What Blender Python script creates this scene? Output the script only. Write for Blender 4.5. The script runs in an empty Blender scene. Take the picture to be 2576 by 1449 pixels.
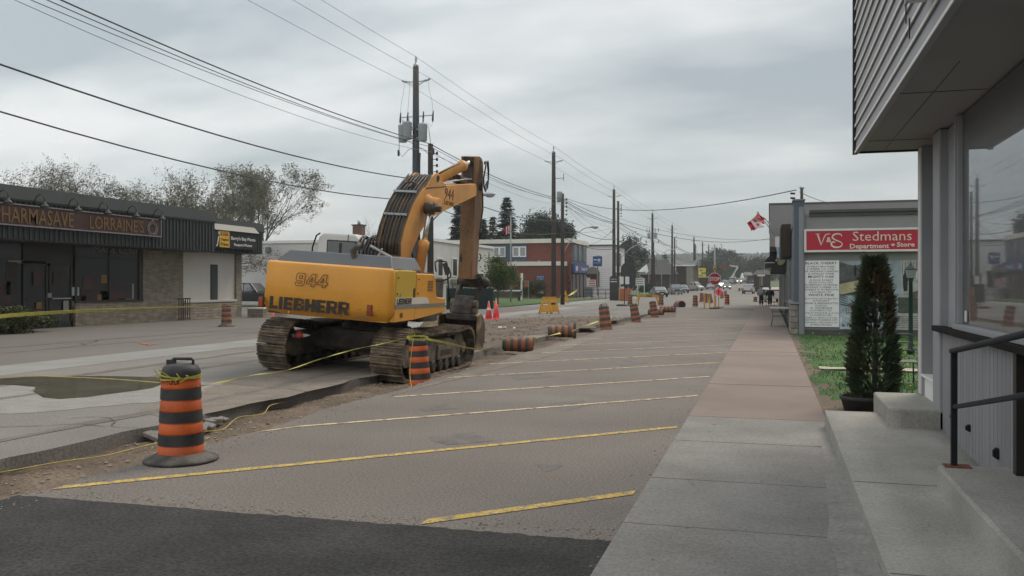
import bpy, bmesh, math, random
from mathutils import Vector, Matrix, noise
SC = bpy.context.scene
COL = SC.collection
PI = math.pi
# ---------------------------------------------------------------- camera, sky, sun
FPX, HOR, YAW, EYE = 2230.0, 718.0, math.atan(647 / 2230.0), 1.65
cam_d = bpy.data.cameras.new('camera'); cam = bpy.data.objects.new('camera', cam_d); COL.objects.link(cam)
cam.location = (0, 0, EYE); cam.rotation_euler = (PI / 2, 0, YAW)
cam_d.sensor_width = 36; cam_d.lens = FPX / 2576 * 36; cam_d.shift_y = -6.5 / 2576
cam_d.clip_start = .05; cam_d.clip_end = 12000
SC.camera = cam
SUN_EL, SUN_AZ = 48, 25      # degrees; azimuth clockwise from +Y (the street)
w = bpy.data.worlds.new('World'); SC.world = w; w.use_nodes = True
nt = w.node_tree; nt.nodes.clear()
def N(t, **k):
    n = nt.nodes.new(t)
    for a, b in k.items():
        if a in ('ins',):
            for i, v in b.items(): n.inputs[i].default_value = v
        else: setattr(n, a, b)
    return n
def Lk(a, b): nt.links.new(a, b)
def mathn(op, a, b=None, c=None):
    n = N('ShaderNodeMath', operation=op)
    for i, v in enumerate((a, b, c)):
        if v is None: continue
        if isinstance(v, (int, float)): n.inputs[i].default_value = v
        else: Lk(v, n.inputs[i])
    return n.outputs[0]
out = N('ShaderNodeOutputWorld'); bg = N('ShaderNodeBackground'); bg.inputs[1].default_value = .1
sky = N('ShaderNodeTexSky', sky_type='NISHITA', sun_disc=False)
sky.sun_elevation = math.radians(SUN_EL); sky.sun_rotation = math.radians(SUN_AZ)
tc = N('ShaderNodeTexCoord'); sp = N('ShaderNodeSeparateXYZ'); Lk(tc.outputs['Generated'], sp.inputs[0])
zc = mathn('MAXIMUM', sp.outputs[2], 0.0); zd = mathn('ADD', zc, .20)
cx = mathn('DIVIDE', sp.outputs[0], zd); cy = mathn('DIVIDE', sp.outputs[1], zd)
cb = N('ShaderNodeCombineXYZ'); Lk(cx, cb.inputs[0]); Lk(cy, cb.inputs[1])
mp = N('ShaderNodeMapping'); mp.inputs['Location'].default_value = (3.3, 1.2, 0); mp.inputs['Rotation'].default_value = (0, 0, .5)
mp.inputs['Scale'].default_value = (.62, 1.15, 1); Lk(cb.outputs[0], mp.inputs[0])
n1 = N('ShaderNodeTexNoise', ins={2: 1.5, 3: 5.0, 4: .5}); Lk(mp.outputs[0], n1.inputs[0])
n2 = N('ShaderNodeTexNoise', ins={2: .42, 3: 2.0, 4: .5}); Lk(mp.outputs[0], n2.inputs[0])
s_ = mathn('ADD', mathn('MULTIPLY', n1.outputs[0], .6), mathn('MULTIPLY', n2.outputs[0], .4))
rp = N('ShaderNodeValToRGB'); Lk(s_, rp.inputs[0])
e = rp.color_ramp.elements
e[0].position = .41; e[0].color = (.285, .325, .345, 1); e[1].position = .575; e[1].color = (.60, .605, .60, 1)
q = e.new(.485); q.color = (.42, .45, .46, 1)
# a paler band low over the hills where the cloud is thin
lowf = mathn('MULTIPLY', mathn('POWER', mathn('SUBTRACT', 1.0, mathn('MINIMUM', mathn('MULTIPLY', zc, 3.6), 1.0)), 2.0), .42)
mxl = N('ShaderNodeMixRGB'); Lk(lowf, mxl.inputs[0]); Lk(rp.outputs[0], mxl.inputs[1]); mxl.inputs[2].default_value = (.62, .64, .62, 1)
# brighter to the left; overhead and behind the camera raised to lift facing walls
dv = N('ShaderNodeVectorMath', operation='DOT_PRODUCT'); Lk(tc.outputs['Generated'], dv.inputs[0]); dv.inputs[1].default_value = (-.48, -.30, .82)
gl = mathn('MULTIPLY_ADD', dv.outputs['Value'], .42, .82)
vs = N('ShaderNodeVectorMath', operation='SCALE'); Lk(mxl.outputs[0], vs.inputs[0]); Lk(mathn('MULTIPLY', gl, 11.9), vs.inputs['Scale'])
mx = N('ShaderNodeMixRGB'); mx.inputs[0].default_value = .93; Lk(sky.outputs[0], mx.inputs[1]); Lk(vs.outputs[0], mx.inputs[2])
Lk(mx.outputs[0], bg.inputs[0]); Lk(bg.outputs[0], out.inputs[0])
sd = bpy.data.lights.new('sun', 'SUN'); sun = bpy.data.objects.new('sun', sd); COL.objects.link(sun)
sd.energy = 1.35; sd.angle = math.radians(24); sd.color = (1, .90, .78)
az, el = math.radians(SUN_AZ), math.radians(SUN_EL)
sun.rotation_euler = Vector((math.sin(az) * math.cos(el), math.cos(az) * math.cos(el), math.sin(el))).to_track_quat('Z', 'Y').to_euler()
SC.view_settings.view_transform = 'Standard'; SC.view_settings.look = 'None'
SC.view_settings.exposure = .62; SC.view_settings.gamma = 1
SC.cycles.max_bounces = 6; SC.cycles.volume_bounces = 0
try: SC.cycles.use_denoising = True
except Exception: pass

# ---------------------------------------------------------------- measuring helpers (camera geometry of the photograph)
CA, SA = math.cos(YAW), math.sin(YAW)
def ray(u, v):
    t = (u - 1288) / FPX
    return Vector((-SA + CA * t, CA + SA * t, (HOR - v) / FPX))
def P(u, v, d): return Vector((0, 0, EYE)) + ray(u, v) * d
def G(u, v, z=0): r = ray(u, v); return Vector((0, 0, EYE)) + r * ((z - EYE) / r.z)
def PX(u, v, X): r = ray(u, v); return Vector((0, 0, EYE)) + r * (X / r.x)
def PY(u, v, Y): r = ray(u, v); return Vector((0, 0, EYE)) + r * (Y / r.y)
def gz(y):                      # the street climbs gently beyond the stop sign
    return 0 if y < 140 else min(8e-5 * (y - 140) ** 2, 3.2 + .004 * (y - 340)) if y < 340 else 3.2 + .004 * (y - 340)

# ---------------------------------------------------------------- materials
MATS = {}
def mk(name, col, rough=.8, var=.12, scale=2.0, bump=0.0, bscale=40, metal=0, fine=0.0, fscale=120, col2=None, amt2=0.0, scale2=.6, spec=.4,
       coat=0, emit=None, es=1, stripe=None, coords='Object', alpha=None, stretch=None, sharp=.12, world=False):
    m = bpy.data.materials.new(name); m.use_nodes = True; t = m.node_tree; nd = t.nodes; lk = t.links
    b = nd['Principled BSDF']; b.inputs['Roughness'].default_value = rough; b.inputs['Metallic'].default_value = metal
    b.inputs['Specular IOR Level'].default_value = spec
    if coat: b.inputs['Coat Weight'].default_value = coat
    if len(col) == 3: col = (*col, 1)
    c = nd.new('ShaderNodeTexCoord'); src = c.outputs[coords]
    if world: src = nd.new('ShaderNodeNewGeometry').outputs['Position']
    if stretch:
        mpn = nd.new('ShaderNodeMapping'); mpn.inputs['Scale'].default_value = stretch; lk.new(src, mpn.inputs[0]); src = mpn.outputs[0]
    def noi(s, det=4):
        n = nd.new('ShaderNodeTexNoise'); n.inputs['Scale'].default_value = s; n.inputs['Detail'].default_value = det; lk.new(src, n.inputs[0]); return n.outputs[0]
    n = noi(scale, 5); mr = nd.new('ShaderNodeMapRange'); mr.inputs[1].default_value = .3; mr.inputs[2].default_value = .7
    mr.inputs[3].default_value = 1 - var; mr.inputs[4].default_value = 1 + var; lk.new(n, mr.inputs[0]); f = mr.outputs[0]
    if fine:
        n_ = noi(fscale, 2); m2 = nd.new('ShaderNodeMapRange'); m2.inputs[1].default_value = .3; m2.inputs[2].default_value = .7
        m2.inputs[3].default_value = 1 - fine; m2.inputs[4].default_value = 1 + fine; lk.new(n_, m2.inputs[0])
        mm = nd.new('ShaderNodeMath'); mm.operation = 'MULTIPLY'; lk.new(f, mm.inputs[0]); lk.new(m2.outputs[0], mm.inputs[1]); f = mm.outputs[0]
    cur = nd.new('ShaderNodeRGB'); cur.outputs[0].default_value = col; cur = cur.outputs[0]
    if col2:
        n3 = noi(scale2, 6); m3 = nd.new('ShaderNodeMapRange'); m3.inputs[1].default_value = .5 - amt2 * .3 + .12 - sharp; m3.inputs[2].default_value = .5 - amt2 * .3 + .12 + sharp; lk.new(n3, m3.inputs[0])
        mc = nd.new('ShaderNodeMixRGB'); lk.new(m3.outputs[0], mc.inputs[0]); lk.new(cur, mc.inputs[1]); mc.inputs[2].default_value = (*col2[:3], 1); cur = mc.outputs[0]
    sc_ = nd.new('ShaderNodeVectorMath'); sc_.operation = 'SCALE'; lk.new(cur, sc_.inputs[0]); lk.new(f, sc_.inputs['Scale'])
    lk.new(sc_.outputs[0], b.inputs['Base Color'])
    if bump:
        nb = noi(bscale, 3); bp = nd.new('ShaderNodeBump'); bp.inputs['Strength'].default_value = bump; bp.inputs['Distance'].default_value = .02
        lk.new(nb, bp.inputs['Height']); lk.new(bp.outputs[0], b.inputs['Normal'])
    if emit: b.inputs['Emission Color'].default_value = (*emit, 1); b.inputs['Emission Strength'].default_value = es
    MATS[name] = m; return m

def brickmat(name, c1, c2, mortar, bw=.22, bh=.075, ms=.012, plane='xz', rough=.9, bump=.5, off=.5, var=.3):
    m = bpy.data.materials.new(name); m.use_nodes = True; t = m.node_tree; nd = t.nodes; lk = t.links; b = nd['Principled BSDF']; b.inputs['Roughness'].default_value = rough
    g = nd.new('ShaderNodeNewGeometry'); s = nd.new('ShaderNodeSeparateXYZ'); lk.new(g.outputs['Position'], s.inputs[0]); cb_ = nd.new('ShaderNodeCombineXYZ')
    ad = nd.new('ShaderNodeMath'); ad.operation = 'ADD'; lk.new(s.outputs[0], ad.inputs[0]); lk.new(s.outputs[1], ad.inputs[1])
    lk.new(ad.outputs[0], cb_.inputs[0]); lk.new(s.outputs[2], cb_.inputs[1])
    bt = nd.new('ShaderNodeTexBrick'); lk.new(cb_.outputs[0], bt.inputs[0]); bt.offset = off
    bt.inputs['Color1'].default_value = (*c1, 1); bt.inputs['Color2'].default_value = (*c2, 1); bt.inputs['Mortar'].default_value = (*mortar, 1)
    bt.inputs['Scale'].default_value = 1; bt.inputs['Mortar Size'].default_value = ms; bt.inputs['Brick Width'].default_value = bw; bt.inputs['Row Height'].default_value = bh
    n = nd.new('ShaderNodeTexNoise'); n.inputs['Scale'].default_value = 3; n.inputs['Detail'].default_value = 5; lk.new(g.outputs['Position'], n.inputs[0])
    mr = nd.new('ShaderNodeMapRange'); mr.inputs[1].default_value = .3; mr.inputs[2].default_value = .7; mr.inputs[3].default_value = 1 - var; mr.inputs[4].default_value = 1 + var; lk.new(n.outputs[0], mr.inputs[0])
    v = nd.new('ShaderNodeVectorMath'); v.operation = 'SCALE'; lk.new(bt.outputs[0], v.inputs[0]); lk.new(mr.outputs[0], v.inputs['Scale']); lk.new(v.outputs[0], b.inputs['Base Color'])
    bp = nd.new('ShaderNodeBump'); bp.inputs['Strength'].default_value = bump; bp.inputs['Distance'].default_value = .02; bp.invert = True
    lk.new(bt.outputs['Fac'], bp.inputs['Height']); lk.new(bp.outputs[0], b.inputs['Normal'])
    MATS[name] = m; return m

def glassmat(name, tint=(.02, .025, .03), refl=.5, rough=.03, wav=0.0):
    m = bpy.data.materials.new(name); m.use_nodes = True; t = m.node_tree; nd = t.nodes; lk = t.links; nd.clear()
    o = nd.new('ShaderNodeOutputMaterial'); d = nd.new('ShaderNodeBsdfPrincipled'); g = nd.new('ShaderNodeBsdfGlossy'); mxn = nd.new('ShaderNodeMixShader')
    d.inputs['Base Color'].default_value = (*tint, 1); d.inputs['Roughness'].default_value = .4; g.inputs['Roughness'].default_value = rough; g.inputs['Color'].default_value = (.9, .93, .95, 1)
    tcn = nd.new('ShaderNodeTexCoord'); n = nd.new('ShaderNodeTexNoise'); n.inputs['Scale'].default_value = 2.5; lk.new(tcn.outputs['Object'], n.inputs[0])
    mrn = nd.new('ShaderNodeMapRange'); mrn.inputs[3].default_value = refl * .85; mrn.inputs[4].default_value = refl * 1.15; lk.new(n.outputs[0], mrn.inputs[0]); lk.new(mrn.outputs[0], mxn.inputs[0])
    if wav:
        bp = nd.new('ShaderNodeBump'); bp.inputs['Strength'].default_value = wav; lk.new(n.outputs[0], bp.inputs['Height']); lk.new(bp.outputs[0], g.inputs['Normal'])
    lk.new(d.outputs[0], mxn.inputs[1]); lk.new(g.outputs[0], mxn.inputs[2]); lk.new(mxn.outputs[0], o.inputs[0])
    MATS[name] = m; return m

# ---------------------------------------------------------------- object helpers
def tag(o, label=None, cat=None, group=None, kind=None):
    if label: o['label'] = label
    if cat: o['category'] = cat
    if group: o['group'] = group
    if kind: o['kind'] = kind
    return o
def empty(name, loc=(0, 0, 0), rz=0, label=None, cat=None, group=None, rot=None):
    o = bpy.data.objects.new(name, None); COL.objects.link(o); o.location = loc; o.rotation_euler = rot or (0, 0, rz); o.empty_display_size = .3
    return tag(o, label, cat, group)
def copy_tree(o, parent=None):
    c = o.copy(); COL.objects.link(c); c.parent = parent
    for ch in [x for x in bpy.data.objects if x.parent == o]: copy_tree(ch, c)
    return c

class MB:
    def __init__(s, M=None): s.v = []; s.f = []; s.mi = []; s.M = M; s.m = 0; s.sm = []
    def V(s, p):
        p = Vector(p)
        if s.M is not None: p = s.M @ p
        s.v.append(p); return len(s.v) - 1
    def F(s, *i, sm=False): s.f.append(tuple(i)); s.mi.append(s.m); s.sm.append(sm)
    def box(s, x0, x1, y0, y1, z0, z1):
        if x0 > x1: x0, x1 = x1, x0
        if y0 > y1: y0, y1 = y1, y0
        if z0 > z1: z0, z1 = z1, z0
        a = [s.V((x, y, z)) for z in (z0, z1) for x, y in ((x0, y0), (x1, y0), (x1, y1), (x0, y1))]
        for q in ((3, 2, 1, 0), (4, 5, 6, 7), (0, 1, 5, 4), (1, 2, 6, 5), (2, 3, 7, 6), (3, 0, 4, 7)): s.F(*[a[i] for i in q])
        return s
    def cbox(s, c, sz, rz=0, rot=None):
        R = rot or Matrix.Rotation(rz, 3, 'Z'); c = Vector(c); hx, hy, hz = [k / 2 for k in sz]
        a = [s.V(c + R @ Vector((x, y, z))) for z in (-hz, hz) for x, y in ((-hx, -hy), (hx, -hy), (hx, hy), (-hx, hy))]
        for q in ((3, 2, 1, 0), (4, 5, 6, 7), (0, 1, 5, 4), (1, 2, 6, 5), (2, 3, 7, 6), (3, 0, 4, 7)): s.F(*[a[i] for i in q])
        return s
    def bar(s, p0, p1, wd, ht, up=(0, 0, 1)):
        p0, p1 = Vector(p0), Vector(p1); d = (p1 - p0).normalized(); u = Vector(up)
        if abs(d.dot(u)) > .99: u = Vector((1, 0, 0))
        r = d.cross(u).normalized(); u = r.cross(d).normalized()
        a = [s.V(p + r * x * wd / 2 + u * z * ht / 2) for p in (p0, p1) for x, z in ((-1, -1), (1, -1), (1, 1), (-1, 1))]
        for q in ((0, 1, 2, 3), (7, 6, 5, 4), (0, 4, 5, 1), (1, 5, 6, 2), (2, 6, 7, 3), (3, 7, 4, 0)): s.F(*[a[i] for i in q])
        return s
    def tube(s, pts, r, n=8, caps=True, sm=True):
        pts = [Vector(p) for p in pts]; k = len(pts); rr = r if isinstance(r, (list, tuple)) else [r] * k
        prev = None; rings = []
        for i, p in enumerate(pts):
            d = (pts[min(i + 1, k - 1)] - pts[max(i - 1, 0)]).normalized()
            if prev is None:
                a = Vector((0, 0, 1)) if abs(d.z) < .9 else Vector((1, 0, 0)); x = d.cross(a).normalized()
            else:
                x = (prev - d * prev.dot(d))
                x = x.normalized() if x.length > 1e-6 else d.orthogonal().normalized()
            prev = x; y = d.cross(x)
            rings.append([s.V(p + (x * math.cos(2 * PI * j / n) + y * math.sin(2 * PI * j / n)) * rr[i]) for j in range(n)])
        for a, b in zip(rings, rings[1:]):
            for j in range(n): s.F(a[j], a[(j + 1) % n], b[(j + 1) % n], b[j], sm=sm)
        if caps: s.F(*rings[0][::-1]); s.F(*rings[-1])
        return s
    def lathe(s, prof, n=24, c=(0, 0, 0), cap=True, sm=True):
        c = Vector(c); rings = [[s.V(c + Vector((r * math.cos(2 * PI * j / n), r * math.sin(2 * PI * j / n), z))) for j in range(n)] for r, z in prof]
        for a, b in zip(rings, rings[1:]):
            for j in range(n): s.F(a[j], a[(j + 1) % n], b[(j + 1) % n], b[j], sm=sm)
        if cap: s.F(*rings[0][::-1]); s.F(*rings[-1])
        return s
    def prism(s, poly, axis, a0, a1, sm=False):
        def m(p, a): return {'x': (a, p[0], p[1]), 'y': (p[0], a, p[1]), 'z': (p[0], p[1], a)}[axis]
        A = [s.V(m(p, a0)) for p in poly]; B = [s.V(m(p, a1)) for p in poly]; n = len(poly)
        s.F(*A[::-1]); s.F(*B)
        for i in range(n): s.F(A[i], A[(i + 1) % n], B[(i + 1) % n], B[i], sm=sm)
        return s
    def quad(s, *ps): s.F(*[s.V(p) for p in ps]); return s
    def sphere(s, c, r, n=10, m=6):
        c = Vector(c); r = r if isinstance(r, (tuple, list)) else (r, r, r)
        top = s.V(c + Vector((0, 0, r[2]))); rings = []
        for i in range(1, m):
            t = PI * i / m; rings.append([s.V(c + Vector((r[0] * math.sin(t) * math.cos(2 * PI * j / n), r[1] * math.sin(t) * math.sin(2 * PI * j / n), r[2] * math.cos(t)))) for j in range(n)])
        bot = s.V(c - Vector((0, 0, r[2])))
        for j in range(n): s.F(top, rings[0][j], rings[0][(j + 1) % n], sm=True); s.F(bot, rings[-1][(j + 1) % n], rings[-1][j], sm=True)
        for a, b in zip(rings, rings[1:]):
            for j in range(n): s.F(a[j], b[j], b[(j + 1) % n], a[(j + 1) % n], sm=True)
        return s
    def build(s, name, mat, parent=None, bevel=0, fix=True, seg=2, smooth=False, loc=None, label=None):
        me = bpy.data.meshes.new(name); me.from_pydata([tuple(v) for v in s.v], [], s.f)
        for m in (mat if isinstance(mat, (list, tuple)) else [mat]): me.materials.append(m if not isinstance(m, str) else MATS[m])
        me.polygons.foreach_set('material_index', s.mi); me.polygons.foreach_set('use_smooth', [True] * len(s.f) if smooth else s.sm)
        if fix and len(s.f) < 40000:
            bm = bmesh.new(); bm.from_mesh(me); bmesh.ops.recalc_face_normals(bm, faces=bm.faces[:]); bm.to_mesh(me); bm.free()
        me.update()
        o = bpy.data.objects.new(name, me); COL.objects.link(o)
        if parent: o.parent = parent
        if loc: o.location = loc
        if bevel:
            b = o.modifiers.new('bevel', 'BEVEL'); b.width = bevel; b.segments = seg; b.limit_method = 'ANGLE'; b.angle_limit = .6; b.harden_normals = False
            for pl in me.polygons: pl.use_smooth = pl.use_smooth
        if label: o['label'] = label
        return o

def text(body, size, mat, parent, loc, rot, name='lettering', bold=0, ext=.004, width=None, align='LEFT', shear=0, sx=1, res=2, height=None, space=1.0, outline=False):
    c = bpy.data.curves.new(name, 'FONT'); c.body = body; c.size = size; c.extrude = ext; c.offset = bold; c.align_x = align; c.shear = shear; c.resolution_u = res; c.space_character = space
    if outline: c.fill_mode = 'NONE'; c.bevel_depth = outline; c.extrude = 0
    tmp = bpy.data.objects.new(name, c); COL.objects.link(tmp)
    bpy.context.view_layer.update()
    me = bpy.data.meshes.new_from_object(tmp); bpy.data.objects.remove(tmp)
    xs = [v.co.x for v in me.vertices]; ys = [v.co.y for v in me.vertices]
    w_ = max(xs) - min(xs); h_ = max(ys) - min(ys)
    kx = (width / w_ if width else 1) * sx; ky = (height / h_) if height else 1
    x0 = min(xs) if align == 'LEFT' else 0
    for v in me.vertices: v.co.x = (v.co.x - x0) * kx; v.co.y = v.co.y * ky
    me.materials.clear(); me.materials.append(MATS[mat] if isinstance(mat, str) else mat)
    o = bpy.data.objects.new(name, me); COL.objects.link(o); o.parent = parent; o.location = loc; o.rotation_euler = rot
    return o
R_FRONT = (PI / 2, 0, 0)            # reads on a face that looks towards -Y
R_RIGHT = (PI / 2, 0, PI / 2)       # reads on a face that looks towards +X (left side of the street)

# ---------------------------------------------------------------- material library (real surface colours)
mk('asphalt', (.176, .155, .138), .92, .16, .7, .4, 45, fine=.36, fscale=48, col2=(.146, .126, .110), amt2=.3, scale2=.35)
mk('fresh_asphalt', (.019, .0185, .019), .9, .2, .9, .6, 60, fine=.6, fscale=42, col2=(.050, .047, .045), amt2=.30, scale2=1.6, sharp=.25)
mk('road_asphalt', (.205, .189, .171), .9, .16, .5, .3, 50, fine=.28, fscale=40, col2=(.160, .147, .132), amt2=.4, scale2=.16, sharp=.2)
mk('lot_asphalt', (.165, .150, .132), .9, .08, .2, .2, 90, fine=.18, fscale=50, col2=(.14, .126, .110), amt2=.4, scale2=.12, sharp=.2)
mk('concrete', (.255, .245, .230), .88, .10, .8, .3, 70, fine=.20, fscale=50, col2=(.195, .182, .166), amt2=.35, scale2=1.2, sharp=.2)
mk('pale_concrete', (.27, .265, .252), .85, .08, .8, .2, 100, fine=.1, fscale=90, col2=(.22, .21, .195), amt2=.4, scale2=.9, sharp=.25)
mk('ramp_concrete', (.345, .332, .302), .88, .12, 1.6, .3, 70, fine=.15, fscale=45, col2=(.26, .245, .218), amt2=.45, scale2=1.4, sharp=.25)
mk('tinted_concrete', (.225, .175, .148), .85, .07, .9, .25, 120, fine=.16, fscale=90, col2=(.19, .148, .125), amt2=.35, scale2=.5)
mk('brick_paving', (.20, .155, .14), .9, .1, 1.0, .2, 60, fine=.2, fscale=50)
mk('joint', (.155, .145, .132), .95)
mk('dirt', (.165, .124, .088), .97, .25, 1.1, .9, 25, fine=.35, fscale=28, col2=(.115, .084, .060), amt2=.5, scale2=1.4, sharp=.2)
mk('soil', (.125, .095, .068), .97, .25, .5, .6, 12, fine=.3, fscale=18)
mk('stone', (.30, .25, .20), .9, .3, 5)
mk('grass', (.048, .118, .020), .9, .35, 1.4, .9, 60, fine=.4, fscale=60, col2=(.085, .10, .035), amt2=.1, scale2=1.8)
mk('grass_blade', (.054, .130, .024), .8, .15, 3.0, world=True)
mk('dry_grass', (.085, .10, .04), .9, .35, .9, .5, 20, fine=.4, fscale=30)
mk('yellow_line', (.52, .36, .085), .85, .15, 6, fine=.35, fscale=45, col2=(.25, .20, .14), amt2=.25, scale2=14, sharp=.08)
mk('worn_line', (.56, .44, .26), .85, .15, 6, fine=.35, fscale=30, col2=(.24, .19, .155), amt2=.2, scale2=7, sharp=.06)
mk('white_line', (.45, .42, .38), .85, .15, 3, fine=.3, fscale=30, col2=(.2, .18, .165), amt2=.45, scale2=2, sharp=.08)
mk('orange_paint', (.75, .14, .05), .8, .2, 8, col2=(.2, .17, .15), amt2=.3, scale2=8)
mk('machine_yellow', (.72, .315, .030), .42, .07, 1.1, fine=.05, fscale=30, coat=.2, col2=(.60, .27, .03), amt2=.2, scale2=.9, sharp=.3)
mk('panel_yellow', (.52, .34, .035), .45, .08, 1.3, coat=.2, fine=.05, fscale=30)
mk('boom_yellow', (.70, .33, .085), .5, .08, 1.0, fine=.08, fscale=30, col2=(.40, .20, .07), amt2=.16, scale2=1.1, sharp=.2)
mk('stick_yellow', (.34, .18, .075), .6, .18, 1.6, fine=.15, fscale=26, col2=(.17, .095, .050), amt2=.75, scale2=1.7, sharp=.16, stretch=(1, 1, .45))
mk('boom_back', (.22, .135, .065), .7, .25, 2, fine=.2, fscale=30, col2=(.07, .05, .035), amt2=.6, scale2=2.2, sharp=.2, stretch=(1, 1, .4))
mk('track_steel', (.26, .20, .135), .72, .25, 3, .4, 30, metal=.25, fine=.3, fscale=50, col2=(.10, .078, .058), amt2=.5, scale2=5)
mk('mud_steel', (.21, .165, .11), .9, .25, 2.5, .5, 25, fine=.25, fscale=40, col2=(.10, .08, .06), amt2=.5, scale2=3)
mk('greasy_steel', (.035, .030, .026), .6, .3, 4, .3, 30, fine=.3, fscale=30, col2=(.09, .068, .05), amt2=.3, scale2=5)
mk('bucket_steel', (.36, .26, .155), .62, .2, 1.8, .2, 30, metal=.3, fine=.2, fscale=40, col2=(.10, .072, .048), amt2=.5, scale2=2.2)
mk('hood_grey', (.115, .122, .132), .5, .06, 2, coat=.1, fine=.05)
mk('cab_white', (.56, .57, .56), .4, .05, 2, coat=.3)
mk('rubber', (.022, .022, .023), .55, .2, 6, spec=.5)
mk('rubber_dusty', (.060, .056, .052), .75, .3, 6, fine=.2, fscale=40, col2=(.10, .088, .075), amt2=.4, scale2=6)
mk('hose', (.028, .028, .030), .45, .2, 5, spec=.5)
mk('chrome', (.62, .63, .64), .22, .05, 4, metal=.9)
mk('zinc', (.38, .39, .40), .45, .1, 6, metal=.6)
mk('decal_black', (.030, .022, .014), .5, .1, 6)
mk('decal_brown', (.15, .060, .014), .5, .1, 6)
mk('decal_white', (.62, .58, .50), .5, .06, 3)
mk('decal_grey', (.20, .19, .17), .5, .06, 3)
mk('red_lens', (.33, .035, .012), .3, .2, 9, coat=.5)
mk('barrel_orange', (.62, .115, .022), .5, .12, 5, fine=.08, fscale=50, col2=(.42, .09, .03), amt2=.3, scale2=4)
mk('barrel_faded', (.40, .125, .055), .7, .15, 5, fine=.1, fscale=50, col2=(.25, .10, .06), amt2=.35, scale2=5)
mk('barrel_black', (.022, .023, .027), .6, .25, 6, col2=(.050, .046, .044), amt2=.35, scale2=5, sharp=.2)
mk('barrel_black_faded', (.085, .072, .060), .7, .3, 6)
mk('cone_pink', (.80, .10, .10), .5, .1, 5, col2=(.55, .09, .06), amt2=.2, scale2=6)
mk('cone_white', (.62, .60, .58), .6, .1, 5)
mk('barrier_yellow', (.62, .30, .02), .55, .12, 5, col2=(.45, .24, .03), amt2=.3, scale2=4)
mk('tape_yellow', (.42, .39, .07), .5, .2, 12)
mk('rope_yellow', (.48, .38, .10), .7, .2, 12)
mk('pole_wood', (.070, .084, .098), .9, .22, 1.6, .3, 20, fine=.25, fscale=25, stretch=(6, 6, .5), col2=(.075, .066, .058), amt2=.35, scale2=.4)
mk('pole_brown', (.062, .052, .046), .92, .25, 1.6, .3, 20, fine=.25, fscale=25, stretch=(6, 6, .5))
mk('pole_pale', (.30, .31, .30), .8, .1, 2, stretch=(4, 4, .4))
mk('transformer_grey', (.34, .38, .39), .5, .06, 3)
mk('wire', (.045, .050, .058), .6, .1, 3)
mk('wire_pale', (.16, .175, .19), .6, .1, 3)
mk('metal_ribs', (.022, .026, .027), .55, .15, 1.2, fine=.12, fscale=12)
mk('metal_cap', (.034, .040, .040), .55, .1, 1.2)
mk('shop_dark', (.010, .011, .012), .6, .5, .8)
mk('frame_dark', (.022, .018, .016), .5, .2, 2)
mk('sign_maroon', (.055, .022, .016), .6, .3, 1.4, fine=.15, fscale=20, col2=(.038, .018, .016), amt2=.5, scale2=1.5)
mk('sign_edge', (.20, .175, .185), .5, .15, 3)
mk('gold', (.17, .095, .035), .45, .12, 6, metal=.2)
mk('white_wall', (.62, .60, .57), .85, .05, .6, .1, 40, fine=.04, fscale=30, col2=(.42, .41, .395), amt2=.35, scale2=.4, sharp=.3)
mk('stucco', (.58, .545, .49), .9, .05, .5, .15, 40, fine=.05, fscale=30, col2=(.43, .40, .37), amt2=.3, scale2=.4, sharp=.3)
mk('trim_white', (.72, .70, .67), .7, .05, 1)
mk('fascia_cream', (.66, .62, .56), .7, .07, .8)
mk('siding_white', (.80, .80, .80), .7, .05, .7)
mk('blue_panel', (.060, .085, .125), .6, .12, 1)
mk('post_blue', (.018, .055, .20), .5, .1, 2)
mk('sign_text', (.50, .52, .55), .6, .1, 3)
mk('sign_white', (.62, .61, .585), .6, .05, 2, fine=.03)
mk('sign_red', (.42, .022, .042), .42, .05, 1.2, coat=.15)
mk('sign_cream', (.66, .56, .48), .5, .05, 3)
mk('stop_red', (.28, .014, .022), .45, .1, 4)
mk('hazard_pink', (.95, .10, .12), .5, .08, 4)
mk('sign_yellow', (.62, .52, .03), .5, .1, 2)
mk('gable_white', (.86, .86, .84), .7, .06, 1)
mk('dark_brown', (.045, .033, .026), .85, .2, 1.2, fine=.2, fscale=10)
mk('tan_wall', (.26, .24, .19), .85, .1, 1)
mk('roof_dark', (.045, .046, .046), .9, .2, 2, fine=.3, fscale=12)
mk('roof_grey', (.12, .125, .12), .9, .15, 2, fine=.2, fscale=12)
mk('grey_siding', (.31, .31, .325), .6, .06, 1.2, fine=.03, col2=(.265, .265, .28), amt2=.25, scale2=1.5, sharp=.3)
mk('grey_boards', (.25, .25, .262), .7, .09, 1.5, fine=.06, fscale=30, stretch=(8, 8, .6), col2=(.20, .195, .205), amt2=.35, scale2=1.2, sharp=.25)
mk('soffit_grey', (.27, .262, .255), .7, .07, .8)
mk('column_grey', (.215, .222, .240), .6, .06, 1.2, fine=.03)
mk('sill_black', (.018, .016, .015), .9, .3, 4, spec=.1)
mk('rail_black', (.010, .013, .017), .65, .2, 9, spec=.25)
mk('rust', (.16, .05, .03), .9, .3, 14)
mk('store_wall', (.23, .228, .22), .85, .06, .7, .08, 40, fine=.04)
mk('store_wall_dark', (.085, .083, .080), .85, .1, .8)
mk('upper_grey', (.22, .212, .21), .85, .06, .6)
mk('slate_blue', (.085, .11, .135), .6, .12, 1.5)
mk('mural_list', (.80, .80, .80), .55, .03, 2)
mk('lamp_green', (.012, .030, .028), .5, .2, 5)
mk('lamp_glass', (.25, .27, .26), .3, .1, 5)
mk('bench_green', (.030, .055, .045), .5, .2, 5)
mk('bench_metal', (.055, .058, .055), .5, .2, 5)
mk('pot_dark', (.030, .026, .024), .7, .3, 7)
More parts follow.
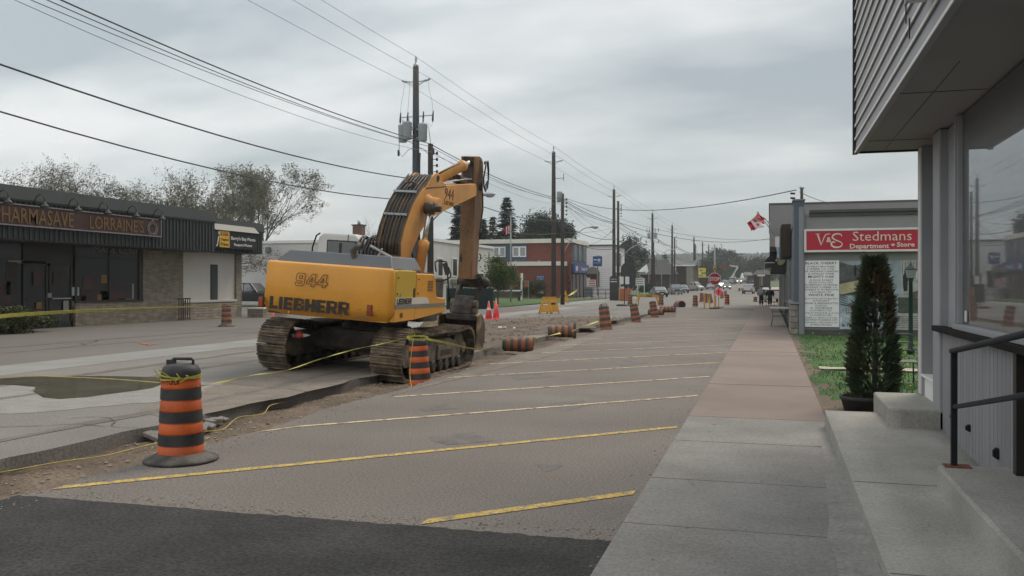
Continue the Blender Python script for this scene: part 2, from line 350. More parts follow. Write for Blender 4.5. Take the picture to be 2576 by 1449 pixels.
mk('table_top', (.40, .39, .37), .5, .08, 3)
mk('flag_red', (.52, .045, .06), .8, .08, 3)
mk('flag_white', (.60, .56, .56), .8, .05, 3)
mk('banner_blue', (.12, .26, .46), .7, .35, 2.2, col2=(.5, .52, .52), amt2=.3, scale2=1.6)
mk('awning_black', (.020, .022, .022), .6, .2, 3)
mk('skin', (.36, .20, .14), .6); mk('jacket_grey', (.20, .20, .205), .85, .1, 5); mk('jacket_black', (.014, .014, .017), .8, .2, 6)
mk('trousers', (.022, .020, .024), .85, .1, 6); mk('hair_dark', (.03, .022, .018), .8); mk('bag_white', (.5, .5, .5), .6); mk('shoe', (.015, .015, .016), .5)
mk('tyre', (.014, .014, .015), .8, .1, 8); mk('hub', (.35, .35, .36), .35, .1, 8, metal=.6)
mk('plate', (.45, .46, .48), .5)
mk('lamp_lit', (.9, .9, .85), .3, emit=(1, .93, .85), es=2.2); mk('lamp_off', (.42, .43, .44), .2, .1, 9)
mk('lamp_red', (.35, .02, .02), .3)
for n_, c_ in dict(car_charcoal=(.050, .055, .056), car_navy=(.022, .026, .036), car_slate=(.065, .072, .080), car_silver=(.33, .32, .31), car_white=(.52, .51, .50), car_beige=(.42, .39, .36), car_maroon=(.12, .02, .03), car_black=(.015, .015, .017)).items():
    mk(n_, c_, .32, .04, 2, metal=.25, coat=.5)
mk('bark', (.085, .078, .070), .95, .25, 6, .5, 20, stretch=(3, 3, .5))
mk('bark_pale', (.085, .078, .068), .95, .25, 4)
mk('bud_leaf', (.145, .138, .092), .8, .35, .8, world=True)
mk('spring_leaf', (.085, .125, .030), .8, .35, 1.2, world=True)
mk('shrub_leaf', (.052, .060, .020), .8, .4, 1.5, world=True)
mk('needle', (.034, .054, .036), .85, .35, .7, world=True)
mk('needle_pale', (.075, .105, .090), .85, .3, .7, world=True)
mk('cedar_leaf', (.034, .058, .026), .85, .6, 3.0, col2=(.060, .042, .018), amt2=.12, scale2=2.4, world=True)
mk('far_forest', (.050, .058, .036), .95, .45, .02, fine=.5, fscale=.09, world=True)
mk('mid_leaf', (.045, .060, .028), .85, .4, .4, world=True)
mk('dandelion', (.75, .60, .03), .6); mk('litter', (.62, .60, .56), .7)
mk('chimney_brick', (.10, .055, .045), .9, .2, 3)
mk('puddle', (.125, .112, .080), .12, .25, 1.2, spec=.5)
brickmat('stack_stone', (.30, .255, .195), (.20, .165, .125), (.085, .070, .055), .42, .052, .006, var=.2, bump=.8)
brickmat('block_stone', (.33, .285, .225), (.235, .195, .155), (.12, .10, .08), .55, .13, .01, var=.2, bump=.7)
brickmat('red_brick', (.20, .055, .035), (.16, .045, .030), (.15, .07, .055), .22, .075, .008, var=.12)
brickmat('field_stone', (.33, .29, .25), (.19, .165, .15), (.12, .11, .10), .34, .2, .02, var=.25)
glassmat('window_glass', (.035, .034, .034), .34, .02)
glassmat('shop_glass', (.006, .007, .008), .07, .05, wav=.05)
glassmat('car_glass', (.012, .014, .016), .18, .05)
glassmat('house_glass', (.02, .022, .025), .15, .05)
glassmat('cab_glass', (.03, .036, .036), .07, .05)
# ================================================================ THE SETTING
rnd = random.Random(7)
def nz(x, y=0, z=0): return noise.noise(Vector((x, y, z)))
def strip(name, mat, xl, xr, ys, z=0.0, skirt=.2, nx=1, kind='structure', zf=None):
    b = MB(); rows = []
    for y in ys:
        a, c = xl(y) if callable(xl) else xl, xr(y) if callable(xr) else xr
        rows.append([b.V((a + (c - a) * i / nx, y, (zf(a + (c - a) * i / nx, y) if zf else z + gz(y)))) for i in range(nx + 1)])
    for r0, r1 in zip(rows, rows[1:]):
        for i in range(nx): b.F(r0[i], r0[i + 1], r1[i + 1], r1[i], sm=bool(zf))
    if skirt:
        loop = rows[0][:] + [r[-1] for r in rows[1:]] + rows[-1][::-1][1:] + [r[0] for r in rows[::-1][1:-1]]
        low = [b.V(b.v[i] - Vector((0, 0, skirt))) for i in loop]; k = len(loop)
        for i in range(k): b.F(loop[i], low[i], low[(i + 1) % k], loop[(i + 1) % k])
    o = b.build(name, mat, fix=False); return tag(o, kind=kind)
def fr(a, b_, s):
    r = []; y = a
    while y < b_: r.append(y); y += s
    return r + [b_]
# one great sheet under everything, reaching the hills
gy = fr(-80, 140, 20) + fr(150, 340, 10) + [400, 600, 900, 1400, 2200, 3500]
b = MB(); rows = [[b.V((x, y, gz(y) - .21)) for x in (-2500, -600, -200, -60, -20, 20, 60, 200, 600, 2500)] for y in gy]
for r0, r1 in zip(rows, rows[1:]):
    for i in range(9): b.F(r0[i], r0[i + 1], r1[i + 1], r1[i])
tag(b.build('ground', 'dry_grass', fix=False), kind='structure')
jl = lambda y: -7.0 + .10 * nz(y * .6, 3) + .05 * nz(y * 2.7, 9) + (.25 * math.exp(-((y - 9.3) / .5) ** 2)) + (.9 * max(0, (y - 45) / 25))
jr = lambda y: -5.62 - .012 * max(0, y - 10) + .16 * nz(y * .5, 17) + .09 * nz(y * 2.3, 5) + .06 * nz(y * 5.3, 5) + .03 * nz(y * 13, 5)
yy = fr(-3, 66, .12)
strip('road', 'road_asphalt', -13.5, jl, yy, 0, .24)
strip('parking_pavement', 'asphalt', jr, -.97, yy, 0, .24)
strip('dirt_trench', 'dirt', -8.2, -4.9, fr(-3, 66, .09), 0, 0, nx=34,
      zf=lambda x, y: -.165 + .05 * nz(x * 1.3, y * .8) + .035 * nz(x * 4, y * 4, 2) + .018 * nz(x * 12, y * 12, 4) + .05 * max(0, 1 - abs(x - jr(y)) / .45) - (.05 if x > jr(y) + .15 or x < jl(y) - .1 else 0))
strip('gutter', 'pale_concrete', lambda y: -15.1 + .03 * nz(y, 2), -13.5, fr(-3, 66, .5), .006, .24)
strip('parking_lot', 'lot_asphalt', -60, -15.1, fr(-3, 66, 3), 0, .24)
strip('far_road', 'road_asphalt', -60, -.97, fr(66, 140, 10) + fr(145, 700, 8), 0, .1)
b = MB(); n = 150; lo = []; hi = []
for i in range(n + 1):
    x = -5.9 + 4.93 * i / n; x = max(x, jr(5.6)) if i else jr(5.6); lo.append(b.V((x, -3, .006))); hi.append(b.V((x, 5.60 + .05 * (x + 5.5) / 4.5 + .03 * nz(x * 2, 4) + .025 * nz(x * 11, 7) + .015 * nz(x * 31, 2) + (.12 * max(0, x + 1.6) * nz(x * 9, 1)), .006)))
for i in range(n): b.F(lo[i], lo[i + 1], hi[i + 1], hi[i])
tag(b.build('fresh_pavement_patch', 'fresh_asphalt', fix=False), kind='structure')
b = MB(); r9 = random.Random(21)
for i in range(260):      # crumbs of asphalt dragged over the edge
    x = -5.4 + 4.4 * r9.random(); y = 5.66 + abs(r9.gauss(0, .10)) + (.15 * r9.random() if x > -1.9 else 0); s = .003 + .005 * r9.random()
    b.cbox((x, y, .002 + s * .4), (s * 1.6, s * 1.3, s), rz=r9.random() * 3)
for i in range(900):     # grit along the trench and the walk
    y = 3 + 30 * r9.random() ** 1.7; x = (jr(y) + abs(r9.gauss(0, .22))) if r9.random() < .75 else (-.97 - abs(r9.gauss(0, .10))); s = .003 + .007 * r9.random() ** 2
    b.cbox((x, y, .002 + s * .4), (s * 1.5, s * 1.3, s), rz=r9.random() * 3)
tag(b.build('grit', 'stone', fix=False), 'loose grit scattered along the pavement edges', 'grit', kind='stuff')
# cracks: thin dark wandering lines in the old pavement
b = MB(); r9 = random.Random(33)
for (x, y, a, L_) in ((-8.3, 9.0, 1.4, 3.2), (-8.9, 12.6, .6, 2.6), (-11.8, 15.2, 1.5, 4), (-10.2, 7.6, .2, 3.2), (-12.8, 12.2, .4, 2.4), (-9.9, 20.5, 1.5, 4), (-18, 19, 1.6, 6), (-20, 26, .2, 7), (-16.6, 24, 1.5, 8)):
    n = int(L_ / .09)
    for k in range(n):
        a += r9.gauss(0, .33) * .8; x2, y2 = x + .09 * math.cos(a), y + .09 * math.sin(a); w_ = (.004 + .006 * r9.random()) * (1 if y < 14 else 1.8); nx_, ny_ = -math.sin(a) * w_, math.cos(a) * w_
        if x2 > -1.05 and x < 0 and y > 6: break
        b.quad((x - nx_, y - ny_, .0075), (x + nx_, y + ny_, .0075), (x2 + nx_, y2 + ny_, .0075), (x2 - nx_, y2 - ny_, .0075)); x, y = x2, y2
tag(b.build('pavement_cracks', 'frame_dark', fix=False), kind='structure')
strip('sidewalk', 'concrete', -.97, lambda y: .65 - .05 * 0, fr(-3, 11.3, 1.1), .012, .2)
strip('sidewalk', 'tinted_concrete', -.97, .67, fr(11.32, 140, 4), .012, .2)
strip('sidewalk_edge', 'ramp_concrete', .65, 1.0, fr(-3, 9.9, .3), -.005, .1)
# joints tooled across the sidewalk
b = MB()
for y in (4.6, 6.1, 7.6, 9.5): b.box(-.97, .65, y - .004, y + .004, .0, .0145)
for y in (15.1, 22.7, 31.2, 40): b.box(-.97, .66, y - .006, y + .006, .0, .0160)
tag(b.build('sidewalk_joints', 'joint'), kind='structure')
b = MB(); r9 = random.Random(52)      # old gum and oil spots on the walk
for i in range(90):
    x = -.9 + 2.4 * r9.random(); y = 3.5 + 9 * r9.random(); s = .004 + .012 * r9.random() ** 2
    z_ = .0150 if x < .64 else None
    if z_ is None: continue
    ring = [b.V((x + s * math.cos(a) * (.7 + .6 * r9.random()), y + s * math.sin(a) * (.7 + .6 * r9.random()), z_)) for a in (0, .9, 1.8, 2.7, 3.6, 4.5, 5.4)]; b.F(*ring)
tag(b.build('sidewalk_spots', 'frame_dark', fix=False), kind='structure')
# lawn beside the store
strip('lawn', 'grass', lambda y: .67 + .22 * max(0, nz(y * .7, 31) + .3) + (.35 if y < 13.5 else 0), 14, fr(9.95, 31.6, .35), 0, .1, nx=30,
      zf=lambda x, y: -.01 + .03 * nz(x * .8, y * .8) + .02 * nz(x * 4, y * 4))
strip('bare_soil', 'dirt', .66, 2.2, fr(11.0, 31.5, .25), 0, 0, nx=24, zf=lambda x, y: -.004 + .012 * nz(x * 3, y * 3) - (.12 if x > .90 + .6 * max(0, nz(y * .8, 1)) + (.5 if y < 13.6 else 0) else 0))
mk('sandy_path', (.40, .36, .285), .95, .15, 3, fine=.2, fscale=30)
b = MB(); pr_ = None
for i in range(90):
    x = .95 + i * .12; yc = 18.65 + .12 * nz(x * .8, 3); hw = .20 + .14 * nz(x * 1.7, 8) + .05 * nz(x * 6, 1); c_ = [b.V((x, yc + s * hw, .01 + .03 * nz(x * .8, (yc + s * hw) * .8) + .02 * nz(x * 4, (yc + s * hw) * 4) + .008)) for s in (-1, -.3, .3, 1)]
    if pr_:
        for k in range(3): b.F(pr_[k], c_[k], c_[k + 1], pr_[k + 1])
    pr_ = c_
tag(b.build('garden_path', 'sandy_path', fix=False), kind='structure')
# blades of grass near the walk: uncountable
b = MB(); r2 = random.Random(3)
for i in range(9000):
    y = 11.5 + 20 * r2.random() ** 1.3; x = .75 + 5.5 * r2.random() * (.45 + .55 * (y - 11) / 20)
    if x < .95 + .35 * nz(y * .8, 31) and r2.random() < .8: continue
    if y < 13.6 and x < 2.0 and r2.random() < .85: continue
    if 18.3 < y < 18.95: continue
    h = .025 + .035 * r2.random(); a = r2.random() * 6.28; dx, dy = .012 * math.cos(a), .012 * math.sin(a); lx, ly = (r2.random() - .5) * .05, (r2.random() - .5) * .05
    z = -.01; b.F(b.V((x - dx, y - dy, z)), b.V((x + dx, y + dy, z)), b.V((x + lx, y + ly, z + h)))
tag(b.build('grass', 'grass_blade', fix=False), 'short spring grass on the lawn beside the store wall', 'grass', kind='stuff')
b = MB()
for i in range(46):
    y = 13 + 18 * r2.random(); x = 1.2 + 4.2 * r2.random(); b.sphere((x, y, .085), (.017, .017, .010), 6, 4)
tag(b.build('dandelion_flowers', 'dandelion'), 'yellow dandelions scattered over the store lawn', 'flowers', kind='stuff')
# loose stones in the trench: uncountable
b = MB()
for i in range(2600):
    y = 3.5 + 40 * r2.random() ** 1.5; x = jl(y) + .05 + (jr(y) - jl(y)) * r2.random(); s = .008 + .022 * r2.random() ** 3
    z = -.165 + .05 * nz(x * 1.3, y * .8) + .035 * nz(x * 4, y * 4, 2); c = Vector((x, y, z + s * .3))
    pts = [b.V(c + Vector((s * (r2.random() + .5) * q[0], s * (r2.random() + .5) * q[1], s * .7 * (r2.random() + .4) * q[2]))) for q in ((1, 0, 0), (0, 1, 0), (-1, 0, 0), (0, -1, 0), (0, 0, 1), (0, 0, -1))]
    for k in range(4): b.F(pts[k], pts[(k + 1) % 4], pts[4]); b.F(pts[(k + 1) % 4], pts[k], pts[5])
tag(b.build('gravel', 'stone', fix=False), 'small stones scattered along the dirt trench', 'gravel', kind='stuff')
# loose earth spread over the far side of the roadway
def blob(name, mat, pts, z, wob=.4, seed=1, kind='structure', n=14):
    b = MB(); c = sum((Vector(p) for p in pts), Vector((0, 0))) / len(pts); ring = []
    k = len(pts)
    for i in range(k):
        p, q = Vector(pts[i]), Vector(pts[(i + 1) % k])
        for j in range(n):
            r = p.lerp(q, j / n); r += (r - c).normalized() * wob * nz(r.x * .9, r.y * .9, seed) + (r - c).normalized() * wob * .4 * nz(r.x * 3, r.y * 3, seed); ring.append(b.V((r.x, r.y, z + gz(r.y))))
    m = b.V((c.x, c.y, z + gz(c.y)))
    for i in range(len(ring)): b.F(m, ring[i], ring[(i + 1) % len(ring)])
    return tag(b.build(name, mat, fix=False), kind=kind)
blob('spilled_soil', 'soil', [(-13.2, 33), (-12.5, 42), (-8.5, 47), (-6.9, 38), (-6.95, 30), (-9, 26.5)], .009, 1.0, 2)
blob('spilled_soil', 'soil', [(-9.5, 24.5), (-7.0, 21.5), (-7.05, 27), (-9.4, 28.5)], .0135, .5, 4)
blob('spilled_soil', 'soil', [(-6.2, 45), (-4.7, 47), (-5.6, 56), (-6.6, 55)], .010, .3, 6)
_pd = [G(u, v) for u, v in ((-60, 957), (60, 949), (250, 946), (405, 950), (430, 960), (385, 977), (300, 989), (220, 1000), (150, 1005), (108, 1001), (84, 986), (90, 974), (20, 968), (-60, 967))]
blob('puddle', 'puddle', [(p.x, p.y) for p in _pd], .006, .05, 3, n=5)
blob('spilled_soil', 'soil', [(-3.2, 63), (-.9, 62.6), (-.9, 65.4), (-5.5, 65.5)], .011, .3, 11)
mk('dust_film', (.215, .178, .145), .95, .15, 2.5, fine=.25, fscale=30, col2=(.175, .150, .126), amt2=.6, scale2=3.5, sharp=.25)
mk('oil_stain', (.105, .094, .085), .8, .15, 2.5, fine=.3, fscale=50, col2=(.145, .128, .115), amt2=.6, scale2=5, sharp=.2)
mk('pale_wear', (.285, .272, .252), .9, .1, 3, fine=.2, fscale=40, col2=(.23, .215, .198), amt2=.6, scale2=4, sharp=.25)
for k, (x, y, sx_, sy_) in enumerate(((-3.2, 9.0, .35, .5), (-2.6, 12.0, .3, .6), (-4.2, 15.6, .4, .8), (-2.9, 19.0, .4, .9), (-1.9, 7.9, .22, .3), (-3.0, 24, .5, 1.2), (-4.3, 11.2, .25, .4))):
    blob('oil_stain', 'oil_stain', [(x - sx_, y), (x, y - sy_), (x + sx_, y), (x, y + sy_)], .0022, .22, 20 + k)
blob('dust_film', 'dust_film', [(-6.9, 9.0), (-6.95, 17), (-8.2, 21), (-9.2, 14), (-8.0, 9.5)], .0042, .5, 31)
blob('dust_film', 'dust_film', [(-5.45, 12), (-4.9, 20), (-5.2, 29), (-5.5, 30), (-5.7, 22), (-5.45, 14)], .0044, .18, 33)
blob('dust_film', 'dust_film', [(-12.9, 24), (-12.9, 31), (-10, 30), (-9.6, 24), (-11.3, 21)], .0046, .7, 35)
blob('pale_wear', 'pale_wear', [(.30, 2.6), (.62, 2.6), (.63, 5.2), (.64, 9.8), (.52, 9.6), (.42, 7), (.36, 5)], .0165, .10, 37)
blob('pale_wear', 'pale_wear', [(-10.9, 8.9), (-9.4, 9.2), (-8.3, 10.6), (-8.2, 12.7), (-9.9, 13.2), (-13.4, 12.1), (-13.4, 9.6)], .0035, .3, 38)
mk('tyre_mark', (.12, .105, .09), .95, .2, 3, fine=.3, fscale=40, col2=(.165, .145, .125), amt2=.6, scale2=4, sharp=.25)
def band(name, mat, pts, w_, z, seed):
    b = MB(); prev = None; pts = [Vector(p) for p in pts]; full = []
    for a, c in zip(pts, pts[1:]):
        n = max(2, int((c - a).length / .3)); full += [a.lerp(c, i / n) for i in range(n)]
    for i, p in enumerate(full):
        d = (full[min(i + 1, len(full) - 1)] - full[max(i - 1, 0)]).normalized(); nn = Vector((-d.y, d.x)); hw = w_ * (.7 + .6 * nz(p.x * 2, p.y * 2, seed)) / 2; off_ = .10 * nz(p.x, p.y, seed + 5)
        cur = [b.V((p.x + nn.x * (off_ + s * hw), p.y + nn.y * (off_ + s * hw), z)) for s in (-1, 1)]
        if prev: b.F(prev[0], prev[1], cur[1], cur[0])
        prev = cur
    tag(b.build(name, mat, fix=False), kind='structure')
for k, x in enumerate((-10.9, -12.3, -7.9)): band('tyre_marks', 'tyre_mark', [(x, 4), (x + .2, 12), (x - .2, 22), (x + .4, 40), (x + 1.2, 60)], .30, .0046 + k * .0004, k)
for k, x in enumerate((-18.2, -19.8)): band('tyre_marks', 'tyre_mark', [(x, 10), (x + .4, 25), (x + 1.6, 45), (x + 3, 60)], .35, .0046 + k * .0004, k + 7)
for k in range(9):
    a = Vector((-12.8 + k * .55, 27 + 2.2 * k % 7)); band('mud_ruts', 'dirt', [(a.x, a.y), (a.x + .5, a.y + 5), (a.x + 1.6, a.y + 12)], .5, .0145 + k * .0005, k + 20)
b = MB(); r9 = random.Random(44)
for i in range(1500):
    x = -12.8 + 6 * r9.random(); y = 24 + 22 * r9.random() ** 1.2; s = .015 + .05 * r9.random() ** 4
    c = Vector((x, y, .01 + s * .3)); v = [b.V(c + Vector((s * q[0] * (.6 + r9.random()), s * q[1] * (.6 + r9.random()), s * q[2] * (.5 + .5 * r9.random())))) for q in ((1, 0, 0), (0, 1, 0), (-1, 0, 0), (0, -1, 0), (0, 0, 1), (0, 0, -1))]
    for k in range(4): b.F(v[k], v[(k + 1) % 4], v[4])
tag(b.build('earth_clods', 'dirt', fix=False), 'clods of earth strewn over the dug-up roadway beyond the bucket', 'earth', kind='stuff')
# painted parking lines (45 degrees) and other road paint
b1, b2 = MB(), MB(); k = 0
for i, y in enumerate([7.04, 10.44, 13.5, 16.4] + [19.4 + 2.95 * j for j in range(15)]):
    L = 1.28 if i == 0 else (4.54 if i == 1 else min(4.75, 4.3 + .2 * (i % 3)))
    x0, x1 = -1.03, -1.03 - L; wd = .075 if i < 2 else .06; bb = b1 if i < 2 else b2
    segs = 10
    for s in range(segs):
        a, c = s / segs, (s + 1) / segs
        xa, xb = x0 + (x1 - x0) * a, x0 + (x1 - x0) * c; ya, yb = y - L * a, y - L * c
        xa = max(xa, jr(ya) + .03); xb = max(xb, jr(yb) + .03)
        if xa <= jr(ya) + .04: continue
        bb.quad((xa, ya - wd, .005), (xa, ya + wd, .005), (xb, yb + wd, .005), (xb, yb - wd, .005))
tag(b1.build('parking_lines', 'yellow_line', fix=False), kind='structure'); tag(b2.build('parking_lines', 'worn_line', fix=False), kind='structure')
b = MB(); r3 = random.Random(5)
for (u0, v0, u1, v1, wd) in ((1470, 794, 1580, 790, .12), (1560, 778, 1660, 781, .14), (1480, 786, 1530, 788, .2), (1640, 783, 1720, 778, .1), (1330, 796, 1400, 792, .18), (1545, 772, 1630, 770, .15), (1700, 762, 1740, 763, .12), (1400, 783, 1560, 776, .08)):
    p, q = G(u0, v0), G(u1, v1); n_ = Vector((-(q - p).y, (q - p).x, 0)).normalized() * wd
    b.quad(*[(r.x, r.y, .018) for r in (p - n_, q - n_, q + n_, p + n_)])
tag(b.build('road_paint', 'white_line', fix=False), kind='structure')
b = MB()
for (u0, v0, u1, v1, wd) in ((332, 862, 366, 860, .05), (362, 868, 400, 865, .05), (352, 864, 380, 869, .04), (1235, 783, 1345, 777, .05), (1300, 791, 1340, 789, .06), (1222, 798, 1290, 788, .05)):
    p, q = G(u0, v0), G(u1, v1); n_ = Vector((-(q - p).y, (q - p).x, 0)).normalized() * wd
    b.quad(*[(r.x, r.y, .015) for r in (p - n_, q - n_, q + n_, p + n_)])
tag(b.build('survey_paint', 'orange_paint', fix=False), kind='structure')
# broken edge of the road slab behind the first barrel
b = MB()
for k in range(9):
    y = 8.7 + k * .17; x = jl(y) + .06 + .06 * r3.random(); a = r3.random()
    b.cbox((x + .02, y, -.07 - .03 * r3.random()), (.12 + .14 * a, .10 + .08 * r3.random(), .05), rz=r3.random() * .8, rot=Matrix.Rotation(.5 * (r3.random() - .3), 3, 'Y') @ Matrix.Rotation(r3.random(), 3, 'Z'))
tag(b.build('broken_asphalt', 'road_asphalt', bevel=.01), 'broken slabs of asphalt along the road edge behind the first barrel', 'rubble', kind='stuff')
# left side: walk, lawns
strip('left_sidewalk', 'pale_concrete', -19.2, -16.2, fr(66.5, 140, 8), .012, .1)
strip('left_lawn', 'grass', -60, -19.4, fr(64, 112, 3), 0, 0, nx=14, zf=lambda x, y: .05 + .04 * nz(x * .5, y * .5))
strip('left_lawn', 'grass', -50, -18.6, fr(136, 184, 4), 0, 0, nx=10, zf=lambda x, y: .12 + .05 * nz(x * .5, y * .5) + gz(y))
# hills with forest on the skyline
def hill(name, y0, prof, dep, z0, seed):
    b = MB(); rows = []
    nx = 150
    for j in range(9):
        f = j / 8; row = []
        for i in range(nx + 1):
            x = -1700 + 2600 * i / nx; h = prof(x) * math.sin(f * PI / 2) ** 1.1
            row.append(b.V((x, y0 + dep * f + 12 * nz(x * .01, f * 3, seed), z0 + h + (3.5 * nz(x * .09, f * 9, seed) + 2.5 * nz(x * .3, f * 20, seed)) * (f > .05))))
        rows.append(row)
    for r0, r1 in zip(rows, rows[1:]):
        for i in range(nx): b.F(r0[i], r0[i + 1], r1[i + 1], r1[i], sm=True)
    return tag(b.build(name, 'far_forest', fix=False), kind='structure')
hill('hills', 1000, lambda x: 44 + 5 * nz(x * .004, 3) + 3 * nz(x * .013, 5) + (6 if x < -400 else 0), 420, 1, 2)
# tree masses clothing the hills: a far wood that reads as one mass
b = MB(); r4 = random.Random(12)
for i in range(12000):
    x = -760 + 900 * r4.random(); f = r4.random() ** .8
    h0 = (44 + 5 * nz(x * .004, 3) + 3 * nz(x * .013, 5) + (6 if x < -400 else 0)) * math.sin(f * PI / 2) ** 1.1
    y = 1000 + 420 * f; z = 1 + h0; s = 1.6 + 2.4 * r4.random(); t = r4.random() * 6
    c = Vector((x, y - 2, z + s * .4)); v = [b.V(c + Vector((s * math.cos(t + a) * (.7 + .5 * r4.random()), s * math.sin(t + a) * .8, s * (.2 * r4.random())))) for a in (0, 1.3, 2.5, 3.8, 5)]
    top = b.V(c + Vector((0, 0, s * (1.0 + r4.random() * .8))))
    for k in range(5): b.F(v[k], v[(k + 1) % 5], top)
tag(b.build('hill_forest', 'far_forest', fix=False), 'dark mixed forest covering the far hills', 'forest', kind='stuff')

# ================================================================ RIGHT: THE NEAR STOREFRONT
XW = 1.72
S = empty('corner_storefront', (XW, 11.4, 0), label='grey clapboard storefront with deep soffit and big mirror-like window, filling the right edge', cat='shop building')
def at(o, b, name, mat, par, **k):
    L = o.matrix_world.translation if False else o.location
    b.M = Matrix.Translation(-Vector(L)) if b.M is None else Matrix.Translation(-Vector(L)) @ b.M
    b.v = [v - Vector(L) for v in b.v]; b.M = None
    return b.build(name, mat, par, **k)
def child(b, name, mat, root, **k):
    b.v = [v - root.location for v in b.v]; return b.build(name, mat, root, **k)
# walls
w_ = MB(); w_.box(XW, XW + .3, 7.08, 10.30, .0, 1.20).box(XW + .03, XW + .4, 9.19, 10.28, 1.2, 3.24).box(XW - .03, XW + .4, 11.14, 11.42, -.1, 3.255)
w_.box(XW + .62, XW + 9, 11.30, 11.41, 0, 3.25).box(XW + .42, XW + .6, 10.3, 11.2, .60, 3.25)
child(w_, 'wall', 'grey_siding', S)
child(MB().box(XW - .05, XW + .45, 9.92, 10.30, -.05, 3.25), 'corner_post', 'grey_siding', S, bevel=.012)
b = MB()
for yv in (11.16, 11.24): b.box(XW - .046, XW - .028, yv, yv + .03, .4, 3.25)
child(b, 'corner_trim', 'trim_white', S)
child(MB().box(XW + .0, XW + .45, 10.3, 11.14, .10, .60).box(XW - .035, XW + .46, 10.28, 11.16, .60, .63), 'sill', 'trim_white', S, bevel=.006)
# vertical boards under the window
b = MB(); y = 7.1; kk = 0
while y < 9.85:
    wdd = .125; b.box(XW - .032, XW - .002, y, y + wdd - .008, .02, 1.20); y += wdd; kk += 1
child(b, 'board_cladding', 'grey_boards', S)
child(MB().box(XW - .045, XW + .02, 7.0, 7.09, 0, 1.2), 'corner_board', 'frame_dark', S)
b = MB().box(XW - .06, XW + .05, 2.0, 9.19, 1.24, 1.29); b.box(XW - .03, XW + .02, 9.10, 9.19, 1.29, 3.24)
b.box(XW - .05, XW - .01, 9.125, 9.15, 1.29, 3.24)
wf = child(b, 'window_frame', 'grey_siding', S, bevel=.006)
child(MB().box(XW + .01, XW + .02, 2.0, 9.10, 1.29, 3.24), 'window_glass', 'window_glass', S)
child(MB().box(XW - .115, XW + .0, 2.0, 9.98, 1.185, 1.24), 'window_ledge', 'sill_black', S, bevel=.008)
child(MB().box(XW - .008, XW + .002, 8.86, 8.92, 1.32, 1.42), 'window_sticker', 'sign_white', S)
child(MB().box(XW + .1, XW + 8, -4, 11.2, -.1, 3.2), 'interior', 'shop_dark', S)
# soffit and fascia
XF, ZS = 1.01, 3.26
b = MB().box(XF + .02, XW + 9, -3, 11.40, ZS, ZS + .05); sf = child(b, 'soffit', 'soffit_grey', S)
b = MB()
for y in (10.6, 8.05, 5.5): b.box(XF + .04, XW + .0, y - .003, y + .003, ZS - .004, ZS + .001)
b.box(XF + .30, XF + .306, 7, 11.3, ZS - .003, ZS + .001)
child(b, 'soffit_seams', 'frame_dark', S)
b = MB(); z = ZS - .02; hgt = .157; k = 0
while z < 7.4:      # bevelled clapboards: each leans out over the one below
    for (x0, y0, x1, y1) in (((XF, -3, XF, 11.42)),):
        v = [b.V((XF - .016, -3, z)), b.V((XF - .016, 11.45, z)), b.V((XF - .002, 11.45, z + hgt)), b.V((XF - .002, -3, z + hgt)), b.V((XF + .03, -3, z)), b.V((XF + .03, 11.45, z))]
        b.F(v[0], v[3], v[2], v[1]); b.F(v[0], v[1], v[5], v[4])
    z += hgt
v = child(b, 'fascia_siding', 'grey_siding', S, fix=False); b = MB(); z = ZS - .02
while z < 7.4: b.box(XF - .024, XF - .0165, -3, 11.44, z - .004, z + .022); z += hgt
child(b, 'lip_highlight', 'trim_white', S)  # added pale strip paints the highlight line along each clapboard's lip
b = MB().box(XF - .042, XF + .01, 11.40, 11.46, ZS - .03, 7.5); b.box(XF + .01, XF + 9, 11.41, 11.45, ZS - .02, 7.5)
child(b, 'fascia_corner', 'frame_dark', S)
b = MB()
for (y, z) in ((7.15, 3.60), (6.98, 3.44), (6.98, 3.76), (7.18, 3.91), (7.02, 4.07)): b.box(XF - .037, XF - .028, y, y + .012, z, z + .15)
child(b, 'siding_joint', 'frame_dark', S)
q = empty('overhead_sign', (XF - .09, 6.2, 3.5), label='white sign box on the clapboard fascia, cut off by the top edge', cat='sign'); q.location = (XF - .09, 6.2, 3.5)
child(MB().box(XF - .16, XF - .04, 3.0, 6.22, 3.47, 4.6), 'cabinet', 'sign_white', q, bevel=.01); child(MB().box(XF - .17, XF - .155, 6.16, 6.225, 3.46, 4.6), 'edge_strip', 'sign_edge', q)
# sloping ramp beside the wall, rounded step, landing
zr = lambda x, y: .03 + max(0, min(1, (y - 2.5) / 8.4)) * .17
strip('ramp', 'ramp_concrete', .62, XW + .1, fr(-3, 10.9, .45), 0, .35, nx=4, zf=zr)
b = MB()
for y in (5.2, 7.35): b.cbox((1.16, y, zr(0, y) + .0005), (1.06, .012, .004))
tag(b.build('ramp_joints', 'joint'), kind='structure')
def rrect(x0, x1, y0, y1, r, corners, n=6):
    pts = []
    for cx_, cy_, a0, key in ((x1 - r, y1 - r, 0, 'ne'), (x0 + r, y1 - r, 90, 'nw'), (x0 + r, y0 + r, 180, 'sw'), (x1 - r, y0 + r, 270, 'se')):
        if key in corners:
            for i in range(n + 1): a = math.radians(a0 + 90 * i / n); pts.append((cx_ + r * math.cos(a), cy_ + r * math.sin(a)))
        else: pts.append({'ne': (x1, y1), 'nw': (x0, y1), 'sw': (x0, y0), 'se': (x1, y0)}[key])
    return pts
o = MB().prism(rrect(1.20, XW + .04, 9.92, 11.42, .14, ('sw',)), 'z', .05, .375).build('entrance_step', 'ramp_concrete', bevel=.025, seg=3)
tag(o, 'pale concrete step with rounded corner at the foot of the grey storefront', 'step')
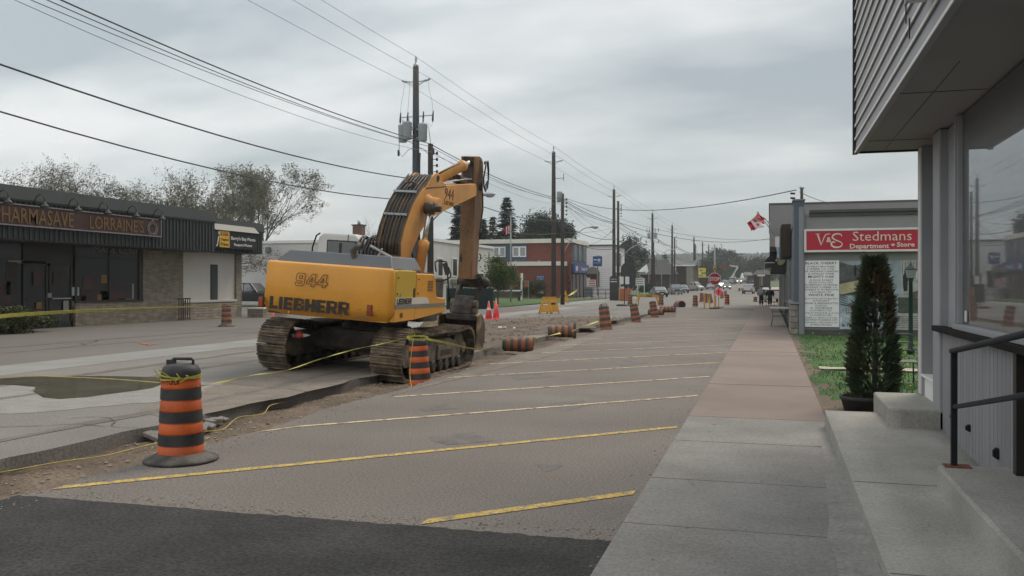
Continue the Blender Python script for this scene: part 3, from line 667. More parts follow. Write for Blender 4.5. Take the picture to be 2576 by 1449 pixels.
b = MB().prism([(XW + .1, -3), (1.22, -3), (1.20, 6.5), (1.21, 7.28), (XW + .1, 7.34)], 'z', -.1, .305)
o = b.build('entrance_landing', 'ramp_concrete', bevel=.02, seg=2); tag(o, 'raised concrete landing under the black handrail, bottom right corner', 'landing')
# handrail
q = empty('handrail', (1.32, 7.25, .305), label='black metal handrail on a rusty base plate beside the concrete landing', cat='handrail')
ang = lambda y, z0, sl: z0 + (7.25 - y) * sl
child(MB().box(1.299, 1.341, 7.229, 7.271, .31, 1.165), 'post', 'rail_black', q, bevel=.004)
child(MB().bar((1.32, 7.33, 1.155), (1.32, 4.4, 1.155 + 2.93 * .118), .046, .040), 'top_rail', 'rail_black', q, bevel=.016, seg=3)
child(MB().bar((1.32, 7.25, .745), (1.32, 4.4, .745 + 2.85 * .165), .026, .032), 'lower_rail', 'rail_black', q, bevel=.006)
child(MB().box(1.25, 1.43, 7.18, 7.31, .303, .313), 'base_plate', 'rust', q)
for i, (u, v, s, lab) in enumerate(((2441, 1077, .055, 'round black wall light low on the grey boards, middle of three'), (2512, 1141, .075, 'square black wall light low on the grey boards, nearest of three'), (2401, 1048, .045, 'small black wall light half hidden behind the handrail post'))):
    p = PX(u, v, XW - .03); o = MB().cbox((0, 0, 0), (.05, s, s * 1.1)).cbox((-.03, 0, 0), (.02, s * .7, s * .8)).build('wall_light', 'sill_black', bevel=.012, seg=3)
    o.location = p; tag(o, lab, 'outdoor light', 'black lights low on the board wall')

# ================================================================ RIGHT: STORE WITH THE MURAL
YM = 31.6
T = empty('department_store', (.8, YM, 0), label='grey single-storey store with red sign and lumber mural on its side wall', cat='shop building')
child(MB().box(1.15, 17, YM, 49.9, -.1, 4.05), 'wall', 'store_wall', T)
child(MB().box(1.3, 17.1, YM - .06, YM - .002, 3.98, 4.13).box(1.3, 17.1, YM - .12, YM - .06, 4.10, 4.19), 'eave', 'store_wall_dark', T)
child(MB().box(1.05, 17, YM - .03, YM - .002, -.1, .16), 'base_course', 'store_wall_dark', T)
b = MB().box(.80, 1.13, YM - .12, 33.2, -.05, 4.52); child(b, 'corner_pylon', 'slate_blue', T)
child(MB().box(.96, 1.12, YM - .145, YM - .121, 0, 4.3).box(1.131, 1.16, YM - .10, YM - .01, 0, 4.2).box(.76, 1.17, YM - .16, 33.3, 4.52, 4.57), 'corner_trim', 'column_grey', T)
child(MB().box(.70, .93, YM - .16, 34.6, -.05, 1.02), 'stone_base', 'field_stone', T, bevel=.03); child(MB().box(.66, .97, YM - .19, 34.7, 1.02, 1.09), 'stone_cap', 'store_wall', T)
b = MB()
for k in range(16): b.box(.815, .85, 33.2, 49.8, .9 + k * .17, 1.055 + k * .17)
child(b, 'front_siding', 'slate_blue', T); child(MB().box(.86, 1.2, 33.2, 49.9, 0, 3.9), 'front_wall', 'slate_blue', T)
for (y0, y1, z0, z1) in ((36, 39, 1, 2.6), (42.5, 44, 0, 2.3), (45, 48.5, .8, 2.6)):
    f = child(MB().box(.80, .84, y0, y1, z0, z1), 'window', 'column_grey', T); child(MB().box(.790, .80, y0 + .1, y1 - .1, z0 + .1, z1 - .1), 'pane', 'shop_glass', T)
aw = MB()
for k in range(8):
    a0, a1 = k / 8 * PI / 2, (k + 1) / 8 * PI / 2; r = .75
    aw.quad((.8 - r * math.sin(a0), 45, 2.25 + r * math.cos(a0)), (.8 - r * math.sin(a1), 45, 2.25 + r * math.cos(a1)), (.8 - r * math.sin(a1), 49.5, 2.25 + r * math.cos(a1)), (.8 - r * math.sin(a0), 49.5, 2.25 + r * math.cos(a0)))
for yv in (45, 49.5):
    aw.F(*[aw.V(p) for p in [(.8, yv, 2.25)] + [(.8 - .75 * math.sin(k / 8 * PI / 2), yv, 2.25 + .75 * math.cos(k / 8 * PI / 2)) for k in range(9)]])
child(aw, 'awning', 'awning_black', T, fix=False)
q = empty('hanging_sign_box', (.6, 36, 2.7), label='dark brown sign box projecting over the sidewalk from the store front', cat='sign')
child(MB().box(.45, .80, 35.4, 39.6, 2.75, 4.0), 'cabinet', 'dark_brown', q, bevel=.03); child(MB().box(.42, .45, 35.5, 39.5, 2.85, 3.9), 'face', 'shop_dark', q)
# Stedmans sign
p0, p1 = PY(2023, 635, YM - .2), PY(2316, 572, YM - .2)
q = empty('store_sign', ((p0.x + p1.x) / 2, YM - .1, p0.z), label='red V&S Stedmans Department Store sign with white frame on the grey side wall', cat='sign'); ql = q.location
sw, sh = p1.x - p0.x, p1.z - p0.z
child(MB().box(p0.x + .03, p1.x - .03, YM - .20, YM - .01, p0.z + .02, p1.z - .02), 'cabinet', 'sign_white', q)
fr_ = MB(); t_ = .07
for (a, c, e_, f_) in ((p0.x, p1.x, p0.z, p0.z + t_), (p0.x, p1.x, p1.z - t_, p1.z), (p0.x, p0.x + t_, p0.z + t_, p1.z - t_), (p1.x - t_, p1.x, p0.z + t_, p1.z - t_)): fr_.box(a, c, YM - .235, YM - .19, e_, f_)
child(fr_, 'frame', 'sign_white', q, bevel=.008)
child(MB().box(p0.x + t_, p1.x - t_, YM - .215, YM - .205, p0.z + t_, p1.z - t_), 'face', 'sign_red', q)
def stx(body, fx, fz, size, **k):
    return text(body, size, 'sign_cream', q, (p0.x + sw * fx - ql.x, YM - .222 - ql.y, p0.z + sh * fz - ql.z), R_FRONT, **k)
# V with a swash, ampersand, S with a curled foot
b = MB()
def stroke(b, pts, ws, y0=-.006, y1=0):
    n = len(pts); L, R_ = [], []
    for i in range(n):
        a, c = Vector(pts[max(i - 1, 0)]), Vector(pts[min(i + 1, n - 1)]); d = (c - a).normalized(); nn = Vector((-d.y, d.x)); w2 = ws[i] / 2
        L.append(Vector(pts[i]) + nn * w2); R_.append(Vector(pts[i]) - nn * w2)
    A = [b.V((p.x, y0, p.y)) for p in L]; B = [b.V((p.x, y0, p.y)) for p in R_]
    for i in range(n - 1): b.F(A[i], A[i + 1], B[i + 1], B[i])
def spl(pts, n=6):
    r = []; k = len(pts)
    for i in range(k - 1):
        p0_, p1_, p2_, p3_ = [Vector(pts[max(0, min(k - 1, i + j))]) for j in (-1, 0, 1, 2)]
        for s in range(n):
            t = s / n; r.append(.5 * ((2 * p1_) + (-p0_ + p2_) * t + (2 * p0_ - 5 * p1_ + 4 * p2_ - p3_) * t * t + (-p0_ + 3 * p1_ - 3 * p2_ + p3_) * t ** 3))
    return r + [Vector(pts[-1])]
def sgn(zx, zy): return ((zx - 75) / 1485 * sw * .955 + sw * .022, (413 - zy) / 290 * sh * .80 + sh * .10)
V1 = [sgn(x, y) for x, y in ((222, 158), (245, 235), (275, 345))]; stroke(b, V1, [.05, .055, .02])
V2 = spl([sgn(x, y) for x, y in ((272, 345), (300, 260), (325, 195), (355, 168), (400, 165))]); stroke(b, V2, [.018 + .014 * math.sin(i / len(V2) * PI) for i in range(len(V2))])
stroke(b, [sgn(190, 160), sgn(262, 160)], [.012, .012])
S1 = spl([sgn(x, y) for x, y in ((552, 210), (545, 178), (490, 165), (440, 185), (428, 225), (470, 262), (530, 290), (560, 325), (535, 365), (480, 375), (430, 358), (412, 320), (435, 290), (465, 300))])
stroke(b, S1, [.018 + .030 * abs(math.sin(i / len(S1) * PI * 2.0)) + .012 * (i / len(S1)) for i in range(len(S1))])
b.v = [v + Vector((p0.x, YM - .217, p0.z)) for v in b.v]
child(b, 'lettering', 'sign_cream', q, fix=False)
stx('&', .195, .43, .24, bold=.006)
stx('Stedmans', .425, .47, .36, bold=-.001, width=sw * .50, height=sh * .40)
stx('Department', .40, .15, .2, bold=.005, width=sw * .335, height=sh * .27)
stx('Store', .80, .205, .2, bold=.006, width=sw * .15, height=sh * .20)
leaf = [(0, .5), (.1, .3), (.2, .35), (.17, .12), (.35, .28), (.42, .2), (.55, .22), (.45, .02), (.5, -.05), (.22, -.22), (.25, -.32), (.03, -.28), (.03, -.5), (-.03, -.5), (-.03, -.28), (-.25, -.32), (-.22, -.22), (-.5, -.05), (-.45, .02), (-.55, .22), (-.42, .2), (-.35, .28), (-.17, .12), (-.2, .35), (-.1, .3)]
child(MB().prism([(p0.x + sw * .768 + x * .12, p0.z + sh * .28 + y * .12) for x, y in leaf], 'y', YM - .224, YM - .214), 'maple_leaf', 'sign_cream', q)
# list board
a, c = PY(2021, 822, YM - .05), PY(2111, 655, YM - .05)
q = empty('donor_board', ((a.x + c.x) / 2, YM - .03, a.z), label='tall white board listing lumber donors in small capitals, left of the mural', cat='sign board'); ql = q.location
child(MB().box(a.x, c.x, YM - .05, YM - .003, a.z, c.z), 'panel', 'mural_list', q)
lines = [('BLACK CHERRY', 1), ('', .25), ('MURRAY BROTHERS', 0), ('LUMBER CO. LTD.', 0), ('DR. ANDREW CHAPESKI', 0), ('& SHIRLEY WEIR', 0), ('MIGHTY OAK', 1), ('', .25), ('GULICK FOREST', 0), ('PRODUCTS LTD.', 0), ('IN MEMORY OF FRANK', 0), ('PASTWAY LUMBER CO.', 0), ('ROBERT D. ROBINSON', 0), ('LOGGING LTD.', 0), ('WHITE PINE', 1), ('', .25), ('ALGONQUIN FORESTRY', 0), ('AUTHORITY', 0), ('ERNIE & BERNADETTE', 0), ('DUDACK', 0), ('G. VISNESKIE', 0), ('LOGGING LTD.', 0), ('JOE RUMLESKIE & SON', 0), ('LOGGING LTD.', 0), ('HARRY J. SEARSON LTD.', 0), ('PASTWAY PLANING LTD.', 0), ('THOMAS J. NEUMAN LTD.', 0), ('ZURACON INC.', 0)]
tot = sum(1.45 if k == 1 else (1 if k == 0 else k) for _, k in lines); hh = (c.z - a.z) * .97 / tot; z = c.z - (c.z - a.z) * .015; wdm = c.x - a.x
for s, k in lines:
    if not s: z -= hh * k; continue
    sz = hh * (1.45 if k == 1 else 1); z -= sz
    wd_ = min(wdm * .95, (.073 if k == 1 else .052) * len(s) * wdm)
    text(s, sz, 'decal_black', q, ((a.x + c.x) / 2 - wd_ / 2 - ql.x, YM - .053 - ql.y, z + sz * .2 - ql.z), R_FRONT, bold=.001 if k else 0, ext=.001, width=wd_, height=sz * .70, res=1)
# mural: painted logging scene on flat panels
m0, m1 = PY(2112, 828, YM - .05), PY(2325, 655, YM - .05)
q = empty('logging_mural', ((m0.x + m1.x) / 2, YM - .03, m0.z), label='painted mural of loggers, river, timber slide and log piles on the store side wall', cat='mural'); ql = q.location
x1m = m1.x + 1.2; H = m1.z - m0.z; W = x1m - m0.x
def mpan(name, col, pts, lay, mt=None):
    if mt is None: mt = mk('mural_' + name, col, .6, .22, 4, fine=.15, fscale=14)
    b = MB(); b.F(*[b.V((m0.x + x * 2.45, YM - .05 - .0025 * lay, m0.z + y * H)) for x, y in pts]); return child(b, name, mt, q, fix=False)
child(MB().box(m0.x, x1m, YM - .05, YM - .003, m0.z, m1.z), 'panel', mk('mural_base', (.26, .31, .33), .6, .25, 2), q)
WX = W / 2.45
mpan('treeline', (.085, .095, .095), [(0, .99), (0, .70), (.5, .74), (.5, .96), (.4, .95), (.3, .96), (.2, .93), (.1, .95)], 1)
mpan('log_deck', (.085, .070, .060), [(0, .70), (.45, .80), (.6, .80), (.6, .70), (.42, .74), (0, .66)], 2)
mpan('timber_slide', (.40, .365, .22), [(0, .66), (.3, .73), (.62, .82), (.62, .76), (.3, .58), (0, .50)], 3)
mpan('riverbank', (.045, .042, .038), [(0, .50), (.3, .58), (.55, .72), (.62, .70), (.42, .56), (.2, .51), (0, .49)], 4)
mpan('rapids', (.30, .36, .40), [(0, .45), (.25, .52), (.3, .40), (.26, .1), (.05, .12), (0, .25)], 2)
mpan('snow', (.44, .50, .54), [(0, 0), (0, .22), (.12, .27), (.26, .12), (.45, .10), (.45, 0)], 5)
mpan('sawmill', (.36, .36, .34), [(.78, 1), (.78, .47), (WX, .47), (WX, 1)], 1)
mpan('pine_bank', (.060, .075, .050), [(.74, .47), (.74, .22), (WX, .22), (WX, .44), (1.1, .46)], 2)
mpan('log_pile', (.36, .35, .32), [(.74, .24), (.74, 0), (WX, 0), (WX, .24)], 3)
r5 = random.Random(8)
for k in range(7): mpan('log', (.10, .10, .10), [(.74, .20 - k * .027), (WX, .195 - k * .026), (WX, .19 - k * .026), (.74, .192 - k * .027)], 4, MATS.get('mural_log'))
for k in range(9): mpan('tree_stem', (.03, .03, .03), [(.79 + k * .035, .99), (.79 + k * .035, .80), (.795 + k * .035, .80), (.796 + k * .035, .99)], 3, MATS.get('mural_tree_stem'))
def fig(x, y, s, col, nm):
    mpan(nm, col, [(x - .02 * s, y), (x - .028 * s, y + .10 * s), (x - .03 * s, y + .2 * s), (x - .012 * s, y + .235 * s), (x - .014 * s, y + .27 * s), (x + .014 * s, y + .27 * s), (x + .012 * s, y + .235 * s), (x + .032 * s, y + .2 * s), (x + .024 * s, y + .1 * s), (x + .022 * s, y)], 6, MATS.get('mural_' + nm))
fig(.20, .78, .6, (.02, .02, .025), 'logger'); fig(.42, .72, .75, (.02, .02, .025), 'logger'); fig(.83, .56, 1.1, (.05, .042, .035), 'logger'); fig(1.02, .60, 1.0, (.05, .05, .06), 'logger')
mpan('shirt', (.5, .5, .48), [(.96, .72), (.96, .84), (1.02, .88), (1.06, .82), (1.05, .70)], 7); mpan('fallen_log', (.11, .09, .075), [(.86, .46), (.9, .54), (1.08, .60), (1.08, .53), (.92, .45)], 5)
mpan('log_raft', (.13, .13, .14), [(.08, .22), (.10, .37), (.17, .40), (.24, .36), (.2, .2)], 6)
for k in range(4):
    for j in range(3): mpan('log_end', (.48, .47, .42), [(.105 + j * .028 + .011 * math.cos(t), .23 + k * .032 + .013 * math.sin(t)) for t in (0, 1, 2, 3, 4, 5)], 7, MATS.get('mural_log_end'))
mpan('horse', (.035, .03, .028), [(.20, .14), (.18, .3), (.22, .34), (.28, .33), (.27, .22), (.255, .13), (.24, .22), (.215, .24)], 8)
for k in range(5): mpan('bough', (.05, .10, .10), [(0, .52 - k * .035), (.10, .47 - k * .03), (.11, .455 - k * .03), (0, .505 - k * .035)], 6, MATS.get('mural_bough'))
text('In The Gre', .14, 'decal_black', q, (m0.x + .08 - ql.x, YM - .08 - ql.y, m0.z + .04 * H - ql.z), R_FRONT, bold=.002, ext=.001, width=.60)
# upper building further along
U = empty('tall_corner_building', (.8, 50, 0), label='tall plain grey building whose upper storey juts out over the sidewalk', cat='building')
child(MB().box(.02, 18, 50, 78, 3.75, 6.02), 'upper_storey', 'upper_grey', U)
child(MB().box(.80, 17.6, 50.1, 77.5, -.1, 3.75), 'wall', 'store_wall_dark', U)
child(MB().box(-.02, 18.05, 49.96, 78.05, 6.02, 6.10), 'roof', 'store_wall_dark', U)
child(MB().prism([(.02, 3.9), (.02, 3.5), (-.35, 3.1), (.8, 3.1), (.8, 3.9)], 'y', 58, 77), 'awning', 'awning_black', U)
b = MB()
for y in (52, 60, 68): b.box(.785, .80, y, y + 5, .6, 2.6)
child(b, 'window', 'shop_glass', U)
child(MB().box(-.30, -.28, 57.5, 58.2, 2.45, 3.05).box(-.30, .8, 57.85, 57.9, 3.05, 3.1), 'blade_sign', 'sign_white', U)
# service mast on the pylon
q = empty('service_mast', (1.08, 32.2, 4.52), label='electric service mast with insulators on the corner pylon of the store', cat='service mast')
child(MB().tube([(1.08, 32.2, 4.5), (1.08, 32.2, 5.0)], .05, 8), 'mast', 'pole_wood', q); b = MB().lathe([(.06, 0), (.09, .05), (.03, .1)], 10, (1.08, 32.2, 4.98))
child(b, 'weatherhead', 'zinc', q)
for z in (4.66, 4.82): child(MB().tube([(.86, 32.1, z), (.70, 32.1, z + .01)], .035, 8), 'insulator', 'decal_black', q)
# ================================================================ THE EXCAVATOR
EX = empty('excavator', (-7.98, 17.1, -.085), rot=(0, math.radians(4.1), 0), label='big yellow tracked excavator parked tilted with one track in the trench, bucket down', cat='excavator')
EM = Matrix.Translation(EX.location) @ Matrix.Rotation(math.radians(4.1), 4, 'Y'); EI = EM.inverted()
def LX(u, v, xl):       # photograph point carried onto the machine's own plane x = xl  ->  (y, z) in machine coordinates
    o = EI @ Vector((0, 0, EYE)); d = EI.to_3x3() @ ray(u, v); t = (xl - o.x) / d.x; p = o + d * t; return (p.y, p.z)
def LY(u, v, yl):
    o = EI @ Vector((0, 0, EYE)); d = EI.to_3x3() @ ray(u, v); t = (yl - o.y) / d.y; p = o + d * t; return (p.x, p.z)
def eb(b, name, mat, par=None, **k): return b.build(name, mat, par or EX, **k)
# --- tracks
def track(xc, xo):
    W2 = .31; y0, y1, R, zc = -2.15 + .50, 2.15 - .50, .46, .50
    path = []          # closed loop of (y, z) with outward normal
    n = 14
    for i in range(n + 1): a = PI / 2 + PI * i / n; path.append((y0 + R * math.cos(a), zc + R * math.sin(a)))
    for i in range(1, 18): path.append((y0 + (y1 - y0) * i / 18, zc - R))
    for i in range(n + 1): a = -PI / 2 + PI * i / n; path.append((y1 + R * .92 * math.cos(a), zc - .04 + R * .92 * math.sin(a)))
    for i in range(1, 18):
        f = i / 18; sag = -.055 * math.sin(f * 2 * PI) ** 2 - (.05 if .3 < f < .8 else 0) * math.sin((f - .3) / .5 * PI)
        path.append((y1 + (y0 - y1) * f, zc - .04 + R * .92 + (.04 + R * .08) * f + sag))
    # resample at equal steps
    P_ = [Vector(p) for p in path] + [Vector(path[0])]; L = [0]
    for a, c in zip(P_, P_[1:]): L.append(L[-1] + (c - a).length)
    tot = L[-1]; ns = 54; b = MB(); links = MB(); links2 = MB()
    def atd(d):
        d %= tot
        for i in range(len(L) - 1):
            if L[i + 1] >= d: f = (d - L[i]) / max(1e-6, L[i + 1] - L[i]); return P_[i].lerp(P_[i + 1], f)
    cen = Vector(((y0 + y1) / 2, zc))
    for k in range(ns):
        d = tot * k / ns; st = tot / ns; p = atd(d); q = atd(d + st * .93); t = (q - p).normalized(); nn = Vector((t.y, -t.x))
        mid = (p + q) / 2
        ref = Vector((max(y0, min(y1, mid.x)), zc))
        if nn.dot(mid - ref) < 0: nn = -nn
        for (f0, f1, h) in ((0, 1, .028), (0, .16, .062), (.42, .52, .048), (.78, .88, .048)):
            a0, a1 = p.lerp(q, f0), p.lerp(q, f1); lo = -.01
            vs_ = [b.V((x, r.x + nn.x * hh, r.y + nn.y * hh)) for x in (xc - W2, xc + W2) for r, hh in ((a0, lo), (a1, lo), (a1, h), (a0, h))]
            for qd in ((0, 1, 2, 3), (7, 6, 5, 4), (0, 4, 5, 1), (1, 5, 6, 2), (2, 6, 7, 3), (3, 7, 4, 0)): b.F(*[vs_[i] for i in qd])
        for sx, links_ in ((-.11, links), (.11, links2)):
            a0, a1 = p - nn * .0, q - nn * .0
            vs_ = [links_.V((x, r.x + nn.x * hh, r.y + nn.y * hh)) for x in (xc + sx - .03, xc + sx + .03) for r, hh in ((a0, -.10), (a1, -.10), (a1, -.012), (a0, -.012))]
            for qd in ((0, 1, 2, 3), (7, 6, 5, 4), (0, 4, 5, 1), (1, 5, 6, 2), (2, 6, 7, 3), (3, 7, 4, 0)): links_.F(*[vs_[i] for i in qd])
    tr = eb(b, 'track', 'track_steel')
    for lk2 in (links, links2): eb(lk2, 'chain_link', 'greasy_steel', tr)
    s = 1 if xc > 0 else -1
    f = MB().prism([(y0 - .05, .30), (y1 - .25, .26), (y1 - .2, .42), (y1 - .5, .66), (.9, .66), (.75, .72), (-.9, .74), (y0 + .1, .66)], 'x', xc - .19, xc + .19)
    fr = eb(f, 'track_frame', 'mud_steel', bevel=.02)
    eb(MB().box(xc + s * .19, xc + s * .235, -.05, .95, .30, .60), 'frame_cover', 'mud_steel', fr, bevel=.015)
    eb(MB().box(xc + s * .19, xc + s * .225, -.95, -.35, .34, .62), 'frame_cover', 'mud_steel', fr, bevel=.015)
    eb(MB().box(xc + s * .235, xc + s * .24, .12, .78, .38, .50), 'step_recess', 'greasy_steel', fr)
    for k in range(8):
        yv = -1.35 + k * .38; eb(MB(Matrix.Translation((xc, yv, .185)) @ Matrix.Rotation(PI / 2, 4, 'Y')).lathe([(.10, -.24), (.125, -.22), (.125, -.15), (.085, -.14), (.085, .14), (.125, .15), (.125, .22), (.10, .24)], 14), 'roller', 'greasy_steel')
    for yv in (-.7, .6): eb(MB(Matrix.Translation((xc, yv, .82)) @ Matrix.Rotation(PI / 2, 4, 'Y')).lathe([(.07, -.2), (.07, .2)], 12), 'carrier_roller', 'greasy_steel')
    g = MB(Matrix.Translation((xc, y0, zc)) @ Matrix.Rotation(PI / 2, 4, 'Y')).lathe([(.22, -.22), (.22, -.10), (.40, -.05), (.40, .05), (.22, .10), (.22, .22)], 20); eb(g, 'sprocket', 'mud_steel')
    g = MB(Matrix.Translation((xc, y1, zc - .04)) @ Matrix.Rotation(PI / 2, 4, 'Y')).lathe([(.12, -.20), (.14, -.1), (.36, -.09), (.37, -.03), (.33, 0), (.37, .03), (.36, .09), (.14, .1), (.12, .20)], 24); eb(g, 'idler_wheel', 'mud_steel')
track(-1.19, -1.5); track(1.19, 1.5)
b = MB().box(-.95, .95, -.75, .75, .38, .82).prism([(-1.1, .45), (1.1, .45), (1.1, .62), (.8, .84), (-.8, .84), (-1.1, .62)], 'y', -.9, -.35).prism([(-1.1, .45), (1.1, .45), (1.1, .62), (.8, .84), (-.8, .84), (-1.1, .62)], 'y', .35, .9)
eb(b, 'carbody', 'greasy_steel', bevel=.03)
eb(MB().lathe([(.72, .80), (.72, .90), (.64, .92), (.64, 1.12)], 32), 'slew_ring', 'greasy_steel')
# --- upper structure.  counterweight plan: rounded corners and a slightly bowed back
xl, xr, yb = -1.45, 1.36, -2.42
def cwplan(inset=0):
    pts = []
    for i in range(9):
        f = i / 8; x = xl + .22 + (xr - xl - .34) * f; pts.append((x, yb + inset + .16 * (2 * abs(f - .55)) ** 2.4 * (1 if f < .55 else .25)))
    right = [(xr - .05 - inset * .5, yb + .055 + inset), (xr - inset, yb + .13 + inset * .5), (xr - inset, yb + .16), (xr - .57, yb + .165)]
    left = [(xl + inset, yb + 1.0), (xl + inset, yb + .42 + inset), (xl + .04 + inset, yb + .30 + inset), (xl + .11, yb + .20 + inset)]
    return left + pts + right + [(xr - .57, yb + 1.0)]
zb, zt = 1.14, 2.135
b = MB(); lv = [(zb, .16), (zb + .10, .05), (zb + .22, .0), (zt - .09, .02), (zt - .03, .045), (zt, .10)]
rings = [[b.V((x, y, z)) for x, y in cwplan(i)] for z, i in lv]
for a, c in zip(rings, rings[1:]):
    n = len(a)
    for j in range(n): b.F(a[j], a[(j + 1) % n], c[(j + 1) % n], c[j], sm=True)
b.F(*rings[0][::-1]); b.F(*rings[-1])
CW = eb(b, 'counterweight', 'machine_yellow')
m_ = CW.modifiers.new('edges', 'EDGE_SPLIT'); m_.split_angle = math.radians(35)
eb(MB().box(xl + .15, xr - .1, yb + .3, yb + .95, zb - .01, zb + .02), 'underside', 'greasy_steel', CW)
# block letters cut from straight pieces, and outlined numerals
BL = {'L': [(0, 0, .34, 1), (.34, 0, .78, .26)], 'I': [(0, 0, .36, 1)], 'E': [(0, 0, .34, 1), (.34, 0, .84, .22), (.34, .39, .76, .61), (.34, .78, .84, 1)],
      'B': [(0, 0, .34, 1), (.34, 0, .70, .2), (.34, .41, .70, .59), (.34, .8, .70, 1), (.70, .05, .95, .46), (.70, .54, .91, .95)], 'H': [(0, 0, .34, 1), (.34, .38, .6, .62), (.6, 0, .94, 1)],
      'R': [(0, 0, .34, 1), (.34, .8, .70, 1), (.34, .41, .70, .59), (.70, .46, .94, .95)]}
BW = {'L': .86, 'I': .44, 'E': .92, 'B': 1.03, 'H': 1.02, 'R': 1.05}
def block(word, w, h, mat, par, org, axis):
    tot = sum(BW[c] for c in word); k = w / tot; x = 0; b = MB()
    def q(pts):
        f = []
        for (a, z) in pts: f.append((org[0] + a, org[1], org[2] + z) if axis == 'y' else (org[0], org[1] + a, org[2] + z))
        b.quad(*f)
    for c in word:
        for (x0, z0, x1, z1) in BL[c]: q([(x + x0 * k, z0 * h), (x + x1 * k, z0 * h), (x + x1 * k, z1 * h), (x + x0 * k, z1 * h)])
        if c == 'R': q([(x + .62 * k, 0), (x + 1.0 * k, 0), (x + .72 * k, .41 * h), (x + .38 * k, .41 * h)])
        x += BW[c] * k
    return b.build('lettering', mat, par, fix=False)
NUM = {'4': ([(0, .2), (0, .38), (.36, 1), (.66, 1), (.66, .38), (.8, .38), (.8, .2), (.66, .2), (.66, 0), (.42, 0), (.42, .2)], [(.22, .38), (.42, .38), (.42, .72)]),
       '9': ([(0, .12), (.12, 0), (.62, 0), (.75, .12), (.75, .88), (.62, 1), (.12, 1), (0, .88), (0, .5), (.12, .38), (.50, .38), (.50, .2), (.26, .2), (.26, .26), (0, .26)], [(.26, .58), (.5, .58), (.5, .8), (.26, .8)])}
def numerals(word, w, h, t, mat, par, org, axis, sl=.16):
    b = MB(); k = w / (len(word) * .92)
    for i, c in enumerate(word):
        for lp in NUM[c]:
            pp = [((i * .92 + x) * k + z * h * sl, z * h) for x, z in lp]
            for p, q in zip(pp, pp[1:] + pp[:1]):
                P3 = lambda r: (org[0] + r[0], org[1], org[2] + r[1]) if axis == 'y' else (org[0], org[1] + r[0], org[2] + r[1])
                b.bar(P3(p), P3(q), t, .006, up=(0, 1, 0) if axis == 'y' else (1, 0, 0))
    return b.build('lettering', mat, par)
# rear writing, lamps; small nubs
def rear(u, v, dy=-.006): x, z = LY(u, v, yb + .02); return x, z
def rtext(body, u0, v0, u1, v1, **k):
    x0, z0 = LY(u0, v0, yb - .0); x1, z1 = LY(u1, v1, yb - .0); yk = k.pop('y', yb - .004)
    return text(body, .3, k.pop('mat', 'decal_black'), CW, (x0, yk, z0), R_FRONT, width=x1 - x0, height=abs(z1 - z0), **k)
xa, za = LY(678, 776, yb); xb_, _ = LY(880, 790, yb)
block('LIEBHERR', xb_ - xa, .235, 'decal_black', CW, (xa, yb - .012, za + .004), 'y')
xa, za = LY(742, 717, yb); xb_, _ = LY(826, 718, yb)
numerals('944', xb_ - xa, .235, .013, 'decal_brown', CW, (xa, yb - .010, za - .006), 'y')
for (u, v) in ((648, 760), (929, 781)):
    x, z = LY(u, v, yb); yk = yb + (.10 if u < 700 else .0)
    l = eb(MB().box(x - .048, x + .048, yk - .004, yk + .06, z - .10, z + .10), 'rear_lamp', 'decal_brown', CW)
    eb(MB().box(x - .036, x + .036, yk - .012, yk, z - .085, z + .085), 'lens', 'red_lens', l, bevel=.006)
eb(MB().lathe([(.008, -.03), (.02, 0), (.008, .03)], 8, (LY(727, 786, yb)[0], yb - .01, LY(727, 786, yb)[1])), 'lifting_eye', 'machine_yellow', CW)
# side compartment doors and the long skirt
ye = LX(1120, 760, xr)[0]; y1_, y2_ = LX(983, 740, xr)[0], LX(1046, 740, xr)[0]
y1_ = yb + .165; zs0 = 1.14; zt2 = LX(1095, 684, xr)[1]
yA = y1_; yF = LX(1097, 690, xr)[0]
door = MB().prism([(yA + .008, zs0 + .30), (y2_ - .008, zs0 + .30), (y2_ - .008, zt - .045), (y2_ - .05, zt - .02), (yA + .05, zt - .02), (yA + .008, zt - .045)], 'x', xr - .55, xr - .004)
dr = eb(door, 'side_door', 'panel_yellow', bevel=.02)
eb(MB().box(xr - .006, xr + .006, y2_ - .12, y2_ - .05, 1.60, 1.78), 'latch', 'greasy_steel', dr)
fp = MB().prism([(y2_ + .008, zs0 + .30), (ye, zs0 + .30), (ye, zs0 + .43), (yF + .16, zs0 + .46), (yF + .09, zs0 + .53), (yF + .02, zt - .16), (yF - .10, zt - .07), (y2_ + .008, zt - .07)], 'x', xr - .62, xr)
eb(fp, 'side_panel', 'machine_yellow', bevel=.025, seg=3)
sk = MB().prism([(yA + .008, zs0 + .02), (y2_ - .008, zs0 + .035), (y2_ - .008, zs0 + .288), (yA + .008, zs0 + .288)], 'x', xr - .5, xr + .004)
eb(sk, 'skirt', 'machine_yellow', bevel=.012)
sk = MB().prism([(y2_ + .008, zs0 + .035), (ye, zs0 + .14), (ye, zs0 + .288), (y2_ + .008, zs0 + .288)], 'x', xr - .5, xr)
eb(sk, 'skirt', 'machine_yellow', bevel=.012)
st = eb(MB().prism([(yA + .01, 1.405), (ye - .02, 1.405), (ye - .02, 1.475), (yA + .01, 1.475)], 'x', xr, xr + .009), 'grey_stripe', 'decal_grey')
eb(MB().prism([(yA + .01, 1.478), (y2_ + .42, 1.478), (y2_ + .74, 1.478), (y2_ + .62, 1.585), (y2_ + .50, 1.605), (yA + .01, 1.605)], 'x', xr, xr + .008), 'white_stripe', 'decal_white')
block('LIEBHERR', (y2_ - yA) * .74, .112, 'decal_black', EX, (xr + .014, yA + .05, 1.486), 'x')
text('96', .12, 'decal_brown', EX, (xr + .014, yA + .24, zs0 + .10), R_RIGHT, bold=.002, width=.13, height=.10, ext=.002)
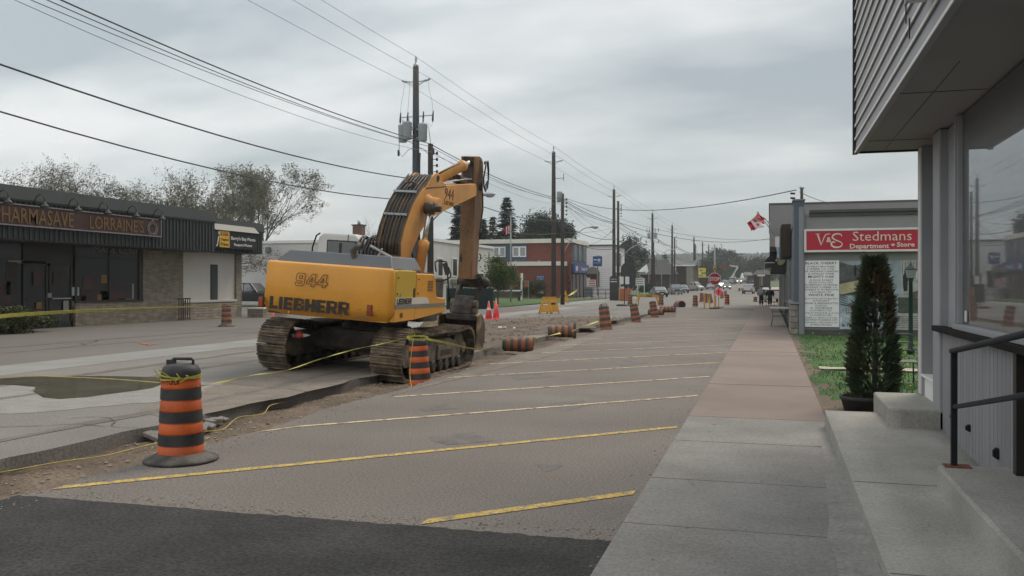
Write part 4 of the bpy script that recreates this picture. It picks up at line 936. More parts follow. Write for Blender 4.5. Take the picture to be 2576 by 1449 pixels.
eb(MB().box(xl + .1, xr - .5, yb + 1.0, 1.5, zb, 1.95), 'engine_bay', 'greasy_steel')
eb(MB().box(xl, xr - .64, yb + 1.0, .5, zb + .02, zt - .05), 'left_panel', 'machine_yellow', bevel=.03)
eb(MB().box(xl + .3, .95, .0, 1.05, 1.04, 1.30), 'turntable_deck', 'greasy_steel', bevel=.02)
eb(MB().box(.05, xr - .06, yb + .9, yA + 2.0, zt - .09, zt - .05), 'deck_plate', 'greasy_steel')
sc_ = MB(); r10 = random.Random(6)
for k in range(26):
    x = xl + .25 + (xr - xl - .5) * r10.random() ** .5; z = zb + .03 + .22 * r10.random() ** 2; L_ = .03 + .16 * r10.random(); yk = yb - .012 + (.06 if z < zb + .12 else 0) + .16 * max(0, (2 * abs((x - xl) / (xr - xl) - .55)) ** 2.4 if x < -.1 else 0)
    sc_.quad((x, yk, z), (x + L_, yk, z + .01 * r10.random()), (x + L_, yk, z + .006 + .012 * r10.random()), (x, yk, z + .006))
eb(sc_, 'scuffs', 'bucket_steel', CW, fix=False)
vt_ = MB()
for k in range(7): vt_.box(xr - .002, xr + .004, yF - .42, yF - .14, 1.72 + k * .032, 1.735 + k * .032)
eb(vt_, 'vent_slots', 'greasy_steel')
for (y_, z_) in ((y2_ + .10, zt - .18), (y2_ + .10, 1.68), (yA + .08, zt - .16), (yA + .08, 1.68)): eb(MB(Matrix.Translation((xr, y_, z_)) @ Matrix.Rotation(PI / 2, 4, 'Y')).lathe([(.018, 0), (.016, .012)], 8), 'bolt', 'greasy_steel')
eb(MB().prism([(yA + .20, 1.63), (yA + .27, 1.63), (yA + .235, 1.70)], 'x', xr - .004, xr + .002), 'warning_label', 'decal_grey', dr)
for k in range(2): eb(MB().box(xl + .5 + k * 1.5, xl + .75 + k * 1.5, yb + .34, yb + .42, zt - .01, zt + .03), 'lifting_lug', 'machine_yellow', CW, bevel=.01)
# grey engine hood
hx0, hz0 = LY(690, 655, yb + .45); hx1, _ = LY(968, 668, yb + .45); hx2, hz2 = LY(712, 627, yb + .6); hx3, hz3 = LY(958, 648, yb + .6)
b = MB()
lo = [b.V(p) for p in ((xl + .22, yb + .30, zt - .01), (xr - .16, yb + .30, zt - .01), (xr - .16, yb + 1.75, zt - .01), (xl + .22, yb + 1.75, zt - .01))]
hi = [b.V(p) for p in ((xl + .42, yb + .48, zt + .22), (xr - .28, yb + .48, zt + .22), (xr - .28, yb + 1.65, zt + .22), (xl + .42, yb + 1.65, zt + .22))]
for k in range(4): b.F(lo[k], lo[(k + 1) % 4], hi[(k + 1) % 4], hi[k])
b.F(*hi); eb(b, 'engine_hood', 'hood_grey', bevel=.02)
ex_, ez_ = LY(898, 640, yb + .55)
pr = eb(MB().tube([(ex_, yb + .50, zt - .02), (ex_, yb + .45, zt + .16), (ex_ - .03, yb + .42, zt + .27), (ex_ + .05, yb + .55, zt + .42)], .055, 10), 'exhaust_pipe', 'greasy_steel')
eb(MB().bar((ex_ + .10, yb + .9, zt + .40), (xr - .30, yb + .9, zt + .14), .05, .035), 'hood_strut', 'zinc'); eb(MB().bar((ex_ + .25, yb + .9, zt + .15), (ex_ + .35, yb + .9, zt + .36), .03, .03), 'hood_strut', 'zinc')
# cab
cx0, cz0 = LY(811, 590, .6); cx1, _ = LY(917, 590, .6); ctop = LY(860, 588, .6)[1]
CB = eb(MB().prism([(cx0 + .03, 1.3), (cx1, 1.3), (cx1, ctop - .12), (cx1 - .10, ctop), (cx0 + .16, ctop), (cx0 + .05, ctop - .10), (cx0, ctop - .3)], 'y', .35, 1.95), 'cab', 'cab_white', bevel=.05, seg=3)
wx0, wz1 = LY(826, 606, .34); wx1, wz0 = LY(893, 636, .34)
wf = eb(MB().box(wx0 - .03, wx1 + .03, .325, .36, wz0 - .25, wz1 + .03), 'cab_window', 'frame_dark', CB, bevel=.04, seg=3)
eb(MB().box(wx0, wx1, .318, .33, wz0 - .22, wz1), 'pane', 'cab_glass', wf, bevel=.03)
eb(MB().box(wx0 + .28, wx0 + .34, .312, .32, wz0 - .2, wz1 - .03), 'seat_headrest', 'frame_dark', CB)
eb(MB().box(cx1 - .0, cx1 + .005, .5, 1.8, ctop - .75, ctop - .2), 'side_glass', 'cab_glass', CB)
eb(MB().box(cx1 - .26, cx1 - .255, .33, .352, 2.0, ctop - .02), 'panel_seam', 'frame_dark', CB)
eb(MB().tube([(cx0 - .05, .3, 2.0), (cx0 - .06, .3, ctop - .35), (cx0 + .02, .3, ctop - .08), (cx0 + .10, .32, ctop - .02)], .018, 8), 'grab_rail', 'rail_black', CB)
# --- boom, traced on its side plane and given its real width
BX0, BX1 = .06, .60
za_ = lambda x, y: ((1100 + x / 3.22) / 1.26708, (450 + y / 3.22) / 1.26708)
def BP(pts, xl_): return [LX(*za_(x, y), xl_) for x, y in pts]
boom = [(575, 1275), (575, 1060), (612, 900), (655, 770), (700, 655), (745, 575), (790, 505), (835, 470), (1050, 452), (1340, 437), (1352, 470), (1348, 560), (1210, 628), (1080, 688), (890, 782), (822, 862), (762, 960), (702, 1100), (655, 1240), (630, 1275)]
BO = eb(MB().prism(BP(boom, BX1), 'x', BX0, BX1), 'boom', 'boom_yellow', bevel=.012)
# heavy seams along the side plates
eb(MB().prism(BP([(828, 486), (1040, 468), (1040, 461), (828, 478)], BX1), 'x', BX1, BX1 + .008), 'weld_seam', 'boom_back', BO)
lug = BP([(820, 490), (855, 425), (900, 360), (935, 330), (960, 335), (978, 372), (1000, 410), (1035, 450), (1060, 470), (830, 498)], BX1)
for x0 in (BX0 + .02, BX1 - .05): eb(MB().prism(lug, 'x', x0, x0 + .05), 'boom_lug', 'boom_yellow', BO, bevel=.01)
pin = LX(*za_(953, 382), BX1)
eb(MB(Matrix.Translation((BX1, pin[0], pin[1])) @ Matrix.Rotation(PI / 2, 4, 'Y')).lathe([(.075, -.6), (.075, .012), (.045, .016), (.045, .006)], 18), 'lug_pin', 'greasy_steel', BO)
# dirty upper flange carrying the hydraulic pipes
fl = BP([(575, 1180), (575, 1060), (612, 900), (655, 770), (700, 655), (745, 575), (790, 505), (850, 425), (895, 366)], BX1)
b = MB()
for (p, q) in zip(fl, fl[1:]):
    b.quad((BX0 - .02, p[0] - .012, p[1]), (BX1 - .005, p[0] - .012, p[1]), (BX1 - .005, q[0] - .012, q[1] + .012), (BX0 - .02, q[0] - .012, q[1] + .012))
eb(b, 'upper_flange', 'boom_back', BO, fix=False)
top = BP([(835, 470), (1050, 452), (1340, 437)], BX1)
for k in range(7):
    x = BX0 + .00 + k * .078; rr = .021 if k % 2 else .016; pts = []
    for i, (y, z) in enumerate(fl): pts.append((x, y - .05, z + .035))
    pts += [(x, top[0][0] + .1, top[0][1] + .11)]
    eb(MB().tube(pts, rr, 8), 'hydraulic_pipe', 'hose' if k % 3 != 1 else 'boom_back', BO)
for k in range(4):
    x = BX0 + .10 + k * .11; eb(MB().tube([(x, top[0][0] + .15, top[0][1] + .06), (x, top[1][0], top[1][1] + .05), (x + .01, top[2][0] - .5, top[2][1] + .055), (x + .03, top[2][0] - .1, top[2][1] + .10)], .014, 6), 'hydraulic_pipe', 'zinc', BO)
yv, zv = LX(*za_(1185, 395), .35); eb(MB().box(.22, .46, yv - .28, yv + .22, zv - .10, zv + .07), 'valve_block', 'greasy_steel', BO, bevel=.03)
for k in range(4): eb(MB().tube([(.2 + .06 * k, yv - .7, zv - .12), (.2 + .06 * k, yv - .35, zv + .02 + .02 * k), (.22 + .06 * k, yv, zv + .09), (.24 + .06 * k, yv + .35, zv - .02), (.25 + .06 * k, yv + .5, zv - .12)], .015, 6), 'hose_loop', 'hose', BO)
# clamp bars across the pipes and the outer ladder rails
for (x0, y0, x1, y1) in ((508, 530, 752, 538), (408, 765, 655, 772)):
    yz = LX(*za_(x1, y1), BX1 - .02); xa, _ = LY(*za_(x0, y0), yz[0] - .06); eb(MB().bar((xa, yz[0] - .10, yz[1] + .03), (BX1 - .03, yz[0] - .10, yz[1] + .03), .05, .045), 'clamp_bar', 'zinc', BO)
    eb(MB().bar((xa, yz[0] - .08, yz[1] - .02), (BX1 - .06, yz[0] - .08, yz[1] - .02), .03, .07), 'clamp_bracket', 'hose', BO)
for (pts, rr) in (([(378, 960), (400, 870), (430, 760), (470, 650), (520, 560), (560, 500), (620, 430), (680, 415), (720, 430)], .02), ([(425, 960), (455, 830), (500, 700), (545, 590), (600, 510), (660, 470), (720, 440)], .018), ([(450, 980), (480, 830), (530, 690), (580, 590), (640, 520), (700, 470), (740, 440)], .018)):
    q = []
    for (x, y) in pts:
        yy_ = LX(*za_(min(x + 230, 800), y), BX1)[0] - .10; xx, zz = LY(*za_(x, y), yy_); q.append((xx, yy_, zz))
    eb(MB().tube(q, rr, 8), 'pipe_rail', 'hose', BO)
# drooping hoses at the boom foot
r6 = random.Random(4)
for k in range(13):
    u = (905 + k * 8.2); x0, z0 = LY(u, 640 + 8 * r6.random(), .25); x1, z1 = LY(u + 12 + 6 * r6.random(), 594 + 8 * r6.random() + max(0, 2 * (k - 8)), .45)
    xm = x0 + .02; pts = [(x0, .05, zt - .05), (x0 - .03, .10, z0 + .10), (x0 + .02, .22, z1 - .05), (x1 - .03, .40, z1 + .02), (x1 + .08, .55, z1 - .06), (x1 + .14, .62, z1 - .35), (x1 + .14, .66, 2.1)]
    eb(MB().tube([Vector(p) for p in pts], .026, 8), 'hose_loop', 'hose')
for k in range(4):
    u = 975 + k * 7; x0, z0 = LY(u, 645, .1); eb(MB().tube([(x0 - .2, .0, z0 - .05), (x0 - .05, .05, z0 + .05), (x0 + .03, .1, z0), (x0 + .04, .12, z0 - .2)], .02, 8), 'hose_loop', 'chrome' if k == 3 else 'hose')
b = MB().box(LY(935, 640, .5)[0], LY(985, 640, .5)[0], .45, 1.1, 1.6, LY(950, 622, .5)[1]); eb(b, 'swing_valve_block', 'greasy_steel')
# writing on the boom
def btext(body, x0, y0, x1, y1, **k):
    a = LX(*za_(x0, y1), BX1); c = LX(*za_(x1, y0), BX1); return text(body, .3, k.pop('mat', 'decal_brown'), BO, (BX1 + .006, a[0], a[1]), R_RIGHT, width=c[0] - a[0], height=c[1] - a[1], **k)
_a = LX(*za_(1015, 585), BX1); _c = LX(*za_(1120, 497), BX1); btext('944', 1020, 500, 1118, 582, bold=.0, ext=.002)
btext('Litronic', 1015, 612, 1120, 645, ext=.002, bold=-.001)
# boss and boom cylinders (one each side)
def cyl(p, q, r, rod, f, par, name, rmat='chrome', bmat='boom_yellow', xk=0):
    p, q = Vector((xk, *p)), Vector((xk, *q)); m = p.lerp(q, f); d = (q - p).normalized()
    o = eb(MB().tube([p, m - d * .18, m - d * .17, m - d * .02, m], [r, r, r * 1.12, r * 1.12, r * .9], 16), name, bmat, par)
    eb(MB().tube([m, q], rod, 12), 'piston_rod', rmat, o); return o
for xk in (BX1 + .17, BX0 - .17):
    q = LX(*za_(868, 690), BX1 + .17); p = LX(*za_(768, 1290), BX1 + .17); pm = ((p[0] * .0 + p[0]), p[1] - .3)
    cyl((p[0] + (p[0] - q[0]) * .4, p[1] - (q[1] - p[1]) * .4), q, .105, .055, .60, EX, 'boom_cylinder', xk=xk)
bs = LX(*za_(848, 640), BX1)
g = eb(MB(Matrix.Translation((0, bs[0], bs[1])) @ Matrix.Rotation(PI / 2, 4, 'Y')).lathe([(.19, BX0 - .05), (.20, BX0), (.20, BX1 + .02), (.15, BX1 + .10), (.13, BX1 + .28), (.09, BX1 + .29)], 24), 'cylinder_boss', 'boom_yellow', BO)
m_ = g.modifiers.new('edges', 'EDGE_SPLIT'); m_.split_angle = math.radians(35)
q = LX(*za_(868, 690), BX1 + .17)
eb(MB(Matrix.Translation((0, q[0], q[1])) @ Matrix.Rotation(PI / 2, 4, 'Y')).lathe([(.10, BX1 + .06), (.13, BX1 + .08), (.13, BX1 + .26), (.07, BX1 + .27), (.07, BX1 + .42), (.05, BX1 + .43)], 18), 'rod_eye', 'greasy_steel', BO)
eb(MB().tube([(BX1 + .25, *LX(*za_(900, 650), BX1 + .25)), (BX1 + .25, *LX(*za_(925, 668), BX1 + .25)), (BX1 + .25, *LX(*za_(962, 690), BX1 + .25))], .05, 10), 'grease_fitting', 'greasy_steel', BO)
# stick
SX0, SX1 = .12, .50
rear_e = [(1345, 160), (1355, 250), (1345, 440), (1333, 600), (1320, 1000), (1306, 1280), (1300, 1420)]
front_e = [(1366, 1420), (1360, 1300), (1375, 1050), (1402, 800), (1414, 600), (1420, 300), (1418, 215), (1402, 172), (1380, 155)]
SKp = BP(rear_e, SX1) + BP(front_e, SX1)
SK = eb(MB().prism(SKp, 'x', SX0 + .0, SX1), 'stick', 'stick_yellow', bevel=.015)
# recess at the back of the stick head where the ram bites
hd = BP([(1345, 175), (1353, 250), (1345, 420)], SX1)
eb(MB().prism([(hd[0][0] - .03, hd[0][1] + .02), (hd[1][0] - .03, hd[1][1]), (hd[2][0] - .03, hd[2][1]), (hd[2][0] + .03, hd[2][1]), (hd[0][0] + .03, hd[0][1])], 'x', SX0 + .04, SX1 - .06), 'stick_head_recess', 'greasy_steel', SK)
for x0 in (SX0 - .005, SX1 - .05): eb(MB().prism(BP([(1338, 160), (1350, 158), (1358, 250), (1347, 430), (1336, 430), (1340, 250)], SX1), 'x', x0, x0 + .05), 'stick_cheek', 'stick_yellow', SK, bevel=.01)
eb(MB(Matrix.Translation((SX1, *LX(*za_(1388, 205), SX1))) @ Matrix.Rotation(PI / 2, 4, 'Y')).lathe([(.05, -.5), (.05, .01), (.03, .012)], 14), 'head_pin', 'greasy_steel', SK)
eb(MB(Matrix.Translation((SX1, *LX(*za_(1385, 450), SX1))) @ Matrix.Rotation(PI / 2, 4, 'Y')).lathe([(.12, -.6), (.14, .03), (.07, .05)], 18), 'pivot_pin', 'greasy_steel', SK)
p = LX(*za_(950, 385), .33); q = LX(*za_(1330, 190), .33)
cyl(p, q, .125, .06, .66, BO, 'stick_cylinder', xk=.33)
eb(MB().tube([(.47, *LX(*za_(970, 330), .47)), (.47, *LX(*za_(1090, 268), .47)), (.47, *LX(*za_(1180, 228), .47))], .018, 6), 'cylinder_pipe', 'greasy_steel', BO)
for k in range(3):
    pts = [(1432, 215 + 10 * k), (1455 + 6 * k, 205), (1468 + 3 * k, 300), (1470, 400), (1462 - 8 * k, 480 - 20 * k), (1440, 515 - 25 * k), (1425, 470), (1422, 380), (1440, 280), (1445, 240)]
    eb(MB().tube([(SX1 + .08 + .03 * k, *LX(*za_(x, y), SX1 + .08 + .03 * k)) for x, y in pts], .02, 8), 'hose_loop', 'hose', SK)
eb(MB().tube([(SX1 + .05, *LX(*za_(x, y), SX1 + .05)) for x, y in ((1400, 420), (1412, 560), (1414, 700), (1402, 780), (1388, 900), (1378, 1010))], .02, 8), 'hydraulic_pipe', 'greasy_steel', SK)
eb(MB().tube([(SX1 + .05, *LX(*za_(x, y), SX1 + .05)) for x, y in ((1378, 1160), (1390, 1165), (1393, 1190), (1385, 1220), (1372, 1232))], .016, 6), 'hose_loop', 'hose', SK)
for (x, y) in ((1195, 1190), (1190, 1290)): xx, zz = LY(*za_(x, y), LX(*za_(1310, y), SX1)[0]); eb(MB().box(xx - .05, xx + .03, LX(*za_(1310, y), SX1)[0], LX(*za_(1310, y), SX1)[0] + .2, zz - .12, zz + .12), 'bracket', 'greasy_steel', SK, bevel=.02)
# linkage, coupler, bucket
ys = LX(1187, 700, SX1)[0]
zc_ = lambda x, y: ((1250 + x / 3.6225) / 1.26708, (850 + y / 3.6225) / 1.26708)
cp = MB().prism([(ys - .14, 1.02), (ys + .32, 1.02), (ys + .40, 1.22), (ys + .26, 1.50), (ys + .06, 1.50), (ys - .10, 1.25)], 'x', SX0 - .06, SX1 + .06); CP = eb(cp, 'quick_coupler', 'greasy_steel', bevel=.05, seg=3)
eb(MB().box(SX0 - .2, SX1 + .2, ys - .16, ys - .02, .88, 1.03), 'coupler_plate', 'greasy_steel', CP, bevel=.02)
for zz, rr in ((1.30, .10), (1.12, .09)): eb(MB(Matrix.Translation((0, ys + .1, zz)) @ Matrix.Rotation(PI / 2, 4, 'Y')).lathe([(rr, SX0 - .17), (rr, SX1 + .17)], 14), 'coupler_pin', 'mud_steel', CP)
eb(MB().tube([(SX1 + .07, ys + .1, 1.30), (SX1 + .10, ys + .62, 1.85), (SX1 + .10, ys + .2, 2.02)], .07, 10), 'tipping_link', 'greasy_steel'); eb(MB().tube([(SX0 - .07, ys + .1, 1.30), (SX0 - .10, ys + .62, 1.85)], .075, 10), 'tipping_link', 'greasy_steel'); eb(MB(Matrix.Translation((0, ys + .62, 1.85)) @ Matrix.Rotation(PI / 2, 4, 'Y')).lathe([(.13, SX0 - .2), (.15, SX0 - .18), (.15, SX1 + .18), (.13, SX1 + .22), (.07, SX1 + .3)], 16), 'link_pin', 'greasy_steel')
cyl(LX(*za_(1385, 520), .31), (ys + .60, 1.88), .085, .045, .66, SK, 'bucket_cylinder', bmat='stick_yellow', xk=.31)
# bucket: open towards the machine, its rounded back beyond
bx0, bx1 = -.30, .72; yo = ys - .02
prof = [(yo - .06, 1.00), (yo + .22, 1.06), (yo + .42, .97), (yo + .58, .80), (yo + .66, .58), (yo + .66, .36), (yo + .56, .17), (yo + .40, .04), (yo + .20, -.03), (yo + .04, -.02)]
b = MB(); t_ = .035
def off(pr, d):
    c = Vector((yo + .3, .52)); return [tuple(Vector(p) + (c - Vector(p)).normalized() * d) for p in pr]
inn = off(prof, t_)
for x0, x1 in ((bx0, bx1),):
    A = [b.V((x0, *p)) for p in prof]; B = [b.V((x1, *p)) for p in prof]; C_ = [b.V((x0, *p)) for p in inn]; D = [b.V((x1, *p)) for p in inn]; n = len(prof)
    for i in range(n - 1): b.F(A[i], A[i + 1], B[i + 1], B[i]); b.F(C_[i], D[i], D[i + 1], C_[i + 1])
    b.F(A[0], B[0], D[0], C_[0]); b.F(A[-1], C_[-1], D[-1], B[-1])
BK = eb(b, 'bucket', 'bucket_steel')
side = prof + [(yo + .00, .10), (yo + .02, .45), (yo - .04, .80)]
for x0 in (bx0 - .03, bx1): eb(MB().prism(side, 'x', x0, x0 + .035), 'bucket_side', 'bucket_steel', BK, bevel=.006)
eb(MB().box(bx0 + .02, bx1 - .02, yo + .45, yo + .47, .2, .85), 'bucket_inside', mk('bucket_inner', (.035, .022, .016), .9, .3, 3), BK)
b = MB()
for i in range(5):
    x = bx0 + .06 + i * (bx1 - bx0 - .12) / 4; b.prism([(yo + .10, -.04), (yo + .08, .05), (yo - .12, .02), (yo - .15, .0)], 'x', x - .05, x + .05)
eb(b, 'bucket_teeth', 'bucket_steel', BK)
for x0 in (bx0 + .32, bx1 - .44): eb(MB().prism([(yo - .08, .98), (yo + .45, 1.03), (yo + .35, 1.35), (yo + .02, 1.36)], 'x', x0, x0 + .05), 'bucket_ear', 'bucket_steel', BK, bevel=.008)
# wide ditching bucket lying in front of the undercarriage
q = empty('spare_bucket', (-8.65, 22.2, -.1), label='rusty brown excavator bucket lying on the road beyond the tracks', cat='bucket')
b = MB(); pr = [(.0, .02), (.1, .35), (.28, .62), (.5, .82), (.80, .88)]
for (x0, x1) in ((-.70, .55),):
    A = [b.V((x0 + .1 * i, y, z)) for i, (y, z) in enumerate(pr)]; B = [b.V((x1 - .02 * i, y, z)) for i, (y, z) in enumerate(pr)]; C_ = [b.V((x0 + .1 * i, y + .05, z - .02)) for i, (y, z) in enumerate(pr)]; D = [b.V((x1 - .02 * i, y + .05, z - .02)) for i, (y, z) in enumerate(pr)]
    for i in range(4): b.F(A[i], B[i], B[i + 1], A[i + 1]); b.F(C_[i], C_[i + 1], D[i + 1], D[i])
    b.F(A[0], C_[0], D[0], B[0]); b.F(A[-1], B[-1], D[-1], C_[-1])
b.build('shell', 'bucket_steel', q); 
for x in (-.36, .47): MB().prism([(0.05, .0), (.1, .35), (.28, .60), (.5, .80), (.8, .84), (.85, .02)], 'x', x, x + .04).build('side_plate', 'bucket_steel', q)
# mirror on its arm
mp_ = [(935, 1340), (925, 1290), (922, 1245), (945, 1228), (1040, 1238), (1048, 1260), (1050, 1300)]
my = LX(1120, 690, xr)[0] - .35
mm_ = lambda x, y: (LY(*za_(x, y), my)[0], my, LY(*za_(x, y), my)[1])
MR = eb(MB().tube([mm_(x, y) for x, y in mp_], .014, 8).tube([mm_(x, y) for x, y in ((1060, 1290), (1085, 1360), (1080, 1395), (1050, 1415), (985, 1438), (945, 1435), (930, 1420))], .014, 8).tube([mm_(x, y) for x, y in ((1050, 1300), (1055, 1420), (1062, 1530), (1070, 1640))], .016, 8), 'mirror_arm', 'rail_black')
p, q2 = mm_(1022, 1250), mm_(1052, 1370); eb(MB().bar(p, q2, .10, .035, up=(0, 1, 0)), 'mirror', 'hose', MR, bevel=.012)
# litter hung on the frame: a pink cap of a cone with white cloth seen on the left track
p = P(753, 842, 17.2)
q = empty('rag', p, label='pink rag with a white strip caught on the inside of the left track', cat='rag')
MB().lathe([(.10, -.05), (.085, .02), (.04, .06), (.01, .08)], 10).build('pink_cloth', 'cone_pink', q); b = MB()
b.prism([(-.26, -.03), (-.12, -.045), (.12, -.04), (.24, -.01), (.14, .02), (-.14, .02)], 'y', -.01, .01); b.build('white_strip', 'sign_white', q)
# ================================================================ TRAFFIC BARRELS, CONES, TAPE
def make_barrel(faded, base, cap, s=1.0, dark=False):
    q = empty('traffic_barrel'); og, bk = ('barrel_faded', 'barrel_black_faded') if faded else ('barrel_orange', 'barrel_black')
    R0, R1, zb0 = .205, .168, .055; hb = .106
    rad = lambda z: R0 + (R1 - R0) * (z - zb0) / (.80 - zb0)
    pr = [(rad(zb0) - .01, zb0)]
    for k in range(7):
        z0 = zb0 + k * hb; pr += [(rad(z0) + .004, z0 + .004), (rad(z0) + .006, z0 + .012), (rad(z0 + hb) + .003, z0 + hb - .010), (rad(z0 + hb) - .003, z0 + hb - .002)]
    bd = MB().lathe(pr, 28).build('body', og, q)
    m = MB()
    for k in (1, 3, 5):
        z0 = zb0 + k * hb; m.lathe([(rad(z0) + .007, z0 + .003), (rad(z0 + hb) + .007, z0 + hb - .002)], 28, cap=False)
    m.build('black_bands', bk, q, fix=False); MB().lathe([(.17, zb0 - .004), (.172, zb0 - .002)], 20).build('hollow_bottom', 'frame_dark', q)
    zt = zb0 + 7 * hb
    MB().lathe([(.172, zt - .012), (.180, zt), (.176, zt + .055), (.150, zt + .10), (.10, zt + .118)], 26).build('cap', bk, q)
    if cap: MB().tube([(-.085, 0, zt + .10), (-.085, 0, zt + .150), (-.070, 0, zt + .163), (.10, 0, zt + .163), (.115, 0, zt + .150), (.115, 0, zt + .10)], .014, 8).box(-.13, -.055, -.03, .03, zt + .10, zt + .155).build('handle', bk, q, bevel=.004)
    if base: MB().lathe([(.325, 0), (.34, .012), (.335, .030), (.28, .048), (.235, .075), (.215, .085)], 36).build('rubber_base', 'rubber_dusty', q)
    return q
protoN = {}
def barrel(u=None, v=None, loc=None, lean=(0, 0), lie=None, faded=True, base=False, cap=False, lab='', s=1.0, z=0, rz=0):
    key = (faded, base, cap)
    if key not in protoN: o = make_barrel(*key); protoN[key] = o
    else: o = copy_tree(protoN[key])
    p = Vector(loc) if loc else G(u, v, z)
    o.location = p; o.scale = (s, s, s)
    if lie is None: o.rotation_euler = (math.radians(lean[1]), math.radians(lean[0]), rz)
    else:      # lying: lie = heading of the top (degrees from +X), roll
        o.location.z = z + .19; o.rotation_euler = (Matrix.Rotation(math.radians(lie[0]), 3, 'Z') @ Matrix.Rotation(PI / 2 + math.radians(lie[1]), 3, 'Y')).to_euler()
    return tag(o, lab, 'traffic barrel', 'orange and black traffic barrels along the trench')
B1 = barrel(loc=(-5.32, 7.15, 0), faded=False, base=True, cap=True, rz=.25, lab='nearest traffic barrel, bright orange and black on a wide rubber base, tape tied round it')
text('CLOUTHIER', .07, 'decal_black', B1, (0, 0, 0), (0, 0, 0), bold=.001)
t = [c for c in B1.children if c.name.startswith('lettering')][0]
zz = .055 + 6.42 * .106; w_ = .34; me = t.data; x_max = max(v.co.x for v in me.vertices)
for v in me.vertices:
    f = v.co.x / x_max; a = -PI / 2 - .62 + f * 1.55; r = .176; y = v.co.y * 1.4; v.co = (r * math.cos(a - .6), r * math.sin(a - .6), zz - .03 + y)
me.update()
barrel(u=1057, v=975, z=-.13, faded=False, s=.93, lean=(-3, 0), lab='upright traffic barrel tied with yellow tape beside the excavator track')
barrel(u=570, v=821, base=True, lab='traffic barrel standing alone before the stone wall of the pharmacy')
barrel(u=1346, v=886, z=-.12, lie=(190, 0), lab='fallen traffic barrel on its side nearest the bucket', s=.95)
barrel(u=1448, v=848, z=-.05, lie=(196, 0), base=True, lab='fallen traffic barrel with its round rubber base turned up, second beyond the bucket', s=1.0)
barrel(u=1526, v=834, z=-.08, lean=(-7, 0), cap=True, s=1.08, lab='leaning traffic barrel with a handle, first standing one beyond the two fallen barrels')
barrel(u=1602, v=815, z=-.08, lean=(-10, 0), s=1.02, lab='leaning traffic barrel, second standing one beyond the two fallen barrels')
barrel(u=1648, v=801, z=-.06, lean=(-9, 0), s=1.0, lab='leaning traffic barrel with a reddish foot beside a lying barrel')
barrel(u=1671, v=794, z=-.02, lie=(170, 0), lab='dark topped traffic barrel lying at the foot of the third leaning barrel')
barrel(u=1697, v=786, z=-.0, lie=(200, 0), base=True, lab='traffic barrel lying on its side with its base raised, before the round black mouth')
barrel(u=1716, v=773, z=.0, lie=(112, 0), s=1.5, lab='traffic barrel lying end-on so that only its round dark bottom shows')
barrel(u=1585, v=769, base=True, lab='straight traffic barrel at the left end of the yellow road barrier')
barrel(u=1663, v=770, lab='straight traffic barrel at the right end of the yellow road barrier')
barrel(u=1749, v=773, base=False, s=1.0, lab='straight traffic barrel standing alone left of the stop sign')
barrel(u=1765, v=760, lab='traffic barrel with an orange cone at its foot, left of the stop sign')
barrel(u=1775, v=763, lab='traffic barrel beside the one with the cone, left of the stop sign')
barrel(u=1789, v=764, lean=(-10, 0), lab='crooked traffic barrel right behind the stop sign stand')
barrel(u=1816, v=752, lab='traffic barrel behind the pink diamond sign')
barrel(u=1825, v=748, lab='small traffic barrel on the right behind the pink diamond sign')
barrel(u=1829, v=768, faded=False, lab='black and pale striped traffic barrel right of the stop sign')
barrel(u=1900, v=769, z=-.4, lab='traffic barrel sunk in a hole so that only its top shows, left of the walkers')
barrel(u=1860, v=736.5, base=True, s=1.2, lab='wide traffic barrel far up the road left of the silver car')
barrel(u=1867, v=736, s=1.25, lab='traffic barrel touching the far wide one left of the silver car')

def make_cone(c1, c2, h=.72):
    q = empty('traffic_cone'); MB().box(-.18, .18, -.18, .18, 0, .03).build('foot', c1, q, bevel=.01)
    MB().lathe([(.14, .03), (.02, h)], 18).build('body', c1, q); MB().lathe([(.085, h * .50), (.052, h * .73)], 18, cap=False).build('white_band', c2, q, fix=False); return q
K = make_cone('cone_pink', 'cone_white'); K.location = G(686, 827); tag(K, 'orange cone with white band beyond the left track of the excavator', 'traffic cone', 'traffic cones')
k2 = copy_tree(K); k2.location = G(1229.5, 803); k2.scale = (1.25,) * 3; tag(k2, 'red orange cone, left one of the pair behind the bucket', 'traffic cone', 'traffic cones')
K3 = make_cone('hazard_pink', 'hazard_pink'); K3.location = G(1248, 801); K3.scale = (1.25,) * 3; tag(K3, 'bright pink cone, right one of the pair behind the bucket', 'traffic cone', 'traffic cones')
k2 = copy_tree(K); k2.location = G(1762, 760); tag(k2, 'small orange cone at the foot of a barrel left of the stop sign', 'traffic cone', 'traffic cones')
# folding A-frame barriers
def aframe(loc, rz, lab, s=1.0):
    q = empty('folding_barrier', loc, rz)
    for sg in (-1, 1):
        M = Matrix.Translation((0, sg * .22, 0)) @ Matrix.Rotation(math.radians(13 * sg), 4, 'X'); h = .95
        b = MB(M); b.prism([(-.38, 0), (-.30, 0), (-.25, .12), (.25, .12), (.30, 0), (.38, 0), (.28, .5), (-.28, .5)], 'y', -.02, .02).prism([(-.28, .5), (-.16, .5), (-.14, .62), (-.25, .62)], 'y', -.02, .02).prism([(.16, .5), (.28, .5), (.25, .62), (.14, .62)], 'y', -.02, .02).prism([(-.25, .62), (.25, .62), (.15, h), (-.15, h)], 'y', -.02, .02)
        b.build('panel', 'barrier_yellow', q, bevel=.01)
    MB().box(-.2, .2, -.05, .05, .88, .94).build('hinge', 'barrier_yellow', q); q.scale = (s,) * 3
    return tag(q, lab, 'barrier', 'yellow folding barriers')
aframe(G(1373, 790), .4, 'yellow plastic folding barrier, nearest left one in front of the second pole', 1.05)
aframe(G(1391, 789), .25, 'yellow plastic folding barrier touching the first one in front of the second pole', 1.05)
aframe(G(1418, 763), .3, 'yellow plastic folding barrier behind the second pole with tape leading from it', 1.25)
